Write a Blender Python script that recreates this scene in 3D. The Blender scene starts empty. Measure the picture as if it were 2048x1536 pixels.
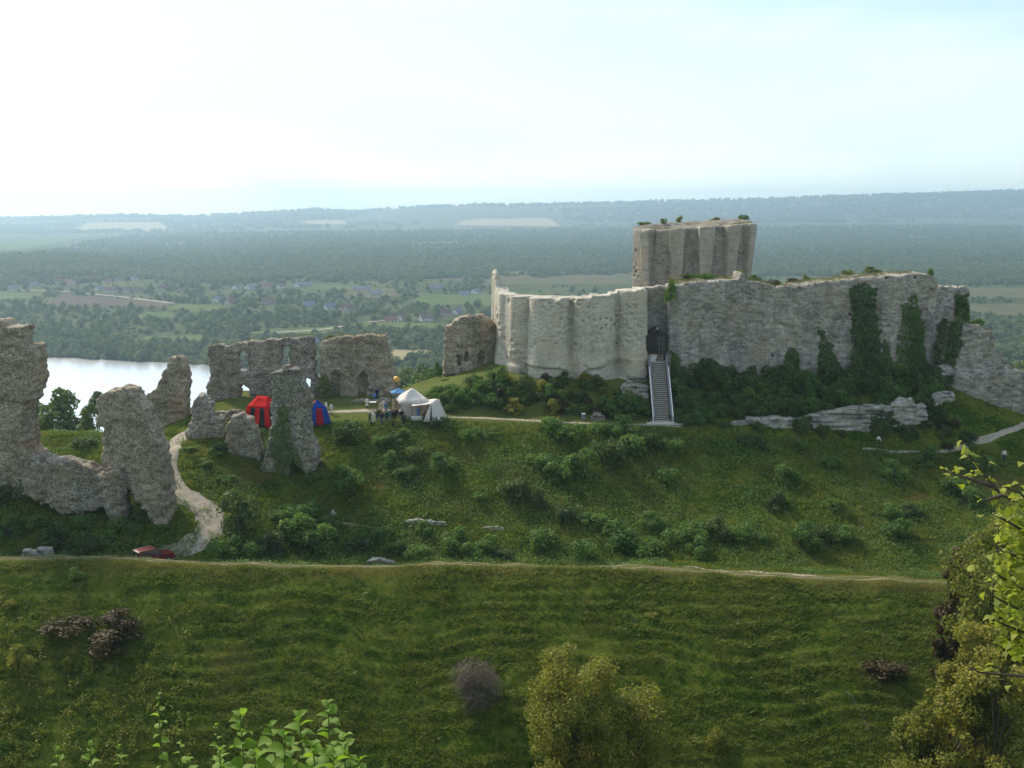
import bpy, bmesh, math, random, time
import numpy as np
from mathutils import Vector, Matrix
T0 = time.time()
scene = bpy.context.scene
R = math.radians
# ------------------------------------------------------------------ camera
FPX, HALF_W, HALF_H, EYE = 2105.0, 1024.0, 768.0, 125.0
PITCH = R(9.25)
cam_data = bpy.data.cameras.new('camera')
cam_data.sensor_width = 36.0
cam_data.lens = 36.0 * FPX / 2048.0
cam_data.clip_start, cam_data.clip_end = 0.3, 60000.0
cam = bpy.data.objects.new('camera', cam_data)
scene.collection.objects.link(cam)
cam.location = (0, 0, EYE)
cam.rotation_euler = (math.pi / 2 - PITCH, 0, 0)
scene.camera = cam
# ------------------------------------------------------------------ sky and sun
SUN_AZ, SUN_EL = R(-42), R(41)          # azimuth from the view direction (+Y), to the left
SUN_DIR = Vector((math.sin(SUN_AZ) * math.cos(SUN_EL), math.cos(SUN_AZ) * math.cos(SUN_EL), math.sin(SUN_EL)))
world = bpy.data.worlds.new('World')
scene.world = world
world.use_nodes = True
nt = world.node_tree
nt.nodes.clear()
n_out = nt.nodes.new('ShaderNodeOutputWorld')
n_bg = nt.nodes.new('ShaderNodeBackground')
n_sky = nt.nodes.new('ShaderNodeTexSky')
n_sky.sky_type = 'NISHITA'
n_sky.sun_disc = False
n_sky.sun_elevation = SUN_EL
n_sky.sun_rotation = SUN_AZ
n_sky.altitude = 100
n_sky.air_density, n_sky.dust_density, n_sky.ozone_density = 1.0, 0.3, 1.0
n_bg.inputs['Strength'].default_value = 0.12
# thin high cloud: soft white veils over the blue, the same all round the sky
n_tc = nt.nodes.new('ShaderNodeTexCoord')
n_map = nt.nodes.new('ShaderNodeMapping')
n_map.inputs['Scale'].default_value = (1.0, 1.0, 4.5)
n_map.inputs['Rotation'].default_value = (0.0, R(4), 0.0)
n_noise = nt.nodes.new('ShaderNodeTexNoise')
n_noise.inputs['Scale'].default_value = 1.9
n_noise.inputs['Detail'].default_value = 6.0
n_noise.inputs['Roughness'].default_value = 0.5
n_noise.inputs['Distortion'].default_value = 0.35
n_ramp = nt.nodes.new('ShaderNodeValToRGB')
n_ramp.color_ramp.interpolation = 'EASE'
n_ramp.color_ramp.elements[0].position = 0.38
n_ramp.color_ramp.elements[0].color = (0.08, 0.08, 0.08, 1)
n_ramp.color_ramp.elements[1].position = 0.64
n_ramp.color_ramp.elements[1].color = (0.9, 0.9, 0.9, 1)
n_mix = nt.nodes.new('ShaderNodeMixRGB')
n_mix.inputs['Color2'].default_value = (5.3, 5.7, 5.9, 1)
nt.links.new(n_tc.outputs['Generated'], n_map.inputs['Vector'])
nt.links.new(n_map.outputs['Vector'], n_noise.inputs['Vector'])
nt.links.new(n_noise.outputs['Fac'], n_ramp.inputs['Fac'])
nt.links.new(n_ramp.outputs['Color'], n_mix.inputs['Fac'])
nt.links.new(n_sky.outputs['Color'], n_mix.inputs['Color1'])
nt.links.new(n_mix.outputs['Color'], n_bg.inputs['Color'])
nt.links.new(n_bg.outputs['Background'], n_out.inputs['Surface'])
sun_data = bpy.data.lights.new('sun', 'SUN')
sun_data.energy = 3.6
sun_data.angle = R(8.0)
sun_data.color = (1.0, 0.88, 0.70)
sun = bpy.data.objects.new('sun', sun_data)
scene.collection.objects.link(sun)
sun.rotation_euler = SUN_DIR.to_track_quat('Z', 'Y').to_euler()
scene.view_settings.view_transform = 'Standard'
scene.view_settings.look = 'None'
scene.view_settings.gamma = 1.0
scene.view_settings.use_curve_mapping = False
scene.view_settings.exposure = 0.68
scene.cycles.max_bounces = 6
scene.cycles.diffuse_bounces = 3
scene.cycles.glossy_bounces = 2
scene.cycles.transmission_bounces = 4
scene.cycles.volume_bounces = 1
scene.cycles.transparent_max_bounces = 6
scene.cycles.use_denoising = True
# ------------------------------------------------------------------ helpers
rng = np.random.default_rng(7)
random.seed(7)
C = scene.collection
SP, CP = math.sin(PITCH), math.cos(PITCH)

def ray(px, row):
    cx, cy = (px - HALF_W) / FPX, (HALF_H - row) / FPX
    return np.array([cx, cy * SP + CP, cy * CP - SP])

def P(px, row, y):
    """World point on the sight line of a photograph pixel at distance y."""
    d = ray(px, row)
    t = y / d[1]
    return np.array([d[0] * t, y, EYE + d[2] * t])

def px_of(x, y, z):
    v = np.array([x, y, z - EYE])
    f = v[1] * CP - v[2] * SP
    u = v[1] * SP + v[2] * CP
    return HALF_W + FPX * v[0] / f, HALF_H - FPX * u / f

_LAT = {}
def _lat(seed):
    if seed not in _LAT:
        _LAT[seed] = np.random.default_rng(1000 + seed).random((32, 32, 32)).astype(np.float32)
    return _LAT[seed]

def noise3(x, y, z, seed=0):
    L = _lat(seed)
    x, y, z = np.broadcast_arrays(np.asarray(x, np.float32), np.asarray(y, np.float32), np.asarray(z, np.float32))
    xi, yi, zi = np.floor(x).astype(np.int32), np.floor(y).astype(np.int32), np.floor(z).astype(np.int32)
    fx, fy, fz = x - xi, y - yi, z - zi
    fx, fy, fz = fx * fx * (3 - 2 * fx), fy * fy * (3 - 2 * fy), fz * fz * (3 - 2 * fz)
    x0, y0, z0 = xi & 31, yi & 31, zi & 31
    x1, y1, z1 = (xi + 1) & 31, (yi + 1) & 31, (zi + 1) & 31
    a = L[x0, y0, z0] * (1 - fx) + L[x1, y0, z0] * fx
    b = L[x0, y1, z0] * (1 - fx) + L[x1, y1, z0] * fx
    c = L[x0, y0, z1] * (1 - fx) + L[x1, y0, z1] * fx
    d = L[x0, y1, z1] * (1 - fx) + L[x1, y1, z1] * fx
    a = a * (1 - fy) + b * fy
    c = c * (1 - fy) + d * fy
    return a * (1 - fz) + c * fz

def fbm(x, y, z, octaves=3, seed=0):
    """Fractal noise about 0, roughly -0.5..0.5."""
    s, a, t = 0.0, 1.0, 0.0
    for i in range(octaves):
        k = 2.03 ** i
        s = s + a * (noise3(x * k + 3.1 * i, y * k + 7.7 * i, z * k + 1.3 * i, seed + i) - 0.5)
        t += a
        a *= 0.5
    return s / t

def sstep(a, b, x):
    t = np.clip((x - a) / (b - a), 0, 1)
    return t * t * (3 - 2 * t)

def tag(o, label=None, cat=None, group=None, kind=None):
    if label: o['label'] = label
    if cat: o['category'] = cat
    if group: o['group'] = group
    if kind: o['kind'] = kind
    return o

def empty(name, loc, rz=0.0):
    o = bpy.data.objects.new(name, None)
    o.empty_display_size = 0.5
    C.objects.link(o)
    o.location = tuple(float(v) for v in loc)
    o.rotation_euler = (0, 0, rz)
    return o

def mesh_data(name, verts, faces, mats=None, smooth=False, face_mat=None, attr=None):
    """faces: (n,k) array or list of tuples."""
    me = bpy.data.meshes.new(name)
    verts = np.asarray(verts, np.float32)
    if isinstance(faces, np.ndarray):
        n, k = faces.shape
        me.vertices.add(len(verts))
        me.vertices.foreach_set('co', verts.ravel())
        me.loops.add(n * k)
        me.loops.foreach_set('vertex_index', faces.astype(np.int32).ravel())
        me.polygons.add(n)
        me.polygons.foreach_set('loop_start', np.arange(0, n * k, k, dtype=np.int32))
        me.update(calc_edges=True)
    else:
        me.from_pydata([tuple(map(float, v)) for v in verts], [], [tuple(map(int, f)) for f in faces])
        me.update()
    if mats is not None:
        for m in (mats if isinstance(mats, (list, tuple)) else [mats]):
            me.materials.append(m)
    if face_mat is not None:
        me.polygons.foreach_set('material_index', np.asarray(face_mat, np.int32))
    if smooth:
        me.polygons.foreach_set('use_smooth', np.ones(len(me.polygons), bool))
    if attr is not None:
        for nm, (dom, arr) in attr.items():
            arr = np.asarray(arr, np.float32)
            if arr.ndim == 1:
                a = me.attributes.new(nm, 'FLOAT', dom)
                a.data.foreach_set('value', arr)
            else:
                a = me.attributes.new(nm, 'FLOAT_COLOR', dom)
                a.data.foreach_set('color', arr.ravel())
    return me

def link(name, me, parent=None, loc=None, rz=0.0, scale=None):
    o = bpy.data.objects.new(name, me)
    C.objects.link(o)
    if parent is not None: o.parent = parent
    if loc is not None: o.location = tuple(float(v) for v in loc)
    if rz: o.rotation_euler = (0, 0, rz)
    if scale is not None: o.scale = scale
    return o

def mobj(name, verts, faces, mats, parent=None, base=None, **kw):
    """One mesh object; base = world position of its origin (verts are world coordinates)."""
    verts = np.asarray(verts, np.float32)
    if base is not None: verts = verts - np.asarray(base, np.float32)
    return link(name, mesh_data(name, verts, faces, mats, **kw), parent, base)

class MB:
    """Collects boxes, tubes and polygons; build() links them as one mesh object."""
    def __init__(self): self.v, self.f = [], []
    def add(self, verts, faces):
        o = len(self.v)
        self.v += [tuple(map(float, p)) for p in verts]
        self.f += [tuple(i + o for i in f) for f in faces]
        return self
    def box(self, a, b, top=1.0):
        (x0, y0, z0), (x1, y1, z1) = a, b
        cx, cy, hx, hy = (x0 + x1) / 2, (y0 + y1) / 2, (x1 - x0) / 2 * top, (y1 - y0) / 2 * top
        return self.add([(x0, y0, z0), (x1, y0, z0), (x1, y1, z0), (x0, y1, z0), (cx - hx, cy - hy, z1), (cx + hx, cy - hy, z1), (cx + hx, cy + hy, z1), (cx - hx, cy + hy, z1)],
                        [(3, 2, 1, 0), (4, 5, 6, 7), (0, 1, 5, 4), (1, 2, 6, 5), (2, 3, 7, 6), (3, 0, 4, 7)])
    def tube(self, pts, rad, n=6):
        pts = [Vector(p) for p in pts]
        rad = rad if isinstance(rad, (list, tuple)) else [rad] * len(pts)
        vs, fs = [], []
        for i, p in enumerate(pts):
            t = (pts[min(i + 1, len(pts) - 1)] - pts[max(i - 1, 0)]).normalized()
            a = t.cross(Vector((0.31, 0.95, 0.05)) if abs(t.y) < 0.9 else Vector((1, 0, 0))).normalized()
            b = t.cross(a)
            for k in range(n):
                w = 2 * math.pi * k / n
                vs.append(p + (a * math.cos(w) + b * math.sin(w)) * rad[i])
        for i in range(len(pts) - 1):
            for k in range(n):
                fs.append((i * n + k, i * n + (k + 1) % n, (i + 1) * n + (k + 1) % n, (i + 1) * n + k))
        fs.append(tuple(range(n))[::-1])
        fs.append(tuple((len(pts) - 1) * n + k for k in range(n)))
        return self.add(vs, fs)
    def sheet(self, quad, t=0.02):
        """A thick panel from 4 corner points."""
        q = [Vector(p) for p in quad]
        n = (q[1] - q[0]).cross(q[3] - q[0]).normalized() * (t / 2)
        k = len(q)
        vs = [p + n for p in q] + [p - n for p in q]
        fs = [tuple(range(k)), tuple(range(2 * k - 1, k - 1, -1))]
        fs += [(i, i + k, (i + 1) % k + k, (i + 1) % k) for i in range(k)]
        return self.add(vs, fs)
    def build(self, name, mat, parent=None, loc=None, smooth=False, bevel=0.0):
        me = mesh_data(name, self.v, self.f, mat, smooth=smooth)
        bm = bmesh.new(); bm.from_mesh(me)
        bmesh.ops.recalc_face_normals(bm, faces=bm.faces)
        if bevel: bmesh.ops.bevel(bm, geom=list(bm.edges), offset=bevel, segments=2, affect='EDGES', clamp_overlap=True)
        bm.to_mesh(me); bm.free()
        return link(name, me, parent, loc)

# ---- implicit solids -> mesh (surface nets)
def surface_nets(f, origin, h):
    nx, ny, nz = f.shape
    ins = f < 0
    c = np.zeros((nx - 1, ny - 1, nz - 1), np.int8)
    for i in (0, 1):
        for j in (0, 1):
            for k in (0, 1):
                c += ins[i:nx - 1 + i, j:ny - 1 + j, k:nz - 1 + k]
    act = (c > 0) & (c < 8)
    idx = -np.ones(act.shape, np.int64)
    ci = np.argwhere(act)
    idx[act] = np.arange(len(ci))
    acc = np.zeros((len(ci), 3), np.float32)
    cnt = np.zeros(len(ci), np.float32)
    I, J, K = ci.T
    for ax in range(3):
        others = [a for a in range(3) if a != ax]
        for u in (0, 1):
            for v in (0, 1):
                o0 = [0, 0, 0]; o0[others[0]], o0[others[1]] = u, v
                o1 = list(o0); o1[ax] = 1
                f0 = f[I + o0[0], J + o0[1], K + o0[2]]
                f1 = f[I + o1[0], J + o1[1], K + o1[2]]
                m = (f0 < 0) != (f1 < 0)
                t = np.where(m, f0 / np.where(f0 == f1, 1, f0 - f1), 0)
                p = np.zeros((len(ci), 3), np.float32)
                p[:, others[0]], p[:, others[1]], p[:, ax] = u, v, t
                acc += p * m[:, None]
                cnt += m
    verts = (ci + acc / np.maximum(cnt, 1)[:, None]) * h + np.asarray(origin)
    quads = []
    for ax in range(3):
        a, b = [(1, 2), (2, 0), (0, 1)][ax]
        sl0, sl1 = [slice(None)] * 3, [slice(None)] * 3
        sl0[ax], sl1[ax] = slice(0, -1), slice(1, None)
        s0, s1 = ins[tuple(sl0)], ins[tuple(sl1)]
        e = np.argwhere(s0 != s1)
        ok = (e[:, a] > 0) & (e[:, b] > 0) & (e[:, a] < act.shape[a]) & (e[:, b] < act.shape[b])
        e = e[ok]
        q = []
        for da, db in ((-1, -1), (0, -1), (0, 0), (-1, 0)):
            g = e.copy(); g[:, a] += da; g[:, b] += db
            q.append(idx[g[:, 0], g[:, 1], g[:, 2]])
        q = np.stack(q, 1)
        flip = ~s0[e[:, 0], e[:, 1], e[:, 2]]
        q[flip] = q[flip][:, ::-1]
        quads.append(q)
    return verts, np.concatenate(quads)

def field_grid(lo, hi, h):
    n = [int(math.ceil((b - a) / h)) + 1 for a, b in zip(lo, hi)]
    x = (lo[0] + h * np.arange(n[0], dtype=np.float32))[:, None, None]
    y = (lo[1] + h * np.arange(n[1], dtype=np.float32))[None, :, None]
    z = (lo[2] + h * np.arange(n[2], dtype=np.float32))[None, None, :]
    return x, y, z

def poly_sdf(px, pz, poly):
    """Signed distance to a closed polygon (negative inside)."""
    poly = np.asarray(poly, np.float32)
    d = np.full(px.shape, 1e9, np.float32)
    inside = np.zeros(px.shape, bool)
    for i in range(len(poly)):
        a, b = poly[i], poly[(i + 1) % len(poly)]
        e = b - a
        wx, wz = px - a[0], pz - a[1]
        t = np.clip((wx * e[0] + wz * e[1]) / (e @ e + 1e-9), 0, 1)
        d = np.minimum(d, (wx - e[0] * t) ** 2 + (wz - e[1] * t) ** 2)
        c = (a[1] > pz) != (b[1] > pz)
        if abs(e[1]) > 1e-9:
            inside ^= c & (px < a[0] + (pz - a[1]) / e[1] * e[0])
    d = np.sqrt(d)
    return np.where(inside, -d, d)

def seg_dist(x, y, pts):
    d = None
    for a, b in zip(pts[:-1], pts[1:]):
        ex, ey = b[0] - a[0], b[1] - a[1]
        t = np.clip(((x - a[0]) * ex + (y - a[1]) * ey) / (ex * ex + ey * ey), 0, 1)
        q = np.hypot(x - a[0] - ex * t, y - a[1] - ey * t)
        d = q if d is None else np.minimum(d, q)
    return d

def smin(a, b, k):
    h = np.clip(0.5 + 0.5 * (b - a) / k, 0, 1)
    return b * (1 - h) + a * h - k * h * (1 - h)

def X(px, y): return (px - HALF_W) * y / (FPX * CP)   # near the middle rows

# ------------------------------------------------------------------ materials
def new_mat(name):
    m = bpy.data.materials.new(name)
    m.use_nodes = True
    t = m.node_tree
    t.nodes.clear()
    o = t.nodes.new('ShaderNodeOutputMaterial')
    return m, t, o

def ND(t, typ, **kw):
    n = t.nodes.new(typ)
    for k, v in kw.items():
        if k.startswith('_'): setattr(n, k[1:], v)
        else: n.inputs[k.replace('__', ' ')].default_value = v
    return n

def ramp(t, stops, interp='LINEAR'):
    n = t.nodes.new('ShaderNodeValToRGB')
    cr = n.color_ramp
    cr.interpolation = interp
    while len(cr.elements) > 1: cr.elements.remove(cr.elements[-1])
    for i, (p, c) in enumerate(stops):
        e = cr.elements[0] if i == 0 else cr.elements.new(p)
        e.position = p
        e.color = (*c, 1) if len(c) == 3 else c
    return n

def noise_node(t, vec, scale, detail=4, rough=0.55, dist=0.0):
    n = ND(t, 'ShaderNodeTexNoise', Scale=scale, Detail=detail, Roughness=rough, Distortion=dist)
    t.links.new(vec, n.inputs['Vector'])
    return n.outputs['Fac']

def mixc(t, fac, a, b, mode='MIX'):
    n = t.nodes.new('ShaderNodeMixRGB')
    n.blend_type = mode
    for s, v in (('Fac', fac), ('Color1', a), ('Color2', b)):
        if hasattr(v, 'is_linked') or hasattr(v, 'links'): t.links.new(v, n.inputs[s])
        elif s == 'Fac': n.inputs[s].default_value = v
        else: n.inputs[s].default_value = (*v, 1)
    return n.outputs['Color']

def maprange(t, v, a, b, c=0.0, d=1.0):
    n = ND(t, 'ShaderNodeMapRange')
    n.inputs[1].default_value, n.inputs[2].default_value, n.inputs[3].default_value, n.inputs[4].default_value = a, b, c, d
    t.links.new(v, n.inputs[0])
    return n.outputs[0]

def finish(t, o, color, rough=0.9, height=None, bump=0.3, dist=0.1, spec=0.2):
    b = ND(t, 'ShaderNodeBsdfPrincipled', Roughness=rough)
    b.inputs['Specular IOR Level'].default_value = spec
    if isinstance(color, tuple): b.inputs['Base Color'].default_value = (*color, 1)
    else: t.links.new(color, b.inputs['Base Color'])
    if height is not None:
        bp = ND(t, 'ShaderNodeBump', Strength=bump, Distance=dist)
        t.links.new(height, bp.inputs['Height'])
        t.links.new(bp.outputs['Normal'], b.inputs['Normal'])
    t.links.new(b.outputs['BSDF'], o.inputs['Surface'])
    return b

def geo_pos(t): return t.nodes.new('ShaderNodeNewGeometry').outputs['Position']

_plain = {}
def plain(name, col, rough=0.7, spec=0.3, metal=0.0, grain=0.12, scale=6.0):
    if name in _plain: return _plain[name]
    m, t, o = new_mat(name)
    tc = t.nodes.new('ShaderNodeTexCoord').outputs['Object']
    f = noise_node(t, tc, scale, 3)
    c = mixc(t, maprange(t, f, 0.3, 0.7), tuple(v * (1 - grain) for v in col), tuple(min(1, v * (1 + grain)) for v in col))
    b = finish(t, o, c, rough, f, 0.1, 0.01, spec)
    b.inputs['Metallic'].default_value = metal
    _plain[name] = m
    return m

def masonry_mat(name, dark, mid, light, warm, cell=3.2, course=0.0, stain=0.6, speck=0.5, bump=0.6, pits=0.5):
    """Weathered masonry: stone-by-stone tone, blotches, ochre patches, dark streaks, pits."""
    m, t, o = new_mat(name)
    pos = geo_pos(t)
    def mul(v, k, add=None):
        n = ND(t, 'ShaderNodeMath', _operation='MULTIPLY_ADD'); t.links.new(v, n.inputs[0]); n.inputs[1].default_value = k
        if add is None: n.inputs[2].default_value = 0.0
        elif isinstance(add, float): n.inputs[2].default_value = add
        else: t.links.new(add, n.inputs[2])
        return n.outputs[0]
    mp = ND(t, 'ShaderNodeMapping'); t.links.new(pos, mp.inputs['Vector'])
    mp.inputs['Scale'].default_value = (0.6, 0.6, 1.25) if course else (1, 1, 1.25)
    vo = ND(t, 'ShaderNodeTexVoronoi', Scale=cell); t.links.new(mp.outputs['Vector'], vo.inputs['Vector'])
    big = noise_node(t, pos, 0.13, 4, 0.55)
    med = noise_node(t, pos, 0.55, 4, 0.6)
    fine = noise_node(t, pos, 5.0, 3, 0.7)
    sx = t.nodes.new('ShaderNodeSeparateColor'); t.links.new(vo.outputs['Color'], sx.inputs[0])
    v = mul(sx.outputs[0], speck, 0.5 - speck / 2)
    v = mul(maprange(t, fine, 0.3, 0.7, -0.5, 0.5), 0.30, v)
    v = mul(maprange(t, med, 0.3, 0.7, -0.5, 0.5), 0.35, v)
    v = mul(maprange(t, big, 0.3, 0.7, -0.5, 0.5), 0.25, v)
    c = ramp(t, [(0.08, dark), (0.5, mid), (0.95, light)]); t.links.new(v, c.inputs['Fac'])
    col = c.outputs['Color']
    wn = noise_node(t, pos, 0.22, 5, 0.65)
    col = mixc(t, maprange(t, wn, 0.50, 0.70, 0, 0.6), col, warm)
    ms = ND(t, 'ShaderNodeMapping'); ms.inputs['Scale'].default_value = (0.8, 0.8, 0.09); t.links.new(pos, ms.inputs['Vector'])
    st = noise_node(t, ms.outputs['Vector'], 1.0, 5, 0.6)
    col = mixc(t, maprange(t, st, 0.50, 0.74, 0, stain), col, tuple(q * 0.55 for q in dark))
    v2 = ND(t, 'ShaderNodeTexVoronoi', Scale=2.3); t.links.new(mp.outputs['Vector'], v2.inputs['Vector'])
    hole = maprange(t, v2.outputs['Distance'], 0.12, 0.22, 1, 0)
    hm = ND(t, 'ShaderNodeMath', _operation='MULTIPLY'); t.links.new(hole, hm.inputs[0])
    t.links.new(maprange(t, med, 0.60 - 0.2 * pits, 0.66 - 0.2 * pits), hm.inputs[1])
    col = mixc(t, hm.outputs[0], col, tuple(q * 0.28 for q in dark))
    hh = mul(vo.outputs['Distance'], -0.5, mul(fine, 0.6))
    hh = mul(hm.outputs[0], -0.8, hh)
    if course:
        wv = ND(t, 'ShaderNodeTexBrick', Scale=1.0)
        wv.inputs['Mortar Size'].default_value = 0.03
        wv.inputs['Brick Width'].default_value = 0.66
        wv.inputs['Row Height'].default_value = course
        wv.inputs['Color1'].default_value = (1, 1, 1, 1); wv.inputs['Color2'].default_value = (0.86, 0.86, 0.85, 1); wv.inputs['Mortar'].default_value = (0.5, 0.49, 0.47, 1)
        sp = t.nodes.new('ShaderNodeSeparateXYZ'); t.links.new(pos, sp.inputs[0])
        cb = t.nodes.new('ShaderNodeCombineXYZ')
        sm = ND(t, 'ShaderNodeMath', _operation='MULTIPLY_ADD'); t.links.new(sp.outputs['Y'], sm.inputs[0]); sm.inputs[1].default_value = 0.7
        t.links.new(sp.outputs['X'], sm.inputs[2])
        t.links.new(sm.outputs[0], cb.inputs[0]); t.links.new(sp.outputs['Z'], cb.inputs[1])
        t.links.new(cb.outputs[0], wv.inputs['Vector'])
        col = mixc(t, 0.55, col, wv.outputs['Color'], 'MULTIPLY')
        hh = mul(wv.outputs['Color'], 0.4, hh)
    finish(t, o, col, 0.95, hh, bump, 0.07, 0.1)
    return m

M_LIME = masonry_mat('pale_limestone_masonry', (0.30, 0.28, 0.228), (0.49, 0.462, 0.385), (0.66, 0.63, 0.54), (0.52, 0.42, 0.28), cell=2.6, course=0.33, stain=0.22, speck=0.28, bump=0.3, pits=0.4)
M_WALL = masonry_mat('rough_grey_masonry', (0.13, 0.125, 0.107), (0.315, 0.30, 0.26), (0.52, 0.50, 0.445), (0.33, 0.275, 0.20), cell=2.4, course=0.36, stain=0.5, speck=0.42, bump=0.45, pits=0.75)
M_KEEP = masonry_mat('weathered_keep_masonry', (0.12, 0.115, 0.098), (0.24, 0.228, 0.196), (0.37, 0.355, 0.31), (0.30, 0.25, 0.175), cell=2.6, course=0.34, stain=0.75, speck=0.3, bump=0.4, pits=0.4)
M_BUTT = masonry_mat('pale_buttress_masonry', (0.20, 0.188, 0.155), (0.34, 0.318, 0.268), (0.46, 0.435, 0.37), (0.38, 0.30, 0.20), cell=2.6, course=0.34, stain=0.2, speck=0.28, bump=0.35, pits=0.2)  # buttress stone is paler and less streaked than the drum
M_FLINT = masonry_mat('flint_rubble', (0.07, 0.066, 0.055), (0.21, 0.195, 0.16), (0.46, 0.44, 0.39), (0.25, 0.19, 0.115), cell=7.0, stain=0.45, speck=0.7, bump=0.55, pits=0.5)
M_FLINT_WARM = masonry_mat('warm_flint_rubble', (0.10, 0.088, 0.066), (0.265, 0.23, 0.17), (0.50, 0.455, 0.37), (0.31, 0.225, 0.125), cell=7.0, stain=0.4, speck=0.6, bump=0.5, pits=0.45)
M_CHALK = masonry_mat('chalk_rock', (0.13, 0.125, 0.105), (0.31, 0.30, 0.265), (0.50, 0.49, 0.445), (0.33, 0.28, 0.20), cell=1.8, course=0.0, stain=0.6, speck=0.45, bump=1.0, pits=0.6)
M_SLAB = plain('pale_concrete', (0.55, 0.53, 0.48), 0.85, 0.2, 0, 0.15, 2.0)

def leaf_mat(name, lo, mid, hi, trans=0.35, obj_var=0.35, nscale=0.35):
    m, t, o = new_mat(name)
    at = ND(t, 'ShaderNodeAttribute', _attribute_name='rnd')
    oi = t.nodes.new('ShaderNodeObjectInfo')
    pos = geo_pos(t)
    n = noise_node(t, pos, nscale, 3)
    a = ND(t, 'ShaderNodeMath', _operation='MULTIPLY_ADD'); t.links.new(at.outputs['Fac'], a.inputs[0]); a.inputs[1].default_value = 0.55
    t.links.new(maprange(t, n, 0.25, 0.75, 0, 0.35), a.inputs[2])
    b = ND(t, 'ShaderNodeMath', _operation='MULTIPLY_ADD'); t.links.new(oi.outputs['Random'], b.inputs[0]); b.inputs[1].default_value = obj_var
    t.links.new(a.outputs[0], b.inputs[2])
    cr = ramp(t, [(0.1, lo), (0.5, mid), (1.0, hi)])
    t.links.new(b.outputs[0], cr.inputs['Fac'])
    d = ND(t, 'ShaderNodeBsdfPrincipled', Roughness=0.62)
    d.inputs['Specular IOR Level'].default_value = 0.25
    t.links.new(cr.outputs['Color'], d.inputs['Base Color'])
    tr = ND(t, 'ShaderNodeBsdfTranslucent')
    t.links.new(mixc(t, 1.0, cr.outputs['Color'], (1.5, 1.6, 0.8), 'MULTIPLY'), tr.inputs['Color'])
    mx = ND(t, 'ShaderNodeMixShader'); mx.inputs[0].default_value = trans
    t.links.new(d.outputs['BSDF'], mx.inputs[1]); t.links.new(tr.outputs['BSDF'], mx.inputs[2])
    t.links.new(mx.outputs[0], o.inputs['Surface'])
    return m

L_SHRUB = leaf_mat('shrub_leaves', (0.0375, 0.0750, 0.0200), (0.0775, 0.1475, 0.0375), (0.1500, 0.2313, 0.0562))
L_DARK = leaf_mat('dark_thicket_leaves', (0.0252, 0.0476, 0.0168), (0.0532, 0.0924, 0.0280), (0.1190, 0.1610, 0.0476), 0.25)
L_IVY = leaf_mat('ivy_leaves', (0.0200, 0.0450, 0.0137), (0.0400, 0.0825, 0.0225), (0.0875, 0.1500, 0.0375), 0.2)
L_IVYLT = leaf_mat('light_ivy_leaves', (0.035, 0.075, 0.014), (0.07, 0.135, 0.024), (0.13, 0.21, 0.04), 0.3)
L_OLIVE = leaf_mat('olive_leaves', (0.0605, 0.0858, 0.0143), (0.1430, 0.1628, 0.0275), (0.3190, 0.2915, 0.0605), 0.35)
L_TREE = leaf_mat('valley_tree_leaves', (0.0390, 0.0715, 0.0234), (0.0754, 0.1235, 0.0390), (0.1495, 0.1950, 0.0624), 0.2, 0.5, 0.006)
L_BROWN = leaf_mat('russet_leaves', (0.030, 0.024, 0.010), (0.055, 0.041, 0.017), (0.09, 0.070, 0.028), 0.2)
L_TWIG = leaf_mat('grey_twigs', (0.06, 0.047, 0.042), (0.11, 0.088, 0.078), (0.18, 0.15, 0.135), 0.1)
L_TOP = leaf_mat('wall_top_plants', (0.055, 0.085, 0.018), (0.11, 0.16, 0.032), (0.18, 0.21, 0.055), 0.35)
L_YELL = leaf_mat('yellow_weed_leaves', (0.075, 0.095, 0.016), (0.145, 0.165, 0.028), (0.26, 0.255, 0.05), 0.3)
L_FRESH = leaf_mat('fresh_green_leaves', (0.07, 0.135, 0.02), (0.14, 0.235, 0.032), (0.25, 0.36, 0.07), 0.45, 0.3)
L_LIME = leaf_mat('lime_yellow_leaves', (0.13, 0.165, 0.022), (0.24, 0.275, 0.04), (0.40, 0.41, 0.09), 0.45, 0.3)
L_GRASS = leaf_mat('grass_blades', (0.0299, 0.0598, 0.0092), (0.0690, 0.1150, 0.0149), (0.1610, 0.1725, 0.0391), 0.3)
L_TUSS = leaf_mat('tussock_blades', (0.0440, 0.0770, 0.0110), (0.1045, 0.1485, 0.0198), (0.2090, 0.2200, 0.0495), 0.3)
L_WTOP = leaf_mat('wall_top_weed_leaves', (0.05, 0.05, 0.022), (0.09, 0.10, 0.035), (0.15, 0.15, 0.06), 0.3)
L_DRY = leaf_mat('dry_grass_blades', (0.075, 0.085, 0.02), (0.15, 0.15, 0.04), (0.27, 0.235, 0.085), 0.3)
M_BARK = plain('bark', (0.09, 0.075, 0.06), 0.95, 0.1, 0, 0.3, 8)
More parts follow.
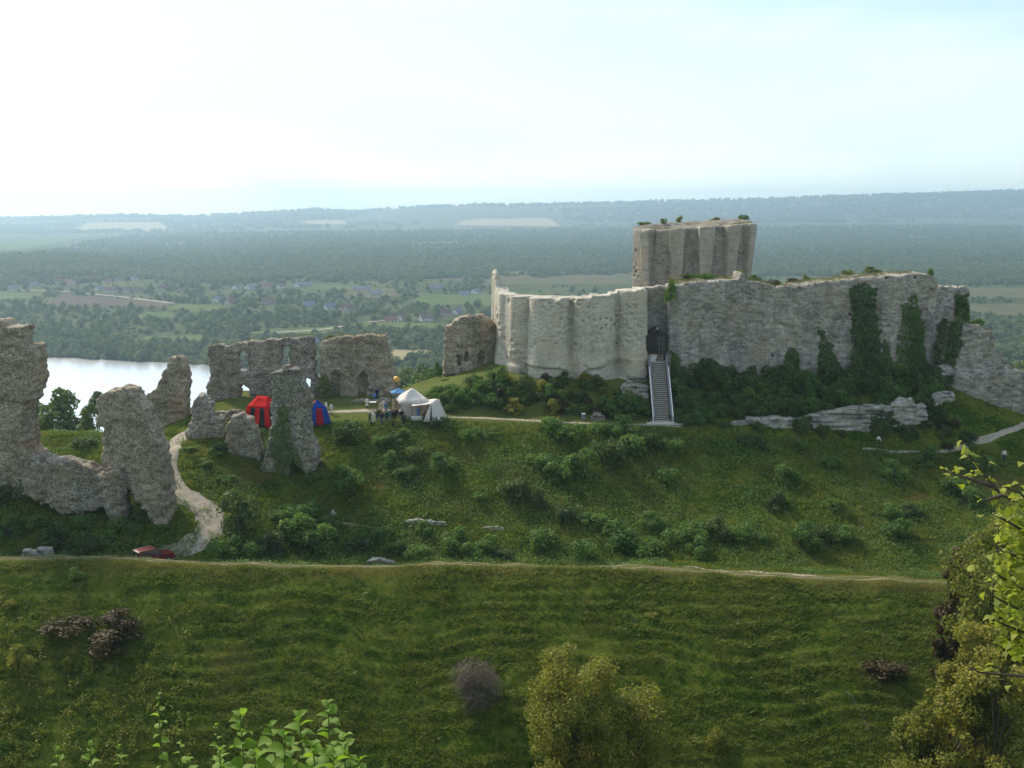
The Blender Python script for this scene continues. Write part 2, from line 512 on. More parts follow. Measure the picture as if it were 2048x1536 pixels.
# ------------------------------------------------------------------ terrain
def fl(*pts):
    """A feature line of the ground: (px, row, y) or ('z', px, y, z) points."""
    out = []
    for p in pts:
        if p[0] == 'z': out.append((X(p[1], p[2]), p[2], p[3]))
        else: out.append(tuple(P(*p)))
    return np.array(sorted(out))
def fz(y, *pz): return fl(*[('z', px, y, z) for px, z in pz])
LINES = [
    fz(-90, (1024, 130)), fz(-8, (1024, 124.0)), fz(1.6, (1024, 123.3)), fz(5, (1024, 120.2)), fz(14, (1024, 113.0)), fz(45, (1024, 88)), fz(78, (1024, 70)),
    fl((-500, 1122, 108), (0, 1123, 108), (200, 1121, 108), (350, 1127, 108), (550, 1139, 108), (700, 1139, 108), (850, 1135, 108), (1000, 1139, 108), (1200, 1136, 108), (1300, 1142, 108), (1450, 1151, 108), (1650, 1162, 108), (1900, 1168, 108), (2100, 1170, 108), (2600, 1175, 108)),
    fl((-500, 1110, 112), (0, 1113, 112), (200, 1112, 112), (330, 1116, 112), (550, 1128, 112), (700, 1130, 112), (850, 1126, 112), (1000, 1130, 112), (1200, 1128, 112), (1300, 1132, 112), (1450, 1142, 112), (1650, 1153, 112), (1900, 1160, 112), (2100, 1162, 112), (2600, 1165, 112)),
    fl(('z', -500, 117, 85.4), ('z', 0, 117, 85.0), ('z', 230, 117, 84.4), ('z', 330, 117, 84.5), ('z', 360, 117, 84.7), ('z', 600, 118, 83.4), ('z', 1200, 118, 83.0), (1330, 1130, 116), (1450, 1140, 116), (1650, 1150, 116), (1900, 1157, 116), (2600, 1160, 116)),
    fl((-500, 1105, 119.5), (200, 1110, 119.5), (345, 1112, 120), (450, 1100, 121), (600, 1114, 124), (1000, 1117, 124), (1250, 1122, 123), (1400, 1128, 121), (1700, 1148, 119), (2048, 1155, 118.5), (2600, 1155, 118.5)),
    fl((-500, 1000, 126), (100, 1010, 126), (300, 1030, 126), (440, 1035, 126), (560, 1012, 130), (700, 1050, 129), (1000, 1055, 129), (1300, 1040, 130), (1700, 1040, 130), (2600, 1040, 130)),
    fl((-500, 905, 135), (130, 905, 135), (345, 905, 136.5), (450, 905, 138), (600, 935, 138), (800, 945, 138), (1200, 948, 138), (1700, 968, 138), (2048, 970, 138), (2600, 970, 138)),
    fl((-500, 868, 142), (130, 868, 142), (300, 872, 142), (378, 866, 144), (450, 850, 146), (640, 850, 147), (900, 838, 148), (1100, 849, 147.5), (1350, 856, 147.5), (1420, 864, 147), (1600, 889, 147), (1750, 902, 147), (1900, 905, 147), (2048, 900, 147), (2600, 900, 147)),
    fl(('z', -500, 149, 92.5), ('z', 300, 149, 93.8), ('z', 378, 150, 95.4), ('z', 640, 151, 95.7), ('z', 900, 151.5, 95.9), ('z', 1250, 151, 95.5), ('z', 1350, 150.6, 95.1), ('z', 1420, 151.5, 95.6), ('z', 1600, 151.5, 96.2), ('z', 1850, 151.5, 95.8), ('z', 1950, 151.5, 94.9), ('z', 2048, 152, 94.0), ('z', 2600, 152, 92)),
    fl(('z', -500, 156, 86), ('z', 250, 156, 88), ('z', 378, 157, 95.3), ('z', 450, 160, 96.6), ('z', 800, 160, 96.8), ('z', 870, 159, 98.3), ('z', 960, 157, 100.2), ('z', 1250, 156.5, 99.9), ('z', 1310, 157, 99.4), ('z', 1400, 157, 100.5), ('z', 1870, 157, 100.4), ('z', 1930, 157, 98.8), ('z', 2000, 157, 96.6), ('z', 2100, 157, 94), ('z', 2600, 157, 88)),
    fz(172, (-500, 76), (300, 80), (378, 91), (450, 96.2), (800, 96.2), (900, 99), (1000, 102), (1870, 102), (1950, 98), (2048, 91), (2600, 82)),
    fz(206, (-500, 68), (300, 71), (450, 84), (800, 86), (1000, 99), (1800, 99), (1950, 90), (2300, 74)),
    fz(262, (-500, 60), (200, 61), (600, 68), (800, 73), (1400, 78), (2300, 72)),
    fz(420, (-500, 33), (400, 35), (700, 50), (1000, 54), (2300, 50)),
    fz(560, (-900, 2.5), (420, 3.0), (2300, 3.0)),
    fz(590, (-900, -1.6), (2300, -1.6)),
    np.array([(-1500, 1040, -1.6), (-413, 915, -1.6), (-248, 862, -1.6), (-163, 812, -1.6), (-82, 770, -1.6), (100, 742, -1.6), (500, 720, -1.6), (1500, 700, -1.6)]),
    np.array([(-1500, 1052, 2.0), (-413, 924, 2.0), (-248, 871, 2.0), (-163, 821, 2.0), (-82, 779, 2.0), (100, 751, 2.0), (500, 729, 2.0), (1500, 709, 2.0)]),
    np.array([(-1500, 1150, 4.5), (1500, 1150, 4.5)]),
    np.array([(-3000, 1500, 6.0), (3000, 1500, 6.0)]),
]
RIDGE_PX = [-600, 0, 30, 250, 400, 500, 640, 710, 830, 960, 1100, 1250, 1500, 1700, 1850, 2048, 2700]
RIDGE_ROW = [432, 436, 438, 431, 434, 428, 421, 425, 416, 412, 411, 407, 400, 395, 390, 383, 372]

def far_z(x, y):
    px = HALF_W + FPX * x / np.maximum(y, 1)
    side = sstep(-0.36, -0.18, x / np.maximum(y, 1))
    base = 6 + 26 * sstep(1500, 2300, y) * (1 - sstep(-0.5, -0.25, x / np.maximum(y, 1))) * (1 - sstep(2300, 3400, y)) + 14 * sstep(1500, 3000, y) * side + (20 + 32 * sstep(0.0, 0.3, x / np.maximum(y, 1))) * sstep(3000, 6300, y) * side
    row = np.interp(px, RIDGE_PX, RIDGE_ROW)
    zr = EYE + (425.2 - row) / FPX * 8600
    zr = zr + 10 * fbm(x / 420, y / 420, 0 * x, 3, 40)
    t = sstep(6000, 8600, y + 500 * fbm(x / 1500, y / 1500, 0 * x, 3, 41))
    return base + (zr - base) * t + 5 * fbm(x / 500, y / 500, 0 * x, 3, 42) * sstep(1500, 2500, y)

def ground_h(x, y):
    x, y = np.broadcast_arrays(np.asarray(x, float), np.asarray(y, float))
    ys = np.stack([np.interp(x, L[:, 0], L[:, 1]) for L in LINES])
    zs = np.stack([np.interp(x, L[:, 0], L[:, 2]) for L in LINES])
    k = np.sum(ys <= y[None], axis=0)
    k0 = np.clip(k - 1, 0, len(LINES) - 1)
    k1 = np.clip(k, 0, len(LINES) - 1)
    tk = lambda a, i: np.take_along_axis(a, i[None], 0)[0]
    y0, y1, z0, z1 = tk(ys, k0), tk(ys, k1), tk(zs, k0), tk(zs, k1)
    t = np.clip((y - y0) / np.maximum(y1 - y0, 1e-6), 0, 1)
    z = z0 + (z1 - z0) * t
    w = sstep(1400, 1700, y)
    return z * (1 - w) + far_z(x, y) * w

ys = np.concatenate([np.arange(-90, 0, 5), np.arange(0, 72, 2), np.arange(72, 86, 0.8), np.arange(86, 109, 0.28), np.arange(109, 162, 0.4), np.arange(162, 270, 2.0), np.arange(270, 1000, 9), np.arange(1000, 3000, 45), np.arange(3000, 15000, 170)])
us = np.linspace(-1, 1, 441)
su = 0.40 * us + 0.60 * us ** 3
def wid(y): return 95 + 0.66 * np.maximum(y, 0)
GY = ys[:, None] + 0 * su[None]
GX = wid(ys)[:, None] * su[None]
GZ = ground_h(GX, GY)
# soften the creases between feature lines (along y, near part)
ker = np.array([1, 2, 3, 2, 1]) / 9
near_rows = (ys > 80) & (ys < 165)
pad = np.pad(GZ, ((2, 2), (0, 0)), 'edge')
sm = sum(ker[i] * pad[i:i + len(ys)] for i in range(5))
GZ = np.where(near_rows[:, None], sm, GZ)
fade = sstep(60, 80, GY) * (1 - sstep(520, 560, GY))
terr = 1 - sstep(147, 150, GY)
lawn_w = sstep(146.5, 148.5, GY) * (1 - sstep(166, 172, GY)) * (1 - sstep(X(1300, 150), X(1500, 150), GX)) * sstep(X(380, 150), X(450, 150), GX)
GZ += fade * (1 - 0.85 * lawn_w) * (0.9 * fbm(GX / 7, GY / 7, 0 * GX, 3, 3) + 0.35 * fbm(GX / 1.6, GY / 1.6, 0 * GX, 2, 8))
# small terraces trodden by sheep along the near slope
sl = sstep(84, 90, GY) * (1 - sstep(104, 107.5, GY))
ph = (GZ * 1.15 + 3.2 * fbm(GX / 11, GY / 9, 0 * GX, 3, 15) + 0.02 * GX)
saw = (ph - np.floor(ph))
GZ += sl * 0.5 * (sstep(0, 0.75, saw) - saw) * (0.3 + 1.4 * noise3(GX / 5, GY / 3, 0 * GX, 19))
NR, NC = GZ.shape

def gz(x, y):
    """Height of the ground mesh."""
    x, y = np.broadcast_arrays(np.asarray(x, float), np.asarray(y, float))
    j = np.clip(np.searchsorted(ys, y) - 1, 0, NR - 2)
    ty = np.clip((y - ys[j]) / (ys[j + 1] - ys[j]), 0, 1)
    def row(jj):
        c = np.interp(x / wid(ys[jj]), su, np.arange(NC))
        c0 = np.clip(np.floor(c).astype(int), 0, NC - 2)
        return GZ[jj, c0] + (GZ[jj, c0 + 1] - GZ[jj, c0]) * (c - c0)
    return row(j) * (1 - ty) + row(j + 1) * ty

_MY = np.concatenate([np.arange(80, 175, 0.15), np.arange(175, 1200, 1.5), np.arange(1200, 9000, 10)])
def hit(px, row, ymin=80.0, ymax=9000.0):
    """First ground point on a pixel's sight line beyond ymin."""
    d = ray(px, row)
    yy = _MY[(_MY >= ymin) & (_MY <= ymax)]
    t = yy / d[1]
    g = gz(d[0] * t, yy)
    below = np.nonzero(EYE + d[2] * t <= g)[0]
    i = below[0] if len(below) else len(yy) - 1
    return np.array([d[0] * t[i], yy[i], g[i]])

# ground material: rough grass, dry grass, lawn, wood floor, farmland
zone = np.zeros((NR, NC, 4), np.float32); zone[..., 3] = 1
dry = sstep(0.05, 0.32, fbm(GX / 9, GY / 6, 0 * GX, 4, 22)) * 0.55
dry = np.maximum(dry, sstep(105.5, 108, GY) * (1 - sstep(112, 114, GY)) * 0.6)
dry = np.maximum(dry, sstep(128, 134, GY) * (1 - sstep(140, 146, GY)) * sstep(0.0, 0.25, fbm(GX / 6, GY / 3, 0 * GX, 3, 25)) * 0.9)
zone[..., 0] = dry * (1 - sstep(300, 400, GY))
zone[..., 1] = np.maximum(lawn_w, sstep(109, 111, GY) * (1 - sstep(113.5, 115, GY)) * 0.65)
zone[..., 2] = sstep(170, 185, GY)
M_GROUND, t, o = new_mat('grassland')
za = ND(t, 'ShaderNodeAttribute', _attribute_name='zone')
zs_ = t.nodes.new('ShaderNodeSeparateColor'); t.links.new(za.outputs['Color'], zs_.inputs[0])
pos = geo_pos(t)
n1 = noise_node(t, pos, 0.22, 6, 0.6); n2 = noise_node(t, pos, 1.6, 5, 0.7); n3 = noise_node(t, pos, 7.0, 3, 0.7)
nb = ND(t, 'ShaderNodeMath', _operation='ADD'); t.links.new(n1, nb.inputs[0]); t.links.new(n2, nb.inputs[1])
g = ramp(t, [(0.75, (0.020, 0.044, 0.005)), (0.95, (0.042, 0.082, 0.008)), (1.08, (0.068, 0.110, 0.012)), (1.3, (0.105, 0.13, 0.02))])
hv = ND(t, 'ShaderNodeMath', _operation='MULTIPLY'); t.links.new(nb.outputs[0], hv.inputs[0]); hv.inputs[1].default_value = 1.0
for e in g.color_ramp.elements: e.position = e.position / 1.4
hv.inputs[1].default_value = 1 / 1.4
t.links.new(hv.outputs[0], g.inputs['Fac'])
dryc = mixc(t, n2, (0.075, 0.060, 0.018), (0.15, 0.115, 0.04))
c1 = mixc(t, zs_.outputs[0], g.outputs['Color'], dryc)
lawnc = mixc(t, n2, (0.07, 0.105, 0.02), (0.15, 0.165, 0.05))
c2 = mixc(t, zs_.outputs[1], c1, lawnc)
nf = noise_node(t, pos, 0.010, 4, 0.6)
nf2 = noise_node(t, pos, 0.06, 4, 0.6)
floorc = mixc(t, maprange(t, nf, 0.42, 0.6), mixc(t, nf2, (0.030, 0.048, 0.016), (0.05, 0.07, 0.024)), mixc(t, nf2, (0.055, 0.075, 0.027), (0.085, 0.098, 0.038)))
c3 = mixc(t, zs_.outputs[2], c2, floorc)
hb = ND(t, 'ShaderNodeMath', _operation='ADD'); t.links.new(n2, hb.inputs[0]); t.links.new(n3, hb.inputs[1])
finish(t, o, c3, 1.0, hb.outputs[0], 0.9, 0.25, 0.05)
gv = np.stack([GX, GY, GZ], -1).reshape(-1, 3)
ii = np.arange(NR * NC).reshape(NR, NC)
gf = np.stack([ii[:-1, :-1], ii[:-1, 1:], ii[1:, 1:], ii[1:, :-1]], -1).reshape(-1, 4)
tag(mobj('ground', gv, gf, M_GROUND, smooth=True, attr={'zone': ('POINT', zone.reshape(-1, 4))}), kind='structure')

# river
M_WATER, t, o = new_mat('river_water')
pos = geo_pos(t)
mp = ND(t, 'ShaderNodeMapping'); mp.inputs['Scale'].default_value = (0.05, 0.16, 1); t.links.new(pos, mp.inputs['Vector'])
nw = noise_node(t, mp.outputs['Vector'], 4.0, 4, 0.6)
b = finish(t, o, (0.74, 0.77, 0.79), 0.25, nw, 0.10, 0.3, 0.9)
b.inputs['Metallic'].default_value = 0.8  # pale metallic base stands in for sun glitter on the water
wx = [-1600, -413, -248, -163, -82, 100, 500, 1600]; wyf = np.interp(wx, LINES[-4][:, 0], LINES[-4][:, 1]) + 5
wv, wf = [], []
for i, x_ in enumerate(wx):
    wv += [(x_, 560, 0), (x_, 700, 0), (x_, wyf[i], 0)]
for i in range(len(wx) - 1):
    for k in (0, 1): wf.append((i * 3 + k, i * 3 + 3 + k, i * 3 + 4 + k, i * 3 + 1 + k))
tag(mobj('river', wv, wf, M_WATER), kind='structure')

# paths draped on the ground
def gravel_mat(name, lo, hi):
    m, t, o = new_mat(name)
    pos = geo_pos(t)
    a, b_ = noise_node(t, pos, 0.9, 5, 0.7), noise_node(t, pos, 9, 3, 0.7)
    c = mixc(t, maprange(t, a, 0.35, 0.65), lo, hi)
    c = mixc(t, maprange(t, b_, 0.35, 0.7, 0, 0.5), c, tuple(v * 0.6 for v in lo))
    finish(t, o, c, 0.95, b_, 0.6, 0.06, 0.1)
    return m
M_GRAVEL = gravel_mat('chalk_gravel', (0.28, 0.25, 0.195), (0.44, 0.405, 0.33))
M_TRACK = gravel_mat('worn_track', (0.16, 0.15, 0.085), (0.32, 0.29, 0.20))
M_SOIL = gravel_mat('bare_soil_and_chalk', (0.06, 0.055, 0.025), (0.15, 0.135, 0.085))
def drape(name, pts, width, mat, kind='structure', lift=0.05, nx=7, seed=0, ragged=0.35, step=0.35):
    pts = np.asarray(pts, float)[:, :2]
    width = np.asarray(width if hasattr(width, '__len__') else [width] * len(pts), float)
    seg = np.r_[0, np.cumsum(np.hypot(*np.diff(pts, axis=0).T))]
    s = np.arange(0, seg[-1], step)
    c = np.stack([np.interp(s, seg, pts[:, 0]), np.interp(s, seg, pts[:, 1])], 1)
    kk = np.ones(9) / 9
    if len(c) > 12:
        for a in (0, 1): c[4:-4, a] = np.convolve(c[:, a], kk, 'same')[4:-4]
    w = np.interp(s, seg, width)
    d = np.gradient(c, axis=0); d /= np.maximum(np.hypot(d[:, 0], d[:, 1]), 1e-6)[:, None]
    nrm = np.stack([-d[:, 1], d[:, 0]], 1)
    tt = np.linspace(-0.5, 0.5, nx)
    V = np.zeros((len(s), nx, 3))
    for k, q in enumerate(tt):
        wob = 1 + ragged * 2 * fbm(s / 1.1, 0 * s + (1 if q > 0 else 5), 0 * s, 3, 60 + seed)
        p = c + nrm * (q * w * wob)[:, None]
        z_ = gz(p[:, 0], p[:, 1])
        V[:, k, 0], V[:, k, 1] = p[:, 0], p[:, 1]
        V[:, k, 2] = z_ + lift - (0.25 if k in (0, nx - 1) else 0.0)
    i2 = np.arange(len(s) * nx).reshape(len(s), nx)
    F = np.stack([i2[:-1, :-1], i2[:-1, 1:], i2[1:, 1:], i2[1:, :-1]], -1).reshape(-1, 4)
    return tag(mobj(name, V.reshape(-1, 3), F, mat, smooth=True), kind=kind)
drape('path', [hit(*p) for p in ((300, 1116, 113), (352, 1106, 113), (400, 1075, 113), (428, 1050), (425, 1030), (395, 1008), (365, 990), (346, 960), (341, 930), (343, 905), (352, 885), (372, 868), (400, 858))], [4.0, 4.0, 4.0, 4.4, 4.4, 3.8, 2.8, 2.0, 1.9, 2.2, 2.7, 2.6, 1.6], M_GRAVEL, lift=0.10, seed=1)
drape('path', [(X(p, 149.3), q) for p, q in ((880, 148.9), (960, 149.2), (1060, 148.8), (1150, 148.4), (1250, 148.3), (1365, 148.6))], [0.5, 0.9, 1.1, 0.7, 0.8, 1.6], M_GRAVEL, seed=2, lift=0.06)
drape('path', [hit(p, r, 140) for p, r in ((1880, 904), (1930, 893), (1980, 877), (2020, 862), (2060, 848), (2120, 836))], [0.7, 1.0, 1.2, 1.2, 1.4, 1.5], M_GRAVEL, seed=3, lift=0.08)
drape('path', [hit(p, r, 140) for p, r in ((1725, 899), (1770, 902), (1815, 905), (1880, 904))], [0.3, 0.6, 0.6, 0.3], M_GRAVEL, seed=4, lift=0.08)
for k, dy in enumerate((109.6, 111.1)):
    drape('wheel_track', [(X(p, dy), dy + 0.25 * math.sin(p / 160.0)) for p in range(-260, 2321, 60)], 0.5, M_TRACK, seed=5 + k, lift=0.06, ragged=0.5, nx=5)
drape('path', [(X(p, 113.5), q) for p, q in ((1335, 115.5), (1420, 114.6), (1500, 113.9), (1580, 113.0), (1660, 112.0))], [0.5, 1.3, 1.8, 1.4, 0.4], M_GRAVEL, seed=8, lift=0.08)
drape('path', [hit(p, r, 114) for p, r in ((535, 1032), (600, 1038), (680, 1046), (770, 1056))], [0.4, 0.45, 0.4, 0.2], M_TRACK, seed=9, lift=0.05, ragged=0.8)
drape('path', [(X(p, 153), q) for p, q in ((640, 152.5), (690, 153.0), (740, 153.6), (800, 153.2))], [0.7, 1.6, 2.0, 0.8], M_GRAVEL, seed=10, lift=0.06)
drape('trodden_trail', [hit(p, r, 114) for p, r in ((1738, 912), (1735, 945), (1730, 980), (1718, 1015), (1716, 1035), (1728, 1070))], [0.3, 0.45, 0.4, 0.35, 0.4, 0.2], M_SOIL, seed=11, lift=0.03, ragged=0.9)
drape('trodden_trail', [hit(p, r, 84) for p, r in ((1690, 1385), (1712, 1410), (1728, 1435), (1740, 1465))], [0.2, 0.5, 0.7, 0.5], M_SOIL, seed=12, lift=0.04, ragged=0.9)
# ------------------------------------------------------------------ masonry
def blocks(x, y, z, w, hgt, seed):
    """A stone-by-stone random offset, -0.5..0.5, in staggered courses."""
    L = _lat(seed)
    k = np.floor(z / hgt).astype(np.int32)
    i = np.floor(x / w + 0.5 * (k % 2) + 0.37 * (k % 3)).astype(np.int32)
    j = np.floor(y / w + 0.25 * (k % 2)).astype(np.int32)
    i, j, k = np.broadcast_arrays(i, j, k)
    return L[i & 31, j & 31, k & 31] - 0.5
def rough(x, y, z, amp, sc, seed): return amp * 2 * fbm(x / sc, y / sc, z / sc, 3, seed)
def finish_field(f, lo, h, name, mat, base, label, cat, group=None, parent=None, part=False):
    v, q = surface_nets(np.ascontiguousarray(f, dtype=np.float32), lo, h)
    ob = mobj(name, v, q, mat, parent=parent, base=base, smooth=True)
    if not part: tag(ob, label, cat, group)
    return ob

def box_sdf(x, y, z, c, hs):
    return np.maximum(np.maximum(np.abs(x - c[0]) - hs[0], np.abs(y - c[1]) - hs[1]), np.abs(z - c[2]) - hs[2])

# -- lobed limestone wall left of the gate
def lobed_wall():
    h = 0.2
    lo, hi = (-5.6, 154.5, 97.5), (X(1297, 158), 182.0, 117.6)
    x, y, z = field_grid(lo, hi, h)
    cl = [(X(1290, 160), 160.6), (X(1185, 160), 160.4), (X(1100, 160), 160.6), (X(1046, 163), 163.0), (X(1019, 167), 167.2), (X(1003, 173), 173.0), (X(1004, 180), 181.5)]
    d2 = seg_dist(x, y - 0.5, cl) - 1.55
    for px, yy, r in ((1268, 160.6, 2.9), (1186, 160.9, 3.7), (1099, 160.4, 3.15), (1047, 163.0, 2.2), (1020, 167.4, 1.85), (1003, 172.8, 1.6)):
        d2 = smin(d2, np.hypot(x - X(px, yy), y - yy) - r, 0.1)
    # keep the courtyard open behind the thick wall
    inner = [(X(1290, 160), 164.6), (X(1185, 160), 164.4), (X(1100, 160), 164.8), (X(1062, 165), 167.4), (X(1040, 168), 170.5), (X(1030, 173), 176.0), (X(1030, 180), 184.0)]
    d2 = np.maximum(d2, -(seg_dist(x, y, inner) - 1.7))
    d2 = np.maximum(d2, (y - 158.0) * 0 + x - X(1292.5, 157.5))
    bat = 0.55 * sstep(105.0, 99.5, z) + 0.02 * (112 - z)
    ztop = 112.35 + 0 * x
    ztop = np.where(x > X(1140, 158), 112.45, ztop); ztop = np.where(x > X(1180, 158), 112.75, ztop)
    ztop = np.where(x > X(1218, 158), 113.0, ztop); ztop = np.where(x > X(1234, 158), 113.45, ztop); ztop = np.where(x > X(1266, 158), 113.75, ztop)
    ztop = ztop + 2.3 * sstep(170.6, 171.6, y) * (1 - sstep(0.1, 0.9, x - X(992, 172))) + 0.7 * sstep(168, 171, y) * (1 - sstep(0, 1.5, x - X(1015, 172)))
    ztop = ztop - 0.5 * np.clip(noise3(x / 1.1, y / 1.1, 0 * x, 5) - 0.55, 0, 1) * 2
    f = np.maximum(np.maximum(d2 - bat, z - ztop), 98 - z)
    f = f + rough(x, y, z, 0.05, 1.2, 30)
    # broken facing near the foot
    base_y = noise3(x / 3.2, 0 * y, z / 1.6, 33)
    f = f + 0.45 * sstep(0.50, 0.60, base_y + 0.25 * sstep(102.6, 100.6, z) - 0.10) * sstep(103.4, 102.0, z)
    # eroded pits and rows of putlog holes
    pit = noise3(x / 0.42, y / 0.42, z / 0.3, 35) * sstep(0.45, 0.6, noise3(x / 2.6, y / 2.6, z / 2.6, 36))
    f = f + 0.22 * sstep(0.52, 0.66, pit)
    for zz, x0, x1, st in ((109.2, X(1120, 158), X(1238, 158), 0.85), (108.0, X(1180, 158), X(1240, 158), 0.75), (111.2, X(1140, 158), X(1215, 158), 1.3), (105.5, X(1070, 158), X(1250, 158), 3.1)):
        hx = x - x0
        cell = np.abs(hx - np.round(hx / st) * st)
        hole = np.maximum(np.maximum(cell - 0.13, np.abs(z - zz - 0.25 * np.sin(np.round(hx / st) * 2.7)) - 0.13), np.maximum(x0 - x, x - x1))
        f = np.maximum(f, -np.maximum(hole, -(d2 - bat) - 0.5))
    return finish_field(f, lo, h, 'lobed_wall', M_LIME, (X(1140, 160), 160, 100), 'pale limestone curtain wall of rounded lobes left of the gate stairs', 'castle wall')
lobed_wall()

# -- rough grey wall right of the gate
WALL_TOP_PX = [1330, 1345, 1365, 1400, 1455, 1470, 1474, 1482, 1486, 1515, 1545, 1570, 1600, 1640, 1665, 1700, 1750, 1800, 1835, 1855, 1866, 1880]
WALL_TOP_ROW = [572, 571, 566, 561, 560, 559, 545, 547, 561, 563, 574, 570, 568, 563, 561, 555, 551, 549, 549, 552, 562, 575]
def long_wall():
    h = 0.22
    lo, hi = (X(1288, 160), 154.0, 96.5), (X(1895, 160), 182.0, 117.6)
    x, y, z = field_grid(lo, hi, h)
    d2 = np.maximum(seg_dist(x, y, [(X(1345, 160), 161.2), (X(1480, 160), 161.0), (X(1650, 160), 160.4), (X(1780, 160), 160.6), (X(1832, 161), 162.2), (X(1836, 170), 171.0)]) - 1.9, -1e9)
    for px, r in ((1372, 3.2), (1440, 3.2), (1518, 3.4), (1602, 3.5), (1688, 3.4), (1768, 3.6)):
        d2 = smin(d2, np.hypot(x - X(px, 160), y - 161.9) - r - 0.25, 0.12)
    d2 = smin(d2, np.hypot(x - X(1832, 162), y - 162.6) - 2.5, 0.4)
    d2 = np.maximum(d2, X(1336, 158) - x)
    # stone recess behind the timber gate
    rec = np.maximum(np.maximum(np.abs(y - 163.6) - 1.4, X(1286, 161) - x), x - X(1342, 161))
    ztop2 = np.interp(x.ravel(), [X(p, 159) for p in WALL_TOP_PX], [P(p, r, 159)[2] for p, r in zip(WALL_TOP_PX, WALL_TOP_ROW)]).reshape(x.shape)
    ztop2 = ztop2 + 0.5 * fbm(x / 0.9, y / 0.9, 0 * x, 3, 50)
    bat = 0.9 * sstep(108.0, 99.0, z) * sstep(X(1800, 160), X(1850, 160), x) + 0.35 * sstep(106, 99, z)
    f = np.minimum(np.maximum(d2 - bat, z - ztop2), np.maximum(rec, z - P(1310, 574, 162)[2] - 0.15 * np.sin(x * 2)))
    gate = np.maximum(np.maximum(np.abs(x - X(1314, 160)) - 0.95, np.abs(z - 103.9) - 1.6), 0 * y)
    f = np.maximum(f, -gate)
    f = np.maximum(f, 97 - z)
    f = f + rough(x, y, z, 0.04, 1.0, 51) + rough(x, y, z, 0.06, 3.5, 54) + 0.11 * blocks(x, y, z, 0.7, 0.44, 52) + 0.35 * np.maximum(blocks(x, y, z, 0.7, 0.44, 53) - 0.44, 0) * 6 * (x > X(1342, 160))
    er = noise3(x / 3.6, y / 3.6, z / 2.2, 56)
    up = sstep(103.0, 108.0, z)
    pit = noise3(x / 0.5, y / 0.5, z / 0.34, 57)
    f = f + 0.2 * sstep(0.62, 0.74, pit) * (0.25 + 0.75 * sstep(0.40, 0.58, er)) * (0.25 + 0.75 * up) * (x > X(1342, 160))
    f = f + 0.12 * sstep(0.60, 0.72, er) * (x > X(1342, 160))
    for px, row in ((1772, 556), (1835, 556), (1545, 712), (1700, 628)):
        c = P(px, row, 158.6)
        f = np.maximum(f, -(np.maximum(np.maximum(np.abs(x - c[0]), np.abs(z - c[2])) - 0.2, y - 160.5)))
    return finish_field(f, lo, h, 'curtain_wall', M_WALL, (X(1600, 160), 160, 100), 'long rough grey curtain wall with eroded stones right of the gate stairs', 'castle wall')
long_wall()

# -- great keep
def keep():
    h = 0.22
    cx, cy, r = X(1379, 183), 184.5, 10.15
    root = empty('keep_tower', (cx, cy, 102)); tag(root, 'round stone keep with wedge buttresses widening upward, plants on its top', 'tower')
    lo, hi = (cx - 12.6, cy - 12.6, 100.5), (cx + 12.6, cy + 12.6, 125.6)
    x, y, z = field_grid(lo, hi, h)
    dx, dy = x - cx, y - cy
    rr = np.hypot(dx, dy)
    top = 122.55 + 0.06 * dx + 0.45 * fbm(x / 1.3, y / 1.3, 0 * x, 3, 70) + 0.75 * sstep(-4, 4, dy)
    f = rr - r - 0.45 * sstep(112, 104, z)
    top_b = top + 0.12
    top = top - 0.6 * sstep(7.5, 6.0, rr)
    f = np.maximum(np.maximum(f, z - top), 101 - z)
    f = f + rough(x, y, z, 0.05, 1.1, 71)
    pit = noise3(x / 0.45, y / 0.45, z / 0.36, 73)
    zone_ = sstep(0.44, 0.56, noise3(x / 3.0, y / 3.0, z / 2.4, 74)) * sstep(120.5, 117.5, z)
    f = f + 0.34 * sstep(0.60, 0.70, pit) * zone_
    def part(g, name, mat):
        v, q = surface_nets(np.ascontiguousarray(g, dtype=np.float32), lo, h)
        ob = link(name, mesh_data(name, v - np.array([cx, cy, 102]), q, mat, smooth=True), root)
        return v, q
    global KEEP_MESH
    KEEP_MESH = part(f, 'drum', M_KEEP)
    for px in (1272, 1329, 1386, 1441, 1486):
        s = np.clip((px - 1379) * (cy - 9) / FPX / 10.9, -0.995, 0.995)
        a = math.asin(s)
        ux, uy = math.sin(a), -math.cos(a)
        along = dx * ux + dy * uy
        across = np.abs(dx * uy - dy * ux)
        k = np.clip((z - 105.0) / 17.0, 0, 1)
        g = np.maximum(across - (0.40 + 0.92 * k), np.maximum(along - (r - 0.15 + 1.35 * k), -along + r - 1.2))
        g = np.maximum(np.maximum(g, z - top_b), 103 - z) + rough(x, y, z, 0.035, 1.1, 76)
        part(g, 'buttress', M_BUTT)
keep()

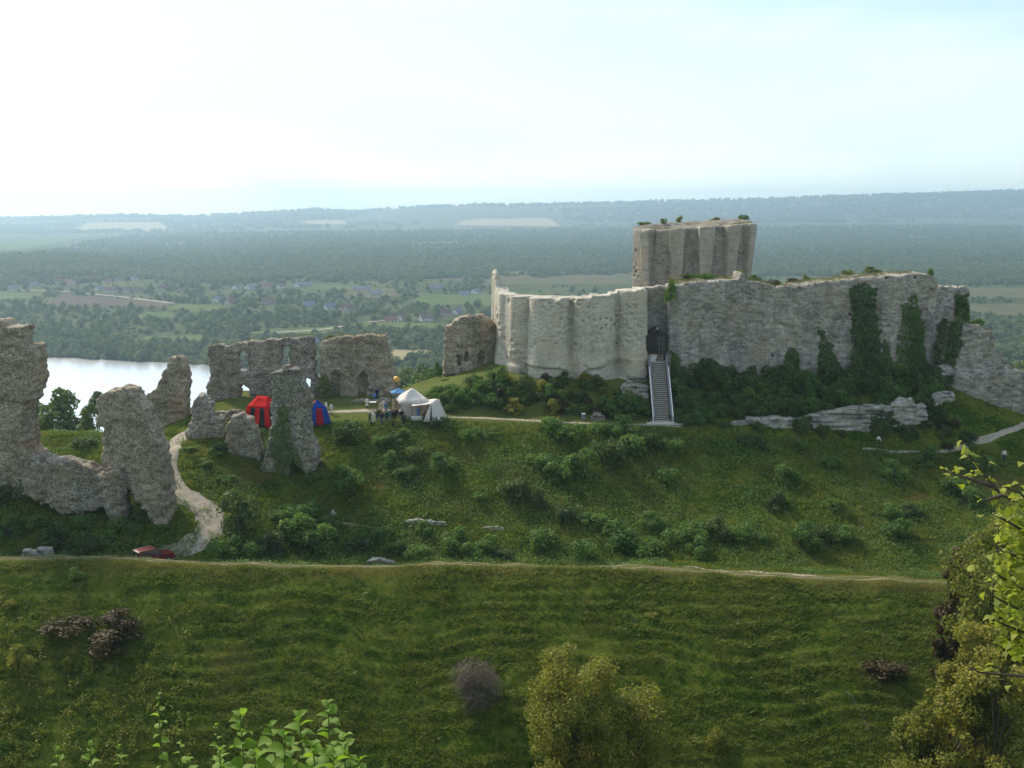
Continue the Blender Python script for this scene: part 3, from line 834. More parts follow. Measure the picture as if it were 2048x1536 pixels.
# -- flint ruins: an outline with thickness, rounded edges, holes and rubble relief
def ruin(name, outline, y, thick, mat, label, cat='ruin', holes=(), niches=(), h=0.2, amp=0.16, yaw=0.0, lean=0.0, seed=0, rnd=0.16, sink=1.2, ledges=(), curve=0.0):
    pts = [P(px, row, y) for px, row in outline]
    poly = np.array([(p[0], p[2]) for p in pts])
    zlow = poly[:, 1].min()
    poly[:, 1] = np.where(poly[:, 1] < zlow + 0.6, poly[:, 1] - sink, poly[:, 1])
    cx = poly[:, 0].mean()
    lo = (poly[:, 0].min() - 0.8, y - thick / 2 - 1.4, poly[:, 1].min() - 1.6)
    hi = (poly[:, 0].max() + 0.8, y + thick / 2 + 1.4 + abs(yaw) * (poly[:, 0].max() - poly[:, 0].min()) + abs(curve) * 2, poly[:, 1].max() + 0.8)
    x, yy, z = field_grid(lo, hi, h)
    X2, Z2 = np.broadcast_arrays(x[:, 0, :], z[0, :, :])
    d2 = np.minimum(poly_sdf(X2, Z2, poly), poly_sdf(X2, Z2 + 0.9, poly))
    for hp in holes:
        hw = np.array([(lambda q: (q[0], q[2]))(P(px, row, y)) for px, row in hp])
        d2 = np.maximum(d2, -poly_sdf(X2, Z2, hw))
    d2 = d2 + 0.55 * fbm(X2 / 1.3, Z2 / 1.3, 0 * X2 + seed, 2, 95) + 0.35 * fbm(X2 / 0.42, Z2 / 0.36, 0 * X2 + seed, 1, 97)
    d2 = d2[:, None, :]
    mid = y + yaw * (x - cx) + lean * (z - poly[:, 1].mean()) + curve * ((x - cx) / (0.5 * (hi[0] - lo[0]))) ** 2
    dy = np.abs(yy - mid) - thick / 2 * (1.0 + 0.18 * sstep(hi[2], lo[2], z))
    q0, q1 = np.maximum(d2 + rnd, 0), np.maximum(dy + rnd, 0)
    f = np.minimum(np.maximum(d2, dy) + rnd, 0) + np.hypot(q0, q1) - rnd
    for np_ in niches:
        hw = np.array([(lambda q: (q[0], q[2]))(P(px, row, y)) for px, row in np_])
        nd = poly_sdf(X2, Z2, hw)[:, None, :]
        f = np.maximum(f, -np.maximum(nd, yy - (mid - thick / 2 + 0.75)))
    for (zr, dep) in ledges:
        zl = P(outline[0][0], zr, y)[2]
        f = f + 0.55 * dep * sstep(0.25, -0.25, z - zl - 0.9 * fbm(x / 1.1, 0 * yy, z * 0, 2, 98)) * (yy < mid)
    f = f + rough(x, yy, z, amp * 0.7, 2.2, 80 + seed) + rough(x, yy, z, amp * 0.25, 0.5, 84 + seed)
    f = f + 0.25 * blocks(x, yy, z, 0.85, 0.5, 99) + 0.5 * np.maximum(blocks(x, yy, z, 1.9, 1.1, 98) - 0.22, 0)
    pit = noise3(x / 0.7, yy / 0.7, z / 0.55, 90 + seed % 5)
    f = f + 0.12 * sstep(0.70, 0.8, pit)
    base = (cx, y, zlow)
    return finish_field(f, lo, h, name, mat, base, label, cat)

ruin('ruined_tower', [(-70, 636), (14, 638), (24, 650), (54, 651), (57, 687), (76, 690), (82, 715), (80, 752), (72, 782), (61, 792), (60, 830), (64, 872), (72, 902), (90, 925), (98, 950), (92, 985), (60, 990), (0, 985), (-70, 985)], 129, 4.0, M_FLINT_WARM, 'tall broken flint tower cut off by the photo edge above the rubble wall', yaw=0.15, seed=1, amp=0.2, ledges=((688, 0.12), (795, 0.35)))
ruin('ruin_pillar', [(194, 802), (205, 790), (232, 779), (255, 775), (276, 776), (288, 792), (302, 812), (316, 846), (334, 877), (341, 912), (346, 962), (352, 1035), (345, 1046), (328, 1036), (300, 1003), (268, 970), (250, 950), (222, 935), (206, 928), (206, 885), (208, 842), (196, 838), (195, 815)], 127, 3.4, M_FLINT_WARM, 'tall leaning flint pillar with overhanging head beside the gravel path', seed=2, amp=0.2, yaw=-0.25, ledges=((838, 0.3),))
ruin('rubble_wall', [(60, 915), (92, 905), (112, 914), (140, 915), (176, 926), (206, 942), (216, 956), (224, 935), (240, 934), (254, 952), (250, 985), (259, 1020), (246, 1034), (226, 1028), (214, 992), (198, 1003), (170, 1012), (135, 1010), (112, 995), (82, 985), (52, 970)], 125.6, 2.6, M_FLINT, 'low collapsed flint wall between the broken tower and leaning pillar', seed=3, amp=0.24, rnd=0.3)
ruin('ruin_pinnacle', [(296, 792), (318, 772), (332, 738), (344, 715), (360, 710), (374, 722), (378, 770), (377, 840), (330, 842), (297, 835)], 153, 2.4, M_FLINT_WARM, 'small pointed flint pinnacle standing in front of the river', seed=4, amp=0.16)
ruin('rubble_lump', [(376, 882), (378, 858), (387, 838), (387, 802), (398, 786), (414, 788), (424, 806), (426, 832), (446, 838), (446, 868), (420, 880)], 142.5, 2.6, M_FLINT, 'squat flint stump left of the red tent', seed=5, amp=0.22, rnd=0.3)
ruin('rubble_lump', [(452, 898), (455, 850), (462, 832), (486, 826), (505, 836), (516, 862), (526, 900), (531, 930), (505, 912), (478, 906)], 139, 2.2, M_FLINT, 'sloping flint rubble chunk just below the red tent', seed=6, amp=0.24, rnd=0.4)
ruin('ruin_pillar', [(547, 742), (560, 737), (600, 736), (611, 762), (623, 800), (621, 840), (626, 880), (641, 912), (637, 926), (616, 934), (602, 920), (588, 900), (580, 935), (582, 1000), (574, 1012), (546, 1010), (534, 985), (524, 940), (534, 900), (546, 850)], 137.5, 2.6, M_FLINT, 'jagged ivy-clad flint pillar standing between the red and blue tents', seed=7, amp=0.2, yaw=0.1)
ruin('ruined_wall', [(420, 806), (418, 780), (424, 745), (421, 700), (424, 690), (470, 686), (545, 679), (590, 676), (626, 675), (629, 700), (627, 742), (640, 770), (645, 808)], 163, 1.9, M_FLINT, 'long flint wall with tall window openings behind the red tent',
     holes=([(482, 742), (481, 702), (488, 695), (497, 700), (498, 742)], [(563, 730), (564, 696), (570, 689), (579, 695), (578, 728)], [(485, 795), (485, 772), (492, 766), (501, 774), (503, 795)], [(596, 788), (597, 760), (604, 753), (618, 758), (622, 780), (615, 790)]), seed=8, yaw=0.12)
ruin('ruined_wall', [(640, 808), (641, 735), (648, 725), (640, 715), (641, 680), (690, 673), (774, 667), (778, 690), (783, 722), (792, 748), (801, 772), (800, 808)], 164, 2.2, M_FLINT_WARM, 'broad flint wall with arched niches behind the people in white',
     niches=([(718, 790), (718, 750), (725, 743), (735, 748), (738, 770), (736, 790)], [(662, 790), (664, 748), (672, 742), (682, 750), (680, 790)]), seed=9)
ruin('round_ruin', [(888, 765), (884, 735), (886, 700), (888, 665), (895, 650), (910, 638), (935, 631), (965, 632), (984, 640), (992, 652), (992, 765)], 169, 3.4, M_FLINT_WARM, 'broken round tower stump with slits beside the lobed wall', cat='tower',
     niches=([(917, 729), (917, 711), (922, 711), (922, 729)], [(932, 719), (932, 702), (936, 702), (936, 719)], [(959, 727), (960, 705), (966, 705), (965, 727)], [(897, 768), (899, 752), (907, 745), (914, 752), (915, 768)], [(923, 768), (925, 750), (933, 743), (941, 752), (941, 768)]), seed=10, curve=2.6, ledges=((690, 0.3),))
ruin('return_wall', [(1860, 680), (1860, 573), (1905, 572), (1934, 572), (1937, 600), (1938, 680)], 170, 2.2, M_WALL, 'small squared wall end with ivy beyond the long grey wall', cat='castle wall', seed=11, amp=0.08, yaw=0.1, rnd=0.15, sink=3)
ruin('broken_wall', [(1868, 760), (1884, 700), (1898, 641), (1918, 640), (1930, 648), (1955, 650), (1960, 657), (1976, 660), (1983, 672), (1984, 704), (1997, 706), (2000, 726), (2016, 729), (2020, 744), (2038, 747), (2042, 758), (2080, 764), (2110, 842), (2048, 838), (2010, 815), (1965, 802), (1925, 790), (1890, 775)], 158, 2.4, M_WALL, 'broken grey wall stepping down the slope at the photo edge', cat='castle wall', seed=12, amp=0.14, yaw=-0.1, ledges=((734, -1.3),))
ruin('low_wall', [(655, 818), (656, 803), (700, 800), (760, 797), (795, 795), (797, 815)], 158.5, 0.8, M_FLINT, 'low flint footing wall behind the people in white', cat='wall', seed=13, amp=0.1, rnd=0.25, h=0.15, sink=0.5)
ruin('low_wall', [(430, 832), (430, 822), (480, 820), (486, 832)], 149.5, 0.8, M_FLINT, 'low flint footing wall left of the red tent', cat='wall', seed=14, amp=0.1, rnd=0.2, h=0.15, sink=0.5)
ruin('chalk_wall', [(44, 1113), (46, 1102), (66, 1098), (90, 1095), (107, 1094), (108, 1112)], 116.6, 0.7, M_CHALK, 'low white chalk wall in the grass near the red car', cat='wall', seed=15, amp=0.07, rnd=0.15, h=0.12, sink=0.8)

# -- chalk rock faces under the grey wall: bedded ledges
def rock(name, outline, y, thick, label, seed, h=0.17, amp=0.22, bed=0.62, mat=None):
    pts = [P(px, row, y) for px, row in outline]
    poly = np.array([(p[0], p[2]) for p in pts])
    lo = (poly[:, 0].min() - 0.6, y - thick / 2 - 0.8, poly[:, 1].min() - 0.6)
    hi = (poly[:, 0].max() + 0.6, y + thick / 2 + 0.8, poly[:, 1].max() + 0.6)
    x, yy, z = field_grid(lo, hi, h)
    X2, Z2 = np.broadcast_arrays(x[:, 0, :], z[0, :, :])
    d2 = poly_sdf(X2, Z2, poly)[:, None, :]
    lay = z / bed + 0.5 * fbm(x / 4, yy / 4, z / 4, 2, seed) + 0.04 * x
    fr = lay - np.floor(lay)
    step_ = 0.5 * (noise3(x / 2.4, 0 * yy, np.floor(lay), seed + 1) - 0.5)
    f = np.maximum(d2, np.abs(yy - y) - thick / 2 + step_)
    f = f + 0.42 * sstep(0.14, 0.0, np.minimum(fr, 1 - fr)) * (noise3(x / 1.5, yy, np.floor(lay + 0.5), seed + 4) > 0.35)
    jx = x / 1.4 + 3 * noise3(0 * x, 0 * yy, np.floor(lay), seed + 2)
    fj = np.abs(jx - np.round(jx))
    f = f + 0.2 * sstep(0.05, 0.0, fj)
    f = f + rough(x, yy, z, amp, 1.2, seed) + rough(x, yy, z, amp * 0.4, 0.4, seed + 3)
    return finish_field(f, lo, h, name, mat or M_CHALK, (poly[:, 0].mean(), y, poly[:, 1].min()), label, 'rock')
rock('chalk_cliff', [(1420, 868), (1430, 850), (1470, 842), (1500, 833), (1540, 830), (1585, 836), (1620, 828), (1690, 815), (1730, 808), (1775, 812), (1784, 804), (1802, 796), (1820, 795), (1826, 810), (1848, 809), (1850, 836), (1826, 848), (1800, 862), (1770, 886), (1700, 892), (1640, 888), (1590, 884), (1540, 882), (1490, 872)], 150.4, 2.0, 'long bedded chalk rock face under the grey wall', 21)
rock('chalk_cliff', [(1866, 812), (1868, 790), (1890, 782), (1907, 784), (1909, 800), (1895, 803), (1880, 806)], 152.0, 1.4, 'small chalk rock jutting from the thicket near the broken wall', 27)
rock('chalk_outcrop', [(1240, 775), (1255, 760), (1276, 768), (1296, 772), (1296, 822), (1270, 820), (1250, 800)], 154.6, 2.2, 'chalk boulder face left of the stair head', 29, mat=M_WALL)
def outcrop(px, row, w, hgt, label, seed, name='chalk_outcrop', ymin=114, mat=None):
    p = hit(px, row, ymin)
    k = FPX / p[1] / 1.02
    hw = w / 2
    out = [(px - hw, row + 3), (px - hw * 0.7, row - hgt * 0.5), (px - hw * 0.2, row - hgt), (px + hw * 0.35, row - hgt * 0.8), (px + hw * 0.8, row - hgt * 0.35), (px + hw, row + 4), (px, row + 8)]
    return rock(name, out, p[1], max(0.8, hgt / k * 1.3), label, seed, h=0.12, amp=0.15, bed=0.35, mat=mat)
outcrop(845, 1044, 104, 6, 'white chalk scar across the middle of the castle slope', 31)
outcrop(985, 1056, 54, 4, 'small chalk scar right of the white one on the slope', 33)
outcrop(667, 1030, 13, 10, 'lone white rock above the trail on the castle slope', 35)
outcrop(762, 1128, 72, 14, 'rounded grassy boulder at the edge of the wheel track', 37, name='boulder', mat=M_WALL)
outcrop(1196, 836, 32, 14, 'grey boulder on the terrace beside the litter bin', 39, name='boulder', ymin=140, mat=M_WALL)
outcrop(1022, 818, 22, 12, 'pale boulder at the foot of the thicket above the terrace path', 41, name='boulder', ymin=140)
outcrop(940, 786, 16, 9, 'pale stone lying in the thicket below the round ruin', 45, name='boulder', ymin=140)
# ------------------------------------------------------------------ foliage helpers
def leaf_mesh(name, pts, nrm, size, mat, seed, aspect=0.62, upright=0.0, jitter=0.9):
    r = np.random.default_rng(seed)
    n = len(pts)
    nn = nrm + jitter * r.normal(size=(n, 3))
    nn /= np.linalg.norm(nn, axis=1)[:, None] + 1e-9
    t = r.normal(size=(n, 3)); t[:, 2] += upright * 3
    t -= nn * np.sum(t * nn, 1)[:, None]
    t /= np.linalg.norm(t, axis=1)[:, None] + 1e-9
    s = np.cross(nn, t)
    L = (size * r.uniform(0.65, 1.35, n))[:, None]
    v = np.stack([pts - t * L * 0.5, pts + s * L * 0.5 * aspect, pts + t * L * 0.5, pts - s * L * 0.5 * aspect], 1).reshape(-1, 3)
    f = np.arange(4 * n).reshape(n, 4)
    return mesh_data(name, v, f, mat, attr={'rnd': ('FACE', r.random(n))})

def lumpy(seed, n, lumps=12, flat=1.0, spread=0.62, low=0.0, rad=(0.28, 0.5), fill=0.35):
    """Points and outward directions over a cluster of leafy lumps in a unit crown (z 0..~1.3)."""
    r = np.random.default_rng(seed)
    c = []
    while len(c) < lumps:
        p = r.uniform(-1, 1, 3)
        if np.linalg.norm(p) < 1: c.append(p * spread)
    c = np.array(c); c[:, 2] = c[:, 2] * flat + 0.62 * flat
    rr = r.uniform(rad[0], rad[1], lumps)
    w = rr ** 2 / np.sum(rr ** 2)
    k = r.choice(lumps, n, p=w)
    d = r.normal(size=(n, 3)); d /= np.linalg.norm(d, axis=1)[:, None]
    d[:, 2] = np.where(d[:, 2] < -0.4, -d[:, 2], d[:, 2])
    q = np.where(r.random(n) < fill, r.random(n) ** 0.5, r.uniform(0.85, 1.12, n))
    p = c[k] + d * (rr[k] * q)[:, None]
    p[:, 2] = np.where(p[:, 2] < low, low + np.abs(r.normal(size=n)) * 0.08, p[:, 2])
    p[:, 2] -= np.percentile(p[:, 2], 4)
    return p, d

def stems_mesh(name, seed, h=0.9, n=5, rad=0.03, spread=0.45, mat=None):
    r = np.random.default_rng(seed)
    m = MB()
    for k in range(n):
        a = 2 * math.pi * k / n + r.uniform(-0.4, 0.4)
        e = spread * r.uniform(0.5, 1)
        m.tube([(0, 0, -0.12), (e * 0.35 * math.cos(a), e * 0.35 * math.sin(a), h * 0.45), (e * math.cos(a), e * math.sin(a), h)], [rad, rad * 0.7, rad * 0.25], 5)
    return mesh_data(name, m.v, m.f, mat or M_BARK)

def trunk_mesh(name, seed, h=1.0, rad=0.05, limbs=5, mat=None):
    r = np.random.default_rng(seed)
    m = MB()
    m.tube([(0, 0, -0.15), (0.01, 0, 0.2 * h), (0.03 * r.normal(), 0.03 * r.normal(), 0.55 * h), (0.05 * r.normal(), 0.05 * r.normal(), h)], [rad * 1.3, rad, rad * 0.7, rad * 0.2], 7)
    for k in range(limbs):
        a = 2 * math.pi * k / limbs + r.uniform(-0.5, 0.5); z0 = h * r.uniform(0.3, 0.6)
        m.tube([(0, 0, z0), (0.25 * math.cos(a), 0.25 * math.sin(a), z0 + 0.18 * h), (0.5 * math.cos(a), 0.5 * math.sin(a), z0 + 0.33 * h)], [rad * 0.5, rad * 0.35, rad * 0.1], 5)
    return mesh_data(name, m.v, m.f, mat or M_BARK)

def shift(me_pts, dz): q = me_pts.copy(); q[:, 2] += dz; return q

def plant(name, loc, foliage_me, stem_me, scale, rz, label, cat, group=None, crown='foliage', stem='stem', sx=None):
    root = empty(name, loc, rz)
    root.scale = scale if hasattr(scale, '__len__') else (scale, scale, scale)
    tag(root, label, cat, group)
    link(crown, foliage_me, root)
    if stem_me is not None: link(stem, stem_me, root)
    return root

# ------------------------------------------------------------------ valley: fields, houses, trees, woods
def field_mat(name, a, b, scale=0.03, rows=0.0):
    m, t, o = new_mat(name)
    pos = geo_pos(t)
    n = noise_node(t, pos, scale, 5, 0.65)
    c = mixc(t, maprange(t, n, 0.35, 0.65), a, b)
    if rows:
        wv = ND(t, 'ShaderNodeTexWave', Scale=rows, Distortion=0.6); t.links.new(pos, wv.inputs['Vector'])
        c = mixc(t, 0.4, c, wv.outputs['Color'], 'MULTIPLY')
    finish(t, o, c, 1.0, None, spec=0.05)
    return m
F_GREEN = field_mat('meadow', (0.055, 0.085, 0.025), (0.09, 0.12, 0.036))
F_PALE = field_mat('stubble_field', (0.20, 0.17, 0.09), (0.29, 0.25, 0.14))
F_BROWN = field_mat('vineyard_soil', (0.085, 0.062, 0.045), (0.12, 0.09, 0.06), 0.05, 0.12)
F_SCRUB = field_mat('heath_clearing', (0.06, 0.065, 0.03), (0.095, 0.09, 0.046), 0.02)
F_LANE = field_mat('lane_surface', (0.30, 0.28, 0.23), (0.38, 0.35, 0.29))
FIELDS = []
def farground(px, row):
    return hit(px, row, 715 if row > 460 else 2000)
def field(corners, mat, name='field', nx=22, ny=8, lift=0.7, clear=True):
    w = [farground(*c) for c in corners]
    V = []
    for j in range(ny + 1):
        for i in range(nx + 1):
            u, v = i / nx, j / ny
            p = (w[0] * (1 - u) + w[1] * u) * (1 - v) + (w[3] * (1 - u) + w[2] * u) * v
            e = 0.5 - abs(0.5 - v)
            p = p + np.array([0, 1, 0]) * (0.02 * p[1] * fbm(np.array(u * 5.0), np.array(v * 2.0), np.array(corners[0][0] / 50.0), 2, 66)) * (1 if lift else 0)
            z_ = float(gz(p[0], p[1])) + lift
            V.append((p[0], p[1], z_))
    F = [(j * (nx + 1) + i, j * (nx + 1) + i + 1, (j + 1) * (nx + 1) + i + 1, (j + 1) * (nx + 1) + i) for j in range(ny) for i in range(nx)]
    if clear: FIELDS.append(np.array(corners, float))
    return tag(mobj(name, V, F, mat, smooth=True), kind='structure')
field([(-60, 602), (60, 600), (105, 586), (-60, 586)], F_GREEN)
field([(90, 612), (345, 616), (330, 604), (120, 590)], F_BROWN)
field([(330, 622), (470, 628), (440, 612), (350, 610)], F_GREEN)
field([(268, 641), (350, 637), (345, 626), (285, 627)], F_GREEN)
field([(285, 684), (430, 690), (400, 672), (290, 674)], F_GREEN)
field([(470, 671), (665, 668), (690, 654), (540, 660)], F_GREEN)
field([(690, 655), (900, 661), (890, 648), (720, 644)], F_GREEN)
field([(560, 562), (990, 562), (990, 553), (520, 549)], F_SCRUB)
field([(960, 572), (1290, 572), (1290, 540), (1010, 541)], F_SCRUB)
field([(820, 612), (990, 614), (985, 592), (840, 590)], F_GREEN)
field([(690, 598), (800, 596), (790, 577), (700, 577)], F_SCRUB)
field([(780, 720), (870, 724), (860, 702), (775, 701)], F_PALE)
field([(610, 580), (720, 582), (700, 572), (620, 570)], F_GREEN)
field([(1935, 596), (2090, 600), (2090, 576), (1935, 578)], F_SCRUB)
field([(1935, 632), (2090, 636), (2090, 608), (1935, 610)], F_SCRUB)
for c, w_ in (([(40, 582), (120, 584), (230, 594), (350, 609)], 7), ([(735, 646), (800, 640), (830, 641)], 6), ([(550, 667), (660, 660), (690, 653)], 6)):
    pts = [farground(*p) for p in c]
    drape('lane', pts, w_, F_LANE, lift=1.2, step=6.0, nx=3, ragged=0.05)
for c, m_ in (([(150, 462), (350, 462), (320, 445), (170, 447)], F_PALE), ([(905, 452), (1125, 453), (1100, 437), (930, 440)], F_PALE), ([(600, 449), (700, 450), (690, 441), (620, 442)], F_PALE), ([(-20, 505), (150, 480), (190, 470), (-20, 490)], F_GREEN), ([(1290, 455), (1290, 455), (1200, 447), (1140, 448)], F_GREEN)):
    field(c, m_, lift=3.0)

def inside_px(px, row, polys, grow=0.0):
    m = np.zeros(np.shape(px), bool)
    for q in polys: m |= poly_sdf(np.asarray(px, np.float32), np.asarray(row, np.float32), q) < grow
    return m

# houses
M_PLASTER = [plain('white_plaster', (0.72, 0.70, 0.66), 0.9, 0.1, 0, 0.06, 0.5), plain('cream_plaster', (0.62, 0.55, 0.44), 0.9, 0.1, 0, 0.06, 0.5), plain('grey_plaster', (0.45, 0.44, 0.42), 0.9, 0.1, 0, 0.06, 0.5)]
M_ROOF = [plain('red_tiles', (0.19, 0.105, 0.08), 0.85, 0.1, 0, 0.25, 1.0), plain('brown_tiles', (0.16, 0.115, 0.095), 0.85, 0.1, 0, 0.25, 1.0), plain('slate', (0.16, 0.17, 0.20), 0.7, 0.2, 0, 0.2, 1.0)]
M_PANE = plain('dark_window', (0.03, 0.035, 0.04), 0.25, 0.5, 0, 0.1, 1.0)
M_DOOR = plain('brown_door', (0.16, 0.10, 0.06), 0.7, 0.2, 0, 0.1, 1.0)
HOUSES = []
def house(px, row, L=14, W=9, wall=4.0, roof=4.6, rz=0.2, plaster=0, tiles=0, label='', hip=False):
    p = farground(px, row)
    root = empty('house', (p[0], p[1], p[2] - 0.4), rz)
    tag(root, label, 'house', 'houses in the valley')
    hl, hw = L / 2, W / 2
    m = MB()
    m.add([(-hl, -hw, -1), (hl, -hw, -1), (hl, hw, -1), (-hl, hw, -1), (-hl, -hw, wall), (hl, -hw, wall), (hl, hw, wall), (-hl, hw, wall), (-hl, 0, wall + roof * 0.96), (hl, 0, wall + roof * 0.96)],
          [(0, 1, 5, 4), (2, 3, 7, 6), (1, 2, 6, 9, 5), (3, 0, 4, 8, 7), (3, 2, 1, 0)])
    m.build('wall', M_PLASTER[plaster], root)
    e = 0.6
    rf = MB()
    for s in (-1, 1):
        k = roof / hw
        rf.sheet([(-hl - e, s * (hw + e), wall - e * k + 0.15), (hl + e, s * (hw + e), wall - e * k + 0.15), (hl + e - (2.0 if hip else 0), 0, wall + roof + 0.15), (-hl - e + (2.0 if hip else 0), 0, wall + roof + 0.15)], 0.3)
    ro = rf.build('roof', M_ROOF[tiles], root)
    MB().box((hl * 0.5, -0.5, wall + roof * 0.7), (hl * 0.5 + 0.9, 0.5, wall + roof + 1.3)).build('chimney', M_ROOF[0], ro)
    xs = np.linspace(-hl + 2.2, hl - 2.2, 4)
    for i, x_ in enumerate(xs):
        if i == 1:
            MB().box((x_ - 0.6, -hw - 0.06, -0.2), (x_ + 0.6, -hw + 0.05, 2.2)).build('door', M_DOOR, root)
        else:
            MB().box((x_ - 0.65, -hw - 0.06, 1.0), (x_ + 0.65, -hw + 0.05, 2.6)).build('window', M_PANE, root)
    for s in (-1, 1):
        for z_ in (1.0, wall + 0.4):
            MB().box((s * hl - 0.06, -0.6, z_), (s * hl + 0.06, 0.6, z_ + 1.5)).build('window', M_PANE, root)
    HOUSES.append((px, row))
    return root
HL = [
    (26, 581, 15, 0, 2, 1.2, 'white gabled house at the field edge, leftmost in the village'), (67, 573, 15, 2, 2, 1.3, 'grey steep-roofed house second from the left in the village'), (93, 564, 18, 0, 0, 0.5, 'white house with red roof above the grey gabled house'),
    (113, 566, 14, 1, 0, 0.1, 'low red-roofed house right behind the white red-roofed one'), (140, 569, 15, 1, 0, -0.2, 'cream house with faded red roof, fifth along the village'), (167, 564, 14, 0, 2, 0.9, 'white slate-roofed house left of the long red roof'),
    (183, 562, 20, 1, 0, 0.05, 'long red-roofed house in the middle of the village'), (198, 581, 11, 0, 2, 1.2, 'small bluish-white house below the long red roof'), (215, 567, 13, 1, 0, 0.8, 'cream house right of the long red roof'),
    (222, 585, 17, 0, 1, 0.1, 'white brown-roofed house at the vineyard edge'), (239, 564, 16, 1, 1, 0.3, 'brown-roofed house behind the village centre'), (251, 558, 14, 0, 2, 0.7, 'white house with slate roof at the wood edge'),
    (268, 561, 13, 0, 2, 1.3, 'bright white gable right of the village centre'), (254, 585, 14, 0, 1, 1.2, 'white house at the lower end of the village lane'), (277, 585, 14, 1, 1, 0.3, 'cream house last on the lower village lane'),
    (300, 555, 18, 2, 2, 0.1, 'grey slate-roofed house among trees behind the village'), (330, 555, 13, 0, 2, 1.0, 'white house behind the village under the forest'), (359, 553, 18, 0, 2, 0.1, 'long pale house under the forest edge'),
    (410, 553, 20, 1, 0, 0.4, 'large red-roofed house below the forest edge'), (426, 552, 18, 1, 0, 1.0, 'red-roofed house adjoining the large one below the forest'), (325, 580, 13, 1, 1, 0.2, 'brown-roofed house hidden in trees right of the vineyard'),
    (473, 578, 13, 0, 1, 1.3, 'white gable, left one of the row above the meadow'), (500, 578, 15, 0, 2, 1.2, 'white gable with slate roof in the row above the meadow'), (535, 576, 22, 1, 0, 0.05, 'long red-roofed house in the row above the meadow'),
    (562, 577, 14, 0, 1, 1.1, 'white gable right of the long red-roofed row house'), (598, 574, 14, 0, 2, 1.2, 'bright white gable near the right end of the row'), (612, 574, 16, 2, 2, 0.2, 'grey slate house ending the row above the meadow'),
    (436, 604, 12, 0, 2, 1.2, 'small white gable among dark trees'), (461, 609, 13, 1, 0, 1.1, 'narrow cream house among dark trees'), (537, 611, 17, 2, 1, 0.3, 'grey house with brown roof in the middle trees'),
    (617, 615, 15, 2, 2, 0.4, 'grey slate-roofed house beside a round tree'), (660, 619, 13, 0, 2, 0.6, 'small white house with bright walls in the middle trees'), (690, 621, 12, 1, 1, 0.3, 'brown-roofed house right of the small white one'),
    (782, 645, 14, 1, 0, 0.15, 'large red-roofed house with cream walls by the green lane'), (804, 641, 11, 0, 1, 1.15, 'tall white gable adjoining the large red-roofed house'), (852, 641, 15, 0, 1, 0.55, 'white house with wide brown roof right of the white gable'),
    (892, 632, 12, 1, 1, 0.2, 'brown-roofed house above the round tower stump'), (915, 628, 10, 0, 2, 0.9, 'small white house above the round tower stump'), (698, 623, 12, 2, 1, 0.9, 'brown house left of the large red-roofed one'),
    (952, 587, 14, 0, 2, 1.1, 'white gable alone in the far meadow'), (929, 593, 14, 0, 2, 0.1, 'low white house left of the far meadow gable'), (724, 582, 26, 2, 2, 0.05, 'long low grey shed in the far meadow'),
    (752, 592, 16, 2, 2, 0.1, 'low pale shed below the long grey shed'), (873, 579, 18, 2, 2, 0.1, 'long pale shed at the far wood edge'), (1003, 587, 16, 2, 2, 0.1, 'low white shed just above the lobed wall'),
    (629, 690, 9, 0, 2, 1.25, 'pale slate-roofed gable seen between the two ruined walls'),
]
for px, row, L, pl, ti, rz, lab in HL:
    house(px, row, L, min(9.5, L * 0.66), 3.6, 4.4, rz, pl, ti, lab)
ORDF = ['second', 'third', 'fourth', 'first', 'tenth', 'eleventh', 'ninth', 'sixth', 'seventh', 'eighth', 'twelfth', 'fifth']
# far villages on the hills: the few pale houses that show
for i, (px, row) in enumerate(((92, 472), (112, 470), (128, 474), (80, 476), (1120, 416), (1132, 418), (1112, 421), (640, 456), (662, 455), (690, 447), (1215, 444), (420, 447))):
    house(px, row, 26, 16, 6, 7, 0.3 * i, 0, 1 + i % 2, f'pale speck of a house on the far hills, {ORDF[i]} of twelve from the left').__setitem__('group', 'far houses on the hills')
# two far towers on the skyline
def skyline_tower(px, row_top, row_base, w, name, label, cap):
    y_ = 8400.0
    x_ = X(px, y_); zb = float(gz(x_, y_)) - 4
    zt = P(px, row_top, y_)[2]
    root = empty(name, (x_, y_, zb)); tag(root, label, 'tower')
    h_ = zt - zb
    if cap:
        MB().tube([(0, 0, -5), (0, 0, h_ * 0.72)], w * 0.28, 10).build('shaft', M_PLASTER[2], root)
        MB().tube([(0, 0, h_ * 0.70), (0, 0, h_ * 0.8), (0, 0, h_)], [w * 0.3, w * 0.6, w * 0.6], 12).build('tank', M_PLASTER[2], root)
    else:
        MB().box((-w / 2, -w / 2, -5), (w / 2, w / 2, h_ * 0.86)).build('shaft', M_PLASTER[2], root)
        MB().box((-w / 2, -w / 2, h_ * 0.865), (w / 2, w / 2, h_), 0.3).build('roof', M_ROOF[2], root)
skyline_tower(954, 404, 412, 20, 'water_tower', 'tiny water tower on the hazy skyline', True)
skyline_tower(1108, 403, 412, 24, 'church_tower', 'tiny square church tower on the hazy skyline', False)

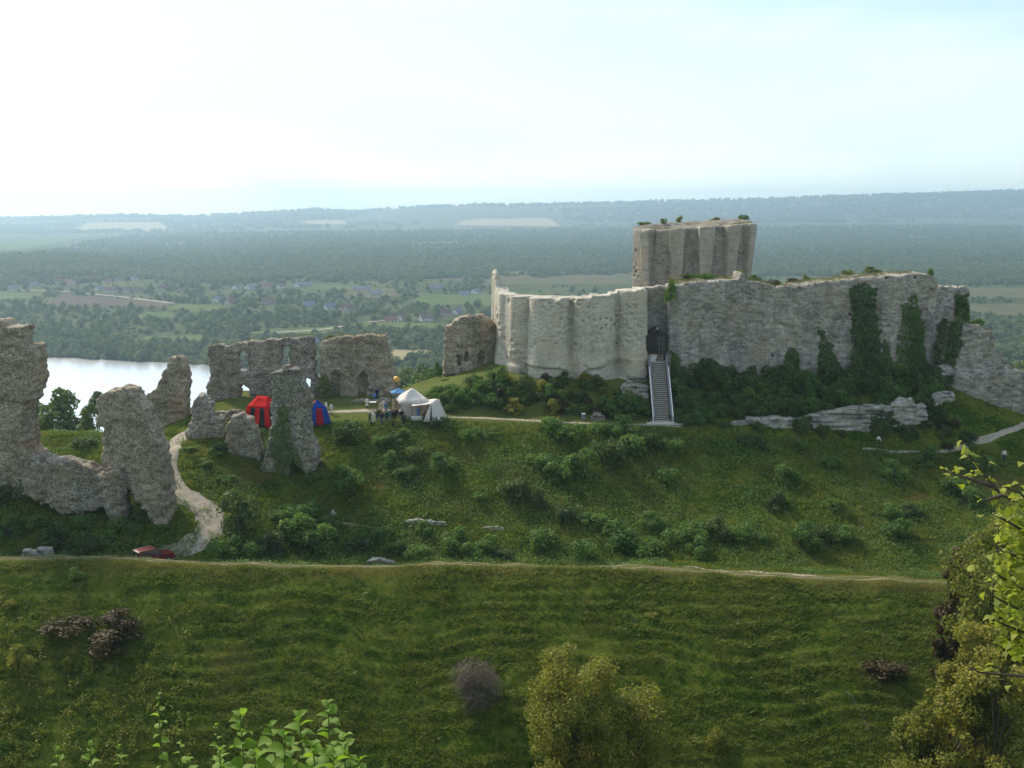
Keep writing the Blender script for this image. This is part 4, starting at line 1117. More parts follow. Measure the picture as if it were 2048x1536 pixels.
# valley trees
def zone_of(px):
    for lim, txt in ((85, 'behind the broken tower'), (200, 'left of the leaning pillar head'), (295, 'above the leaning pillar'), (385, 'above the pinnacle'), (430, 'between pinnacle and long ruined wall'), (500, 'above the ruined wall left end'), (560, 'above the long ruined wall middle'), (640, 'above the ruined wall gap'), (720, 'above the broad ruined wall'), (800, 'above its right corner'), (890, 'left of the round ruin'), (1000, 'above the round ruin')):
        if px < lim: return txt
    return 'beyond the castle right end'
CROWN, TRUNK = [], []
for k in range(7):
    p, d = lumpy(200 + k, 750, lumps=[14, 18, 11, 16, 13, 20, 9][k], flat=[1.0, 0.85, 1.15, 0.9, 1.0, 0.8, 2.1][k], spread=[0.62, 0.68, 0.58, 0.66, 0.6, 0.7, 0.3][k], rad=(0.26, 0.46))
    p[:, 2] += 0.22
    CROWN.append(leaf_mesh('crown', p, d, 0.20, L_TREE, 300 + k))
    TRUNK.append(trunk_mesh('trunk', 320 + k, 1.0, 0.055))
r = np.random.default_rng(77)
cand = []
for _ in range(5200):
    px, row = r.uniform(-60, 2108), r.uniform(545, 742)
    if 1000 < px < 1930 and r.random() < 0.85: continue
    cand.append((px, row))
cand = np.array(cand)
far_edge_row = np.interp(cand[:, 0], [-60, 80, 420, 600, 800, 1000, 2108], [708, 713, 730, 744, 752, 756, 757])
keepm = cand[:, 1] < far_edge_row + 1
dens = noise3(cand[:, 0] / 46, cand[:, 1] / 16, 0 * cand[:, 0], 140)
lowb = cand[:, 1] > far_edge_row - 42
keepm &= (dens > 0.28) | lowb
keepm &= ~inside_px(cand[:, 0], cand[:, 1], FIELDS, 2.0)
hx = np.array(HOUSES)
for i in range(len(cand)):
    if keepm[i]:
        dd = (np.abs(hx[:, 0] - cand[i, 0]) < 12) & (cand[i, 1] - hx[:, 1] > -2) & (cand[i, 1] - hx[:, 1] < 15)
        if dd.any(): keepm[i] = False
cand = cand[keepm]
TP = np.array([farground(*c) for c in cand])
ok = (TP[:, 1] < 2500)
TP, cand = TP[ok], cand[ok]
# keep trees apart by thinning in screen space, nearest first
order = np.argsort(TP[:, 1])
chosen = []
grid_ = {}
for i in order:
    sx_, sy_ = cand[i, 0], cand[i, 1]
    w_ = 7.0 * FPX / TP[i, 1]
    key = (int(sx_ // 8), int(sy_ // 4))
    bad = False
    for a in range(-2, 3):
        for b_ in range(-2, 3):
            for j in grid_.get((key[0] + a, key[1] + b_), ()):
                if abs(cand[j, 0] - sx_) < w_ * 0.6 and abs(cand[j, 1] - sy_) < w_ * 0.32: bad = True
    if not bad:
        chosen.append(i); grid_.setdefault(key, []).append(i)
chosen = np.array(chosen)
vis = chosen[(cand[chosen, 0] < 1000) | (cand[chosen, 0] > 1930)]
single = vis[:270]
rest = np.setdiff1d(chosen, single)
for i in single:
    x_, y_, z_ = TP[i]
    k = int(r.choice(7, p=[.2, .2, .15, .18, .1, .14, .03]))
    s = r.uniform(4.6, 7.6); 
    bank = cand[i, 1] > np.interp(cand[i, 0], [-60, 80, 420, 600, 800, 1000, 2108], [708, 713, 730, 744, 752, 756, 757]) - 42
    zn = zone_of(cand[i, 0])
    shp = ('rounded', 'broad', 'upright', 'rounded', 'dense', 'spreading', 'slender')[k]
    siz = 'small' if s < 5.6 else 'large' if s > 6.7 else 'middling'
    dep = 'at the water edge' if cand[i, 1] > np.interp(cand[i, 0], [-60, 80, 420, 600, 800, 1000, 2108], [708, 713, 730, 744, 752, 756, 757]) - 14 else 'set back from the water' if bank else 'inland'
    lab = f'{siz} {shp} far bank tree {dep}, {zn}' if bank else f'{siz} {shp} valley floor tree, {zn}'
    plant('tree', (x_, y_, z_), CROWN[k], TRUNK[k], (s, s, s * r.uniform(0.85, 1.2)), r.uniform(0, 6.28), lab, 'tree', 'far river bank trees' if bank else 'valley floor trees', 'crown', 'trunk')
TREE_CROWN_OBS = [ob for ob in C.objects if ob.name.split('.')[0] == 'crown']
def scatter(name, pts, sc, rz, pi, protos, label=None):
    me = bpy.data.meshes.new(name)
    me.vertices.add(len(pts)); me.vertices.foreach_set('co', np.asarray(pts, np.float32).ravel())
    for nm, a in (('sc', sc), ('rz', rz), ('pi', pi)):
        at = me.attributes.new(nm, 'FLOAT', 'POINT'); at.data.foreach_set('value', np.asarray(a, np.float32))
    ob = link(name, me)
    ng = bpy.data.node_groups.new(name + '_nodes', 'GeometryNodeTree')
    ng.interface.new_socket('Geometry', in_out='INPUT', socket_type='NodeSocketGeometry')
    ng.interface.new_socket('Geometry', in_out='OUTPUT', socket_type='NodeSocketGeometry')
    gi, go = ng.nodes.new('NodeGroupInput'), ng.nodes.new('NodeGroupOutput')
    jn = ng.nodes.new('GeometryNodeJoinGeometry')
    def na(nm):
        n = ng.nodes.new('GeometryNodeInputNamedAttribute'); n.data_type = 'FLOAT'; n.inputs['Name'].default_value = nm
        return n.outputs['Attribute']
    s_, r_, p_ = na('sc'), na('rz'), na('pi')
    cr = ng.nodes.new('ShaderNodeCombineXYZ'); ng.links.new(r_, cr.inputs['Z'])
    for k, pr in enumerate(protos):
        oi = ng.nodes.new('GeometryNodeObjectInfo'); oi.inputs['Object'].default_value = pr
        oi.transform_space = 'ORIGINAL'
        cmp_ = ng.nodes.new('FunctionNodeCompare'); cmp_.data_type = 'FLOAT'; cmp_.operation = 'EQUAL'
        ng.links.new(p_, cmp_.inputs[0]); cmp_.inputs[1].default_value = float(k)
        ip = ng.nodes.new('GeometryNodeInstanceOnPoints')
        ng.links.new(gi.outputs[0], ip.inputs['Points']); ng.links.new(cmp_.outputs[0], ip.inputs['Selection'])
        ng.links.new(oi.outputs['Geometry'], ip.inputs['Instance'])
        ng.links.new(cr.outputs[0], ip.inputs['Rotation']); ng.links.new(s_, ip.inputs['Scale'])
        ng.links.new(ip.outputs[0], jn.inputs[0])
    ng.links.new(jn.outputs[0], go.inputs[0])
    md = ob.modifiers.new('scatter', 'NODES'); md.node_group = ng
    return tag(ob, label, kind='stuff')
PROTO = [next(ob for ob in TREE_CROWN_OBS if ob.data == CROWN[k]) for k in range(7) if any(ob.data == CROWN[k] for ob in TREE_CROWN_OBS)]
# more of the valley's trees, too many to tell apart
pts, = (TP[rest],)
scatter('valley_woodland', pts, r.uniform(4.2, 7.2, len(pts)), r.uniform(0, 6.28, len(pts)), r.integers(0, len(PROTO) - 1, len(pts)), PROTO, 'scattered woodland filling the valley floor')
# low scrub between the trees
qs = []
for _ in range(5200):
    px, row = r.uniform(-60, 2108), r.uniform(548, 745)
    if 1000 < px < 1930 and r.random() < 0.8: continue
    qs.append((px, row))
qs = np.array(qs)
er_ = np.interp(qs[:, 0], [-60, 80, 420, 600, 800, 1000, 2108], [708, 713, 730, 744, 752, 756, 757])
qs = qs[(qs[:, 1] < er_) & ~inside_px(qs[:, 0], qs[:, 1], FIELDS, 1.0)]
for hx_, hr_ in HOUSES: qs = qs[~((np.abs(qs[:, 0] - hx_) < 10) & (qs[:, 1] - hr_ > -1) & (qs[:, 1] - hr_ < 9))]
qs = qs[noise3(qs[:, 0] / 60, qs[:, 1] / 20, 0 * qs[:, 0], 141) > 0.22]
pts = np.array([farground(*c) for c in qs]); pts[:, 2] -= 1.0
scatter('valley_scrub', pts, r.uniform(1.6, 3.8, len(pts)), r.uniform(0, 6.28, len(pts)), r.integers(0, len(PROTO) - 1, len(pts)), PROTO, 'hedges and scrub between the valley trees')
# the forest on the plain: one mass up to the hills
N = 30000
px, row = r.uniform(-120, 2170, N), 449 + (556 - 449) * r.random(N) ** 1.05
lo_row = np.interp(px, [-120, 0, 100, 330, 470, 560, 720, 1000, 1290, 1500, 2170], [560, 556, 553, 548, 556, 548, 548, 544, 538, 560, 566])
hi_row = np.interp(px, [-120, 0, 110, 210, 300, 800, 1290, 1500, 2170], [514, 508, 496, 474, 463, 459, 455, 447, 444])
lo_row = lo_row + 10 * (noise3(px / 60, 0 * px, 0 * px, 150) - 0.5)
m_ = (row < lo_row) & (row > hi_row - 1)
px, row = px[m_], row[m_]
# distance on the gently rising plain along each sight line
yy = np.linspace(1500, 7600, 260)
Y_ = np.zeros(len(px))
A = ((425.2 - row) / FPX)
for s0 in range(0, len(px), 4000):
    sl_ = slice(s0, s0 + 4000)
    xx = ((px[sl_, None] - HALF_W) / FPX) * yy[None]
    g_ = far_z(xx, yy[None] + 0 * xx) + 9
    bl = (EYE + A[sl_, None] * yy[None]) <= g_
    Y_[sl_] = np.where(bl.any(1), yy[np.argmax(bl, 1)], 7600)
Y_ += r.uniform(-25, 25, len(px))
XX = (px - HALF_W) / FPX * Y_
clear = noise3(XX / 260, Y_ / 120, 0 * Y_, 151)
m_ = (Y_ < 7500) & ~((clear > 0.80))
XX, Y_ = XX[m_], Y_[m_]
ZZ = gz(XX, Y_) - 3.0
scf = r.uniform(5.5, 9.5, len(XX)) * (1 + 0.5 * sstep(3000, 6500, Y_))
scatter('forest', np.stack([XX, Y_, ZZ], 1), scf, r.uniform(0, 6.28, len(XX)), r.integers(0, len(PROTO) - 1, len(XX)), PROTO, 'wide forest covering the plain up to the hills')
# woods on the far hills
N = 9000
px, Y_ = r.uniform(-150, 2200, N), 6000 + 2700 * r.random(N)
XX = (px - HALF_W) / FPX * Y_
w_ = noise3(XX / 700, Y_ / 300, 0 * XX, 160) + 0.25 * sstep(0, 0.25, XX / Y_) + 0.5 * (Y_ > 8480)
rr_ = 425.2 - FPX * (gz(XX, Y_) - EYE) / Y_
m_ = (w_ > 0.50) & ~inside_px(px, rr_, FIELDS, 1.0)
XX, Y_ = XX[m_], Y_[m_]
scatter('hill_woods', np.stack([XX, Y_, gz(XX, Y_) - 8], 1), r.uniform(13, 24, len(XX)), r.uniform(0, 6.28, len(XX)), r.integers(0, len(PROTO) - 1, len(XX)), PROTO, 'woods on the hazy far hills')
# trees on the near valley side
NEAR_TOP = {115: (772, 100), 172: (806, 52), 190: (780, 44), 85: (818, 56), 60: (800, 60)}
NEAR = [(115, 862, 195, 8.2, 'dark round tree left of the leaning pillar, in front of the river'), (172, 860, 185, 4.3, 'smaller round tree between the dark round tree and the leaning pillar'), (190, 850, 205, 6.0, 'loose tree half hidden behind the leaning pillar'), (60, 862, 200, 5.0, 'tree half hidden behind the broken tower edge'), (85, 862, 182, 4.0, 'low bushy tree beside the broken tower'),
        (812, 800, 250, 4.6, 'round light tree right of the broad ruined wall'), (836, 790, 270, 5.0, 'tree behind the white pavilion, second from the ruined wall'), (862, 780, 285, 5.6, 'tree behind the white pavilion, near the round ruin'), (800, 775, 310, 6.4, 'dark tree just right of the broad ruined wall'), (845, 762, 340, 7.0, 'pale tree above the white pavilion'), (875, 745, 380, 8.0, 'tall tree left of the round ruin'), (815, 745, 400, 8.0, 'tree beyond the broad ruined wall, higher one'), (780, 735, 430, 8.0, 'tree peeping past the broad ruined wall edge'), (860, 726, 450, 8.5, 'tree below the tan field'),
        (1985, 722, 240, 5.0, 'green tree beyond the broken wall at the photo edge'), (2030, 735, 235, 5.2, 'low tree at the photo edge beyond the broken wall'), (1960, 705, 330, 7.5, 'dark tree beyond the small squared wall end'), (2015, 690, 360, 8.0, 'tall dark tree beyond the broken wall'), (2060, 700, 340, 8.0, 'dark tree cut by the photo edge beyond the broken wall'),
        (650, 800, 178, 1.9, 'dark bush behind the blue tent'), (480, 770, 300, 6.0, 'tree glimpsed through the ruined wall window'), (575, 750, 330, 7.0, 'tree seen behind the ruined wall gap')]
for px, row, y_, s, lab in NEAR:
    x_ = X(px, y_); k = int(r.integers(0, 6))
    if y_ < 180: y_, x_ = 160.5, X(px, 160.5)
    if px in NEAR_TOP and y_ < 300:
        tr_, wp_ = NEAR_TOP[px]
        s = wp_ / 2 * y_ / FPX; zg = float(gz(x_, y_)); H_ = P(px, tr_, y_)[2] - zg
        rt = empty('tree', (x_, y_, zg), r.uniform(0, 6.28)); rt.scale = (s, s, s); tag(rt, lab, 'tree')
        link('crown', CROWN[k], rt, (0, 0, H_ / s - 1.5)); link('crown', CROWN[(k + 1) % 6], rt, (0.1, 0.1, max(0.2, H_ / s - 2.5)), 1.0, (1.05, 1.05, 1.1))
        link('trunk', TRUNK[k], rt, None, 0.0, (1, 1, max(1.0, H_ / s - 0.6)))
        continue
    plant('tree', (x_, y_, float(gz(x_, y_))), CROWN[k], TRUNK[k], (s, s, s * (1.25 if y_ < 350 else 1.1)), r.uniform(0, 6.28), lab, 'tree', None, 'crown', 'trunk')
N = 260
px, Y_ = r.uniform(560, 2200, N), r.uniform(215, 560, N)
XX = X(px, Y_); 
scatter('valley_side_woods', np.stack([XX, Y_, gz(XX, Y_) - 0.5], 1), r.uniform(3.5, 6.5, N) * (0.7 + Y_ / 1200), r.uniform(0, 6.28, N), r.integers(0, len(PROTO) - 1, N), PROTO, 'woods covering the valley side behind the castle')
# haze: pale even air over the whole valley
hz = MB().box((-9000, -150, -12), (9000, 15300, 420)).build('haze', None)
hz.data.materials.clear()
M_HAZE, t, o = new_mat('pale_haze')
pv = ND(t, 'ShaderNodeVolumePrincipled')
pv.inputs['Color'].default_value = (0.58, 0.80, 1.0, 1)
pv.inputs['Density'].default_value = 0.00012
pv.inputs['Anisotropy'].default_value = 0.45
t.links.new(pv.outputs['Volume'], o.inputs['Volume'])
hz.data.materials.append(M_HAZE)
tag(hz, 'pale haze over the valley', kind='stuff')
# ------------------------------------------------------------------ gate and stairs
M_WOOD = plain('dark_timber', (0.035, 0.030, 0.026), 0.85, 0.2, 0, 0.3, 4)
M_PLANK = plain('grey_plank', (0.26, 0.245, 0.21), 0.85, 0.2, 0, 0.25, 5)
M_STEEL = plain('grey_steel', (0.17, 0.19, 0.21), 0.55, 0.4, 0.2, 0.12, 2)
M_TREAD = plain('pale_stone_tread', (0.46, 0.43, 0.36), 0.85, 0.2, 0, 0.15, 3)
M_RISER = plain('dark_riser', (0.10, 0.095, 0.085), 0.9, 0.1, 0, 0.15, 3)
M_WHITE = plain('white_paint', (0.74, 0.74, 0.72), 0.6, 0.3, 0, 0.06, 2)
def stairs():
    b = np.array([X(1327, 149.4), 149.4, float(gz(X(1327, 149.4), 149.4)) + 0.12])
    tp = P(1315.5, 724, 157.7)
    tp[2] = P(1315.5, 724, 157.7)[2]
    root = empty('staircase', b)
    tag(root, 'long straight stone stairs with pale handrails climbing to the timber gate', 'stairs')
    n = 30
    d = tp - b
    tw = 1.1
    for i in range(n):
        c = d * ((i + 0.5) / n)
        rise = d[2] / n
        MB().box((c[0] - tw, c[1] - 0.17, c[2] - rise * 0.5 + rise - 0.075), (c[0] + tw, c[1] + 0.15, c[2] + rise * 0.5 + 0.0)).build('step', M_TREAD, root)
        MB().box((c[0] - tw + 0.02, c[1] - 0.09, c[2] - rise * 0.5 - 0.05), (c[0] + tw - 0.02, c[1] - 0.03, c[2] + rise * 0.5 - 0.077)).build('riser', M_RISER, root)
    for s in (-1, 1):
        q = []
        x0, x1 = s * (tw + 0.05), s * (tw + 0.30)
        MB().add([(x0, -0.35, -0.2), (x1, -0.35, -0.2), (x1, -0.35, 0.9), (x0, -0.35, 0.9), (d[0] + x0, d[1], d[2] - 0.7), (d[0] + x1, d[1], d[2] - 0.7), (d[0] + x1, d[1], d[2] + 0.95), (d[0] + x0, d[1], d[2] + 0.95)],
                 [(0, 1, 2, 3), (7, 6, 5, 4), (0, 4, 5, 1), (1, 5, 6, 2), (2, 6, 7, 3), (3, 7, 4, 0)]).build('side_panel', M_STEEL, root)
        xr = s * (tw + 0.34)
        MB().tube([(xr, -0.4, -0.1), (xr, -0.38, 0.98), tuple(d * 0.8 + np.array([xr, 0, 1.0]))], 0.075, 8).build('handrail', M_WHITE, root)
    MB().box((-2.4, -1.1, -0.22), (2.9, -0.12, -0.02)).box((-1.9, -0.7, -0.021), (2.2, -0.10, 0.10)).build('base_slab', M_SLAB, root)
    MB().box((d[0] - 1.5, d[1] - 0.05, d[2] - 0.5), (d[0] + 1.5, d[1] + 2.4, d[2] - 0.04)).build('landing', M_TREAD, root)
    for k in range(3):
        c = d * (0.3 + 0.25 * k)
        MB().box((c[0] - 1.0, c[1] - 0.2, c[2] - 4.5), (c[0] + 1.0, c[1] + 0.2, c[2] - 0.35)).build('pier', M_SLAB, root)
stairs()
def gate():
    y0 = 158.0
    f = lambda px, row, dy=0.0: tuple(P(px, row, y0 + dy))
    cx = X(1314.5, y0)
    base = P(1314.5, 724, y0)
    root = empty('timber_gatehouse', base)
    tag(root, 'dark timber gatehouse with pointed slatted gable at the stair head', 'gatehouse')
    L = lambda px, row, dy=0.0: tuple(P(px, row, y0 + dy) - base)
    for s, (a, b_) in ((-1, (1293, 1313)), (1, (1336, 1316))):
        q0, q1 = L(a, 672), L(b_ if s < 0 else b_, 656)
        q2, q3 = (q1[0], q1[1] + 2.6, q1[2]), (q0[0], q0[1] + 2.6, q0[2])
        MB().sheet([q0, q1, q2, q3], 0.14).build('roof_slope', M_WOOD, root)
    MB().add([L(1296, 672, 0.05), L(1334, 672, 0.05), L(1315, 658, 0.05), L(1296, 672, 0.15), L(1334, 672, 0.15), L(1315, 658, 0.15)], [(0, 1, 2), (5, 4, 3), (0, 3, 4, 1), (1, 4, 5, 2), (2, 5, 3, 0)]).build('gable', M_WOOD, root)
    for row in (674.5, 679, 684, 688.5, 694, 698.5, 703):
        a, b_ = L(1293.5, row, 0.0), L(1313, row, 0.0)
        MB().box((a[0], a[1] - 0.05, a[2] - 0.11), (b_[0], a[1] + 0.05, a[2] + 0.11)).build('slat', M_WOOD, root)
        a, b_ = L(1313, row + 1, 0.2), L(1331, row + 1, 0.2)
        MB().box((a[0], a[1], a[2] - 0.08), (b_[0], a[1] + 0.25, a[2] + 0.06)).build('plank', M_PLANK, root)
    for px in (1294, 1299, 1304.5, 1310, 1315, 1321, 1327.5, 1334.5):
        a, b_ = L(px, 705 if 1296 < px < 1332 else 700, -0.07), L(px, 671, -0.07)
        w_ = 0.14 if px in (1294, 1334.5) else 0.055
        MB().box((a[0] - w_, a[1] - 0.06, a[2]), (a[0] + w_, a[1] + 0.05, b_[2])).build('post', M_WOOD, root)
    for px0, row0, px1, row1 in ((1293, 699, 1300, 708), (1336, 699, 1329, 708)):
        MB().tube([L(px0, row0, 0), L(px1, row1, 0)], 0.12, 6).build('brace', M_WOOD, root)
    a, b_ = L(1299, 708, 0), L(1330, 705, 0)
    MB().box((a[0], a[1] - 0.1, a[2]), (b_[0], a[1] + 0.1, b_[2])).build('beam', M_WOOD, root)
    a, b_ = L(1301.5, 725, 0.7), L(1311.5, 708, 0.7)
    MB().box((a[0], a[1], a[2]), (b_[0], a[1] + 0.06, b_[2])).build('white_panel', M_WHITE, root)
    for k in range(6):
        a, b_ = L(1313, 722 - 2.7 * k, 0.8 + 0.25 * k), L(1327, 722 - 2.7 * k, 0.8 + 0.25 * k)
        MB().box((a[0], a[1], a[2] - 0.1), (b_[0], a[1] + 0.3, a[2])).build('inner_step', M_TREAD, root)
    for px in (1297, 1333):
        a, b_ = L(px, 728, 0.3), L(px, 705, 0.3)
        MB().box((a[0] - 0.18, a[1], a[2] - 0.4), (a[0] + 0.18, a[1] + 0.3, b_[2])).build('jamb', M_STEEL, root)
    p = L(1315, 657, -0.1)
    MB().tube([(p[0], p[1] - 0.06, p[2]), (p[0], p[1] + 0.06, p[2])], 0.13, 10).build('lamp', M_WHITE, root)
gate()

# ------------------------------------------------------------------ tents
def cloth(name, col, tr=0.25):
    m, t, o = new_mat(name)
    tc = t.nodes.new('ShaderNodeTexCoord').outputs['Object']
    n = noise_node(t, tc, 1.6, 4, 0.6)
    c = mixc(t, maprange(t, n, 0.3, 0.7), tuple(v * 0.82 for v in col), col)
    d = ND(t, 'ShaderNodeBsdfPrincipled', Roughness=0.85); t.links.new(c, d.inputs['Base Color'])
    d.inputs['Specular IOR Level'].default_value = 0.1
    bp = ND(t, 'ShaderNodeBump', Strength=0.4, Distance=0.1); t.links.new(n, bp.inputs['Height']); t.links.new(bp.outputs['Normal'], d.inputs['Normal'])
    tl = ND(t, 'ShaderNodeBsdfTranslucent'); t.links.new(c, tl.inputs['Color'])
    mx = ND(t, 'ShaderNodeMixShader'); mx.inputs[0].default_value = tr
    t.links.new(d.outputs['BSDF'], mx.inputs[1]); t.links.new(tl.outputs['BSDF'], mx.inputs[2]); t.links.new(mx.outputs[0], o.inputs['Surface'])
    return m
T_RED = cloth('red_canvas', (0.68, 0.022, 0.02)); T_BLACK = cloth('black_canvas', (0.022, 0.026, 0.028), 0.05); T_BLUE = cloth('blue_canvas', (0.02, 0.075, 0.36)); T_CRIM = cloth('crimson_canvas', (0.42, 0.012, 0.035))
T_PINK = cloth('faded_red_canvas', (0.70, 0.16, 0.13)); T_WHITE = cloth('white_canvas', (0.80, 0.78, 0.73)); T_WHITE_SHADED = cloth('shaded_white_canvas', (0.66, 0.58, 0.52)); T_SKY = cloth('sky_blue_canvas', (0.16, 0.34, 0.62))  # pinkish canvas is the white one, wall shade put into its colour
M_POLE = plain('tent_pole', (0.12, 0.09, 0.06), 0.8, 0.2, 0, 0.2, 4)
M_GOLD = plain('golden_ball', (0.62, 0.36, 0.07), 0.4, 0.5, 0.2, 0.1, 3)
def panel_grid(q, nu=5, nv=5, sag=0.0, out=(0, 0, 0)):
    """A cloth panel between 4 corners with a sag towards out at the middle."""
    q = [np.array(p, float) for p in q]
    V = []
    for j in range(nv + 1):
        for i in range(nu + 1):
            u, v = i / nu, j / nv
            p = (q[0] * (1 - u) + q[1] * u) * (1 - v) + (q[3] * (1 - u) + q[2] * u) * v
            V.append(p + np.array(out) * sag * (4 * u * (1 - u)) * (4 * v * (1 - v)))
    F = [(j * (nu + 1) + i, j * (nu + 1) + i + 1, (j + 1) * (nu + 1) + i + 1, (j + 1) * (nu + 1) + i) for j in range(nv) for i in range(nu)]
    return V, F
def cloth_part(name, q, mat, parent, sag=0.0, out=(0, 0, 0), t=0.012):
    V, F = panel_grid(q, sag=sag, out=out)
    m = MB().add(V, F)
    ob = m.build(name, mat, parent, smooth=True)
    so = ob.modifiers.new('thickness', 'SOLIDIFY'); so.thickness = t
    return ob
def striped_tent(loc, rz, hl, hw, eave, top, ridge, flare, cols, roofcols, name, label, strips=(4, 3)):
    root = empty(name, loc, rz); tag(root, label, 'tent')
    ring_e = [(-hl, -hw), (hl, -hw), (hl, hw), (-hl, hw)]
    ring_b = [(-hl - flare, -hw - flare), (hl + flare, -hw - flare), (hl + flare, hw + flare), (-hl - flare, hw + flare)]
    rp = [(-ridge, 0, top), (ridge, 0, top)]
    e3 = [(x_, y_, eave) for x_, y_ in ring_e]
    cloth_part('roof_panel', [e3[0], e3[1], rp[1], rp[0]], roofcols[0], root, -0.12, (0, -0.4, 1))
    cloth_part('roof_panel', [e3[2], e3[3], rp[0], rp[1]], roofcols[0], root, -0.12, (0, 0.4, 1))
    cloth_part('roof_panel', [e3[1], e3[2], (ridge, 0.02, top), (ridge, -0.02, top)], roofcols[1], root, -0.12, (0.4, 0, 1))
    cloth_part('roof_panel', [e3[3], e3[0], (-ridge, -0.02, top), (-ridge, 0.02, top)], roofcols[1], root, -0.12, (-0.4, 0, 1))
    c = 0
    for s in range(4):
        a0, a1, b0, b1 = np.array(ring_e[s]), np.array(ring_e[(s + 1) % 4]), np.array(ring_b[s]), np.array(ring_b[(s + 1) % 4])
        n = strips[s % 2]
        for k in range(n):
            u0, u1 = k / n, (k + 1) / n
            q = [(*(b0 + (b1 - b0) * u0), -0.15), (*(b0 + (b1 - b0) * u1), -0.15), (*(a0 + (a1 - a0) * u1), eave - 0.02), (*(a0 + (a1 - a0) * u0), eave - 0.02)]
            cloth_part('wall_panel', q, cols[c % len(cols)], root, -0.12, (0.7 * (s == 1) - 0.7 * (s == 3), -0.7 * (s == 0) + 0.7 * (s == 2), 0))
            c += 1
    for s in range(4):
        a0, a1 = np.array(ring_e[s]) * 1.01, np.array(ring_e[(s + 1) % 4]) * 1.01
        cloth_part('valance', [(*a0, eave - 0.22), (*a1, eave - 0.22), (*a1, eave + 0.02), (*a0, eave + 0.02)], roofcols[0], root)
    for x_ in (-ridge, ridge):
        MB().tube([(x_, 0, -0.1), (x_, 0, top + 0.25)], 0.045, 6).build('pole', M_POLE, root)
    return root
g_ = lambda px, y_: (X(px, y_), y_, float(gz(X(px, y_), y_)))
striped_tent(g_(524, 147.6), -0.32, 1.75, 1.35, 2.55, 3.95, 0.85, 0.62, [T_RED, T_BLACK], [T_RED, T_RED], 'red_tent', 'red tent with red and black striped walls left of the ivy-clad pillar', (5, 4))
striped_tent(g_(633, 148.2), 0.38, 1.1, 1.1, 2.3, 3.35, 0.08, 0.6, [T_BLUE, T_CRIM, T_BLUE], [T_BLUE, T_PINK], 'blue_tent', 'blue and crimson tent right of the ivy-clad pillar', (3, 3))
def pavilion():
    p = g_(824, 151.0)
    root = empty('white_pavilion', p, 0.28); tag(root, 'white pavilion with peaked roof and scalloped edge by the people', 'tent')
    hw, e, top = 2.1, 2.35, 4.05
    ce = [(-hw, -hw, e), (hw, -hw, e), (hw, hw, e), (-hw, hw, e)]
    for k in range(4):
        a, b_ = ce[k], ce[(k + 1) % 4]
        m = tuple((np.array(a) + np.array(b_)) / 2 * np.array([0.01, 0.01, 0]) + np.array([0, 0, top]))
        cloth_part('roof_panel', [a, b_, m, m], T_WHITE, root, -0.22, (0, 0, 1))
        n = 9
        for i in range(n):
            q0 = np.array(a) + (np.array(b_) - np.array(a)) * i / n; q1 = np.array(a) + (np.array(b_) - np.array(a)) * (i + 1) / n
            o_ = np.array([np.sign(q0[0] + q1[0]) * 0.03 * (k % 2 == 1), np.sign(q0[1] + q1[1]) * 0.03 * (k % 2 == 0), 0])
            MB().sheet([q0 + o_, q1 + o_, q1 + o_ - (q1 - q0) * 0.25 - np.array([0, 0, 0.3]), q0 + o_ + (q1 - q0) * 0.25 - np.array([0, 0, 0.3])], 0.015).build('scallop', T_WHITE, root)
        if k != 3:
            cloth_part('wall_panel', [(a[0] * 1.02, a[1] * 1.02, -0.1), (b_[0] * 1.02, b_[1] * 1.02, -0.1), (b_[0] * 0.99, b_[1] * 0.99, e - 0.02), (a[0] * 0.99, a[1] * 0.99, e - 0.02)], T_WHITE_SHADED, root, -0.1, (0.5 * (k == 1), -0.5 * (k == 0), 0))
        MB().tube([(a[0] * 0.97, a[1] * 0.97, -0.1), (a[0] * 0.97, a[1] * 0.97, e)], 0.05, 6).build('pole', M_POLE, root)
    MB().tube([(0, 0, -0.1), (0, 0, top + 0.15)], 0.06, 6).build('pole', M_POLE, root)
pavilion()
def awning():
    p = g_(848, 148.6)
    root = empty('white_awning', p, 0.0); tag(root, 'white sheet awning on thin poles beside the white pavilion', 'awning')
    cloth_part('sheet', [(-1.75, -0.9, 2.05), (1.75, -0.8, 2.45), (1.75, 1.4, 2.75), (-1.75, 1.4, 2.35)], T_WHITE, root, -0.25, (0, 0, 1))
    for x_, y_, z_ in ((-1.7, -0.85, 2.05), (-0.5, -0.85, 2.15), (0.6, -0.82, 2.3), (-1.7, 1.35, 2.35), (0.6, 1.35, 2.6)):
        MB().tube([(x_, y_, -0.1), (x_, y_, z_ + 0.1)], 0.035, 6).build('pole', M_POLE, root)
    p = g_(870, 148.2)
    root = empty('wedge_tent', p, -0.25); tag(root, 'small white wedge tent with dark slit opening at the end of the camp', 'tent')
    hw, L, h_ = 1.25, 1.7, 2.75
    for s in (-1, 1):
        cloth_part('side_panel', [(s * hw, -L, 0), (s * hw, L, 0), (0, L, h_), (0, -L, h_)], T_WHITE, root, -0.15, (s * 0.7, 0, 0.7))
        cloth_part('front_flap', [(s * hw, -L - 0.02, 0), (s * 0.17, -L - 0.35, 0), (0.01 * s, -L - 0.02, h_), (0.01 * s, -L - 0.02, h_)], T_WHITE, root)
    cloth_part('back_panel', [(-hw, L, 0), (hw, L, 0), (0, L, h_), (0, L, h_)], T_WHITE_SHADED, root)
    MB().tube([(0, -L + 0.05, 0), (0, -L + 0.05, h_)], 0.04, 6).build('pole', M_POLE, root)
    MB().sheet([(-0.5, -L + 0.4, 0.02), (0.5, -L + 0.4, 0.02), (0.1, -L + 0.4, 2.0), (-0.1, -L + 0.4, 2.0)], 0.02).build('inner_flap', T_BLUE, root)
awning()
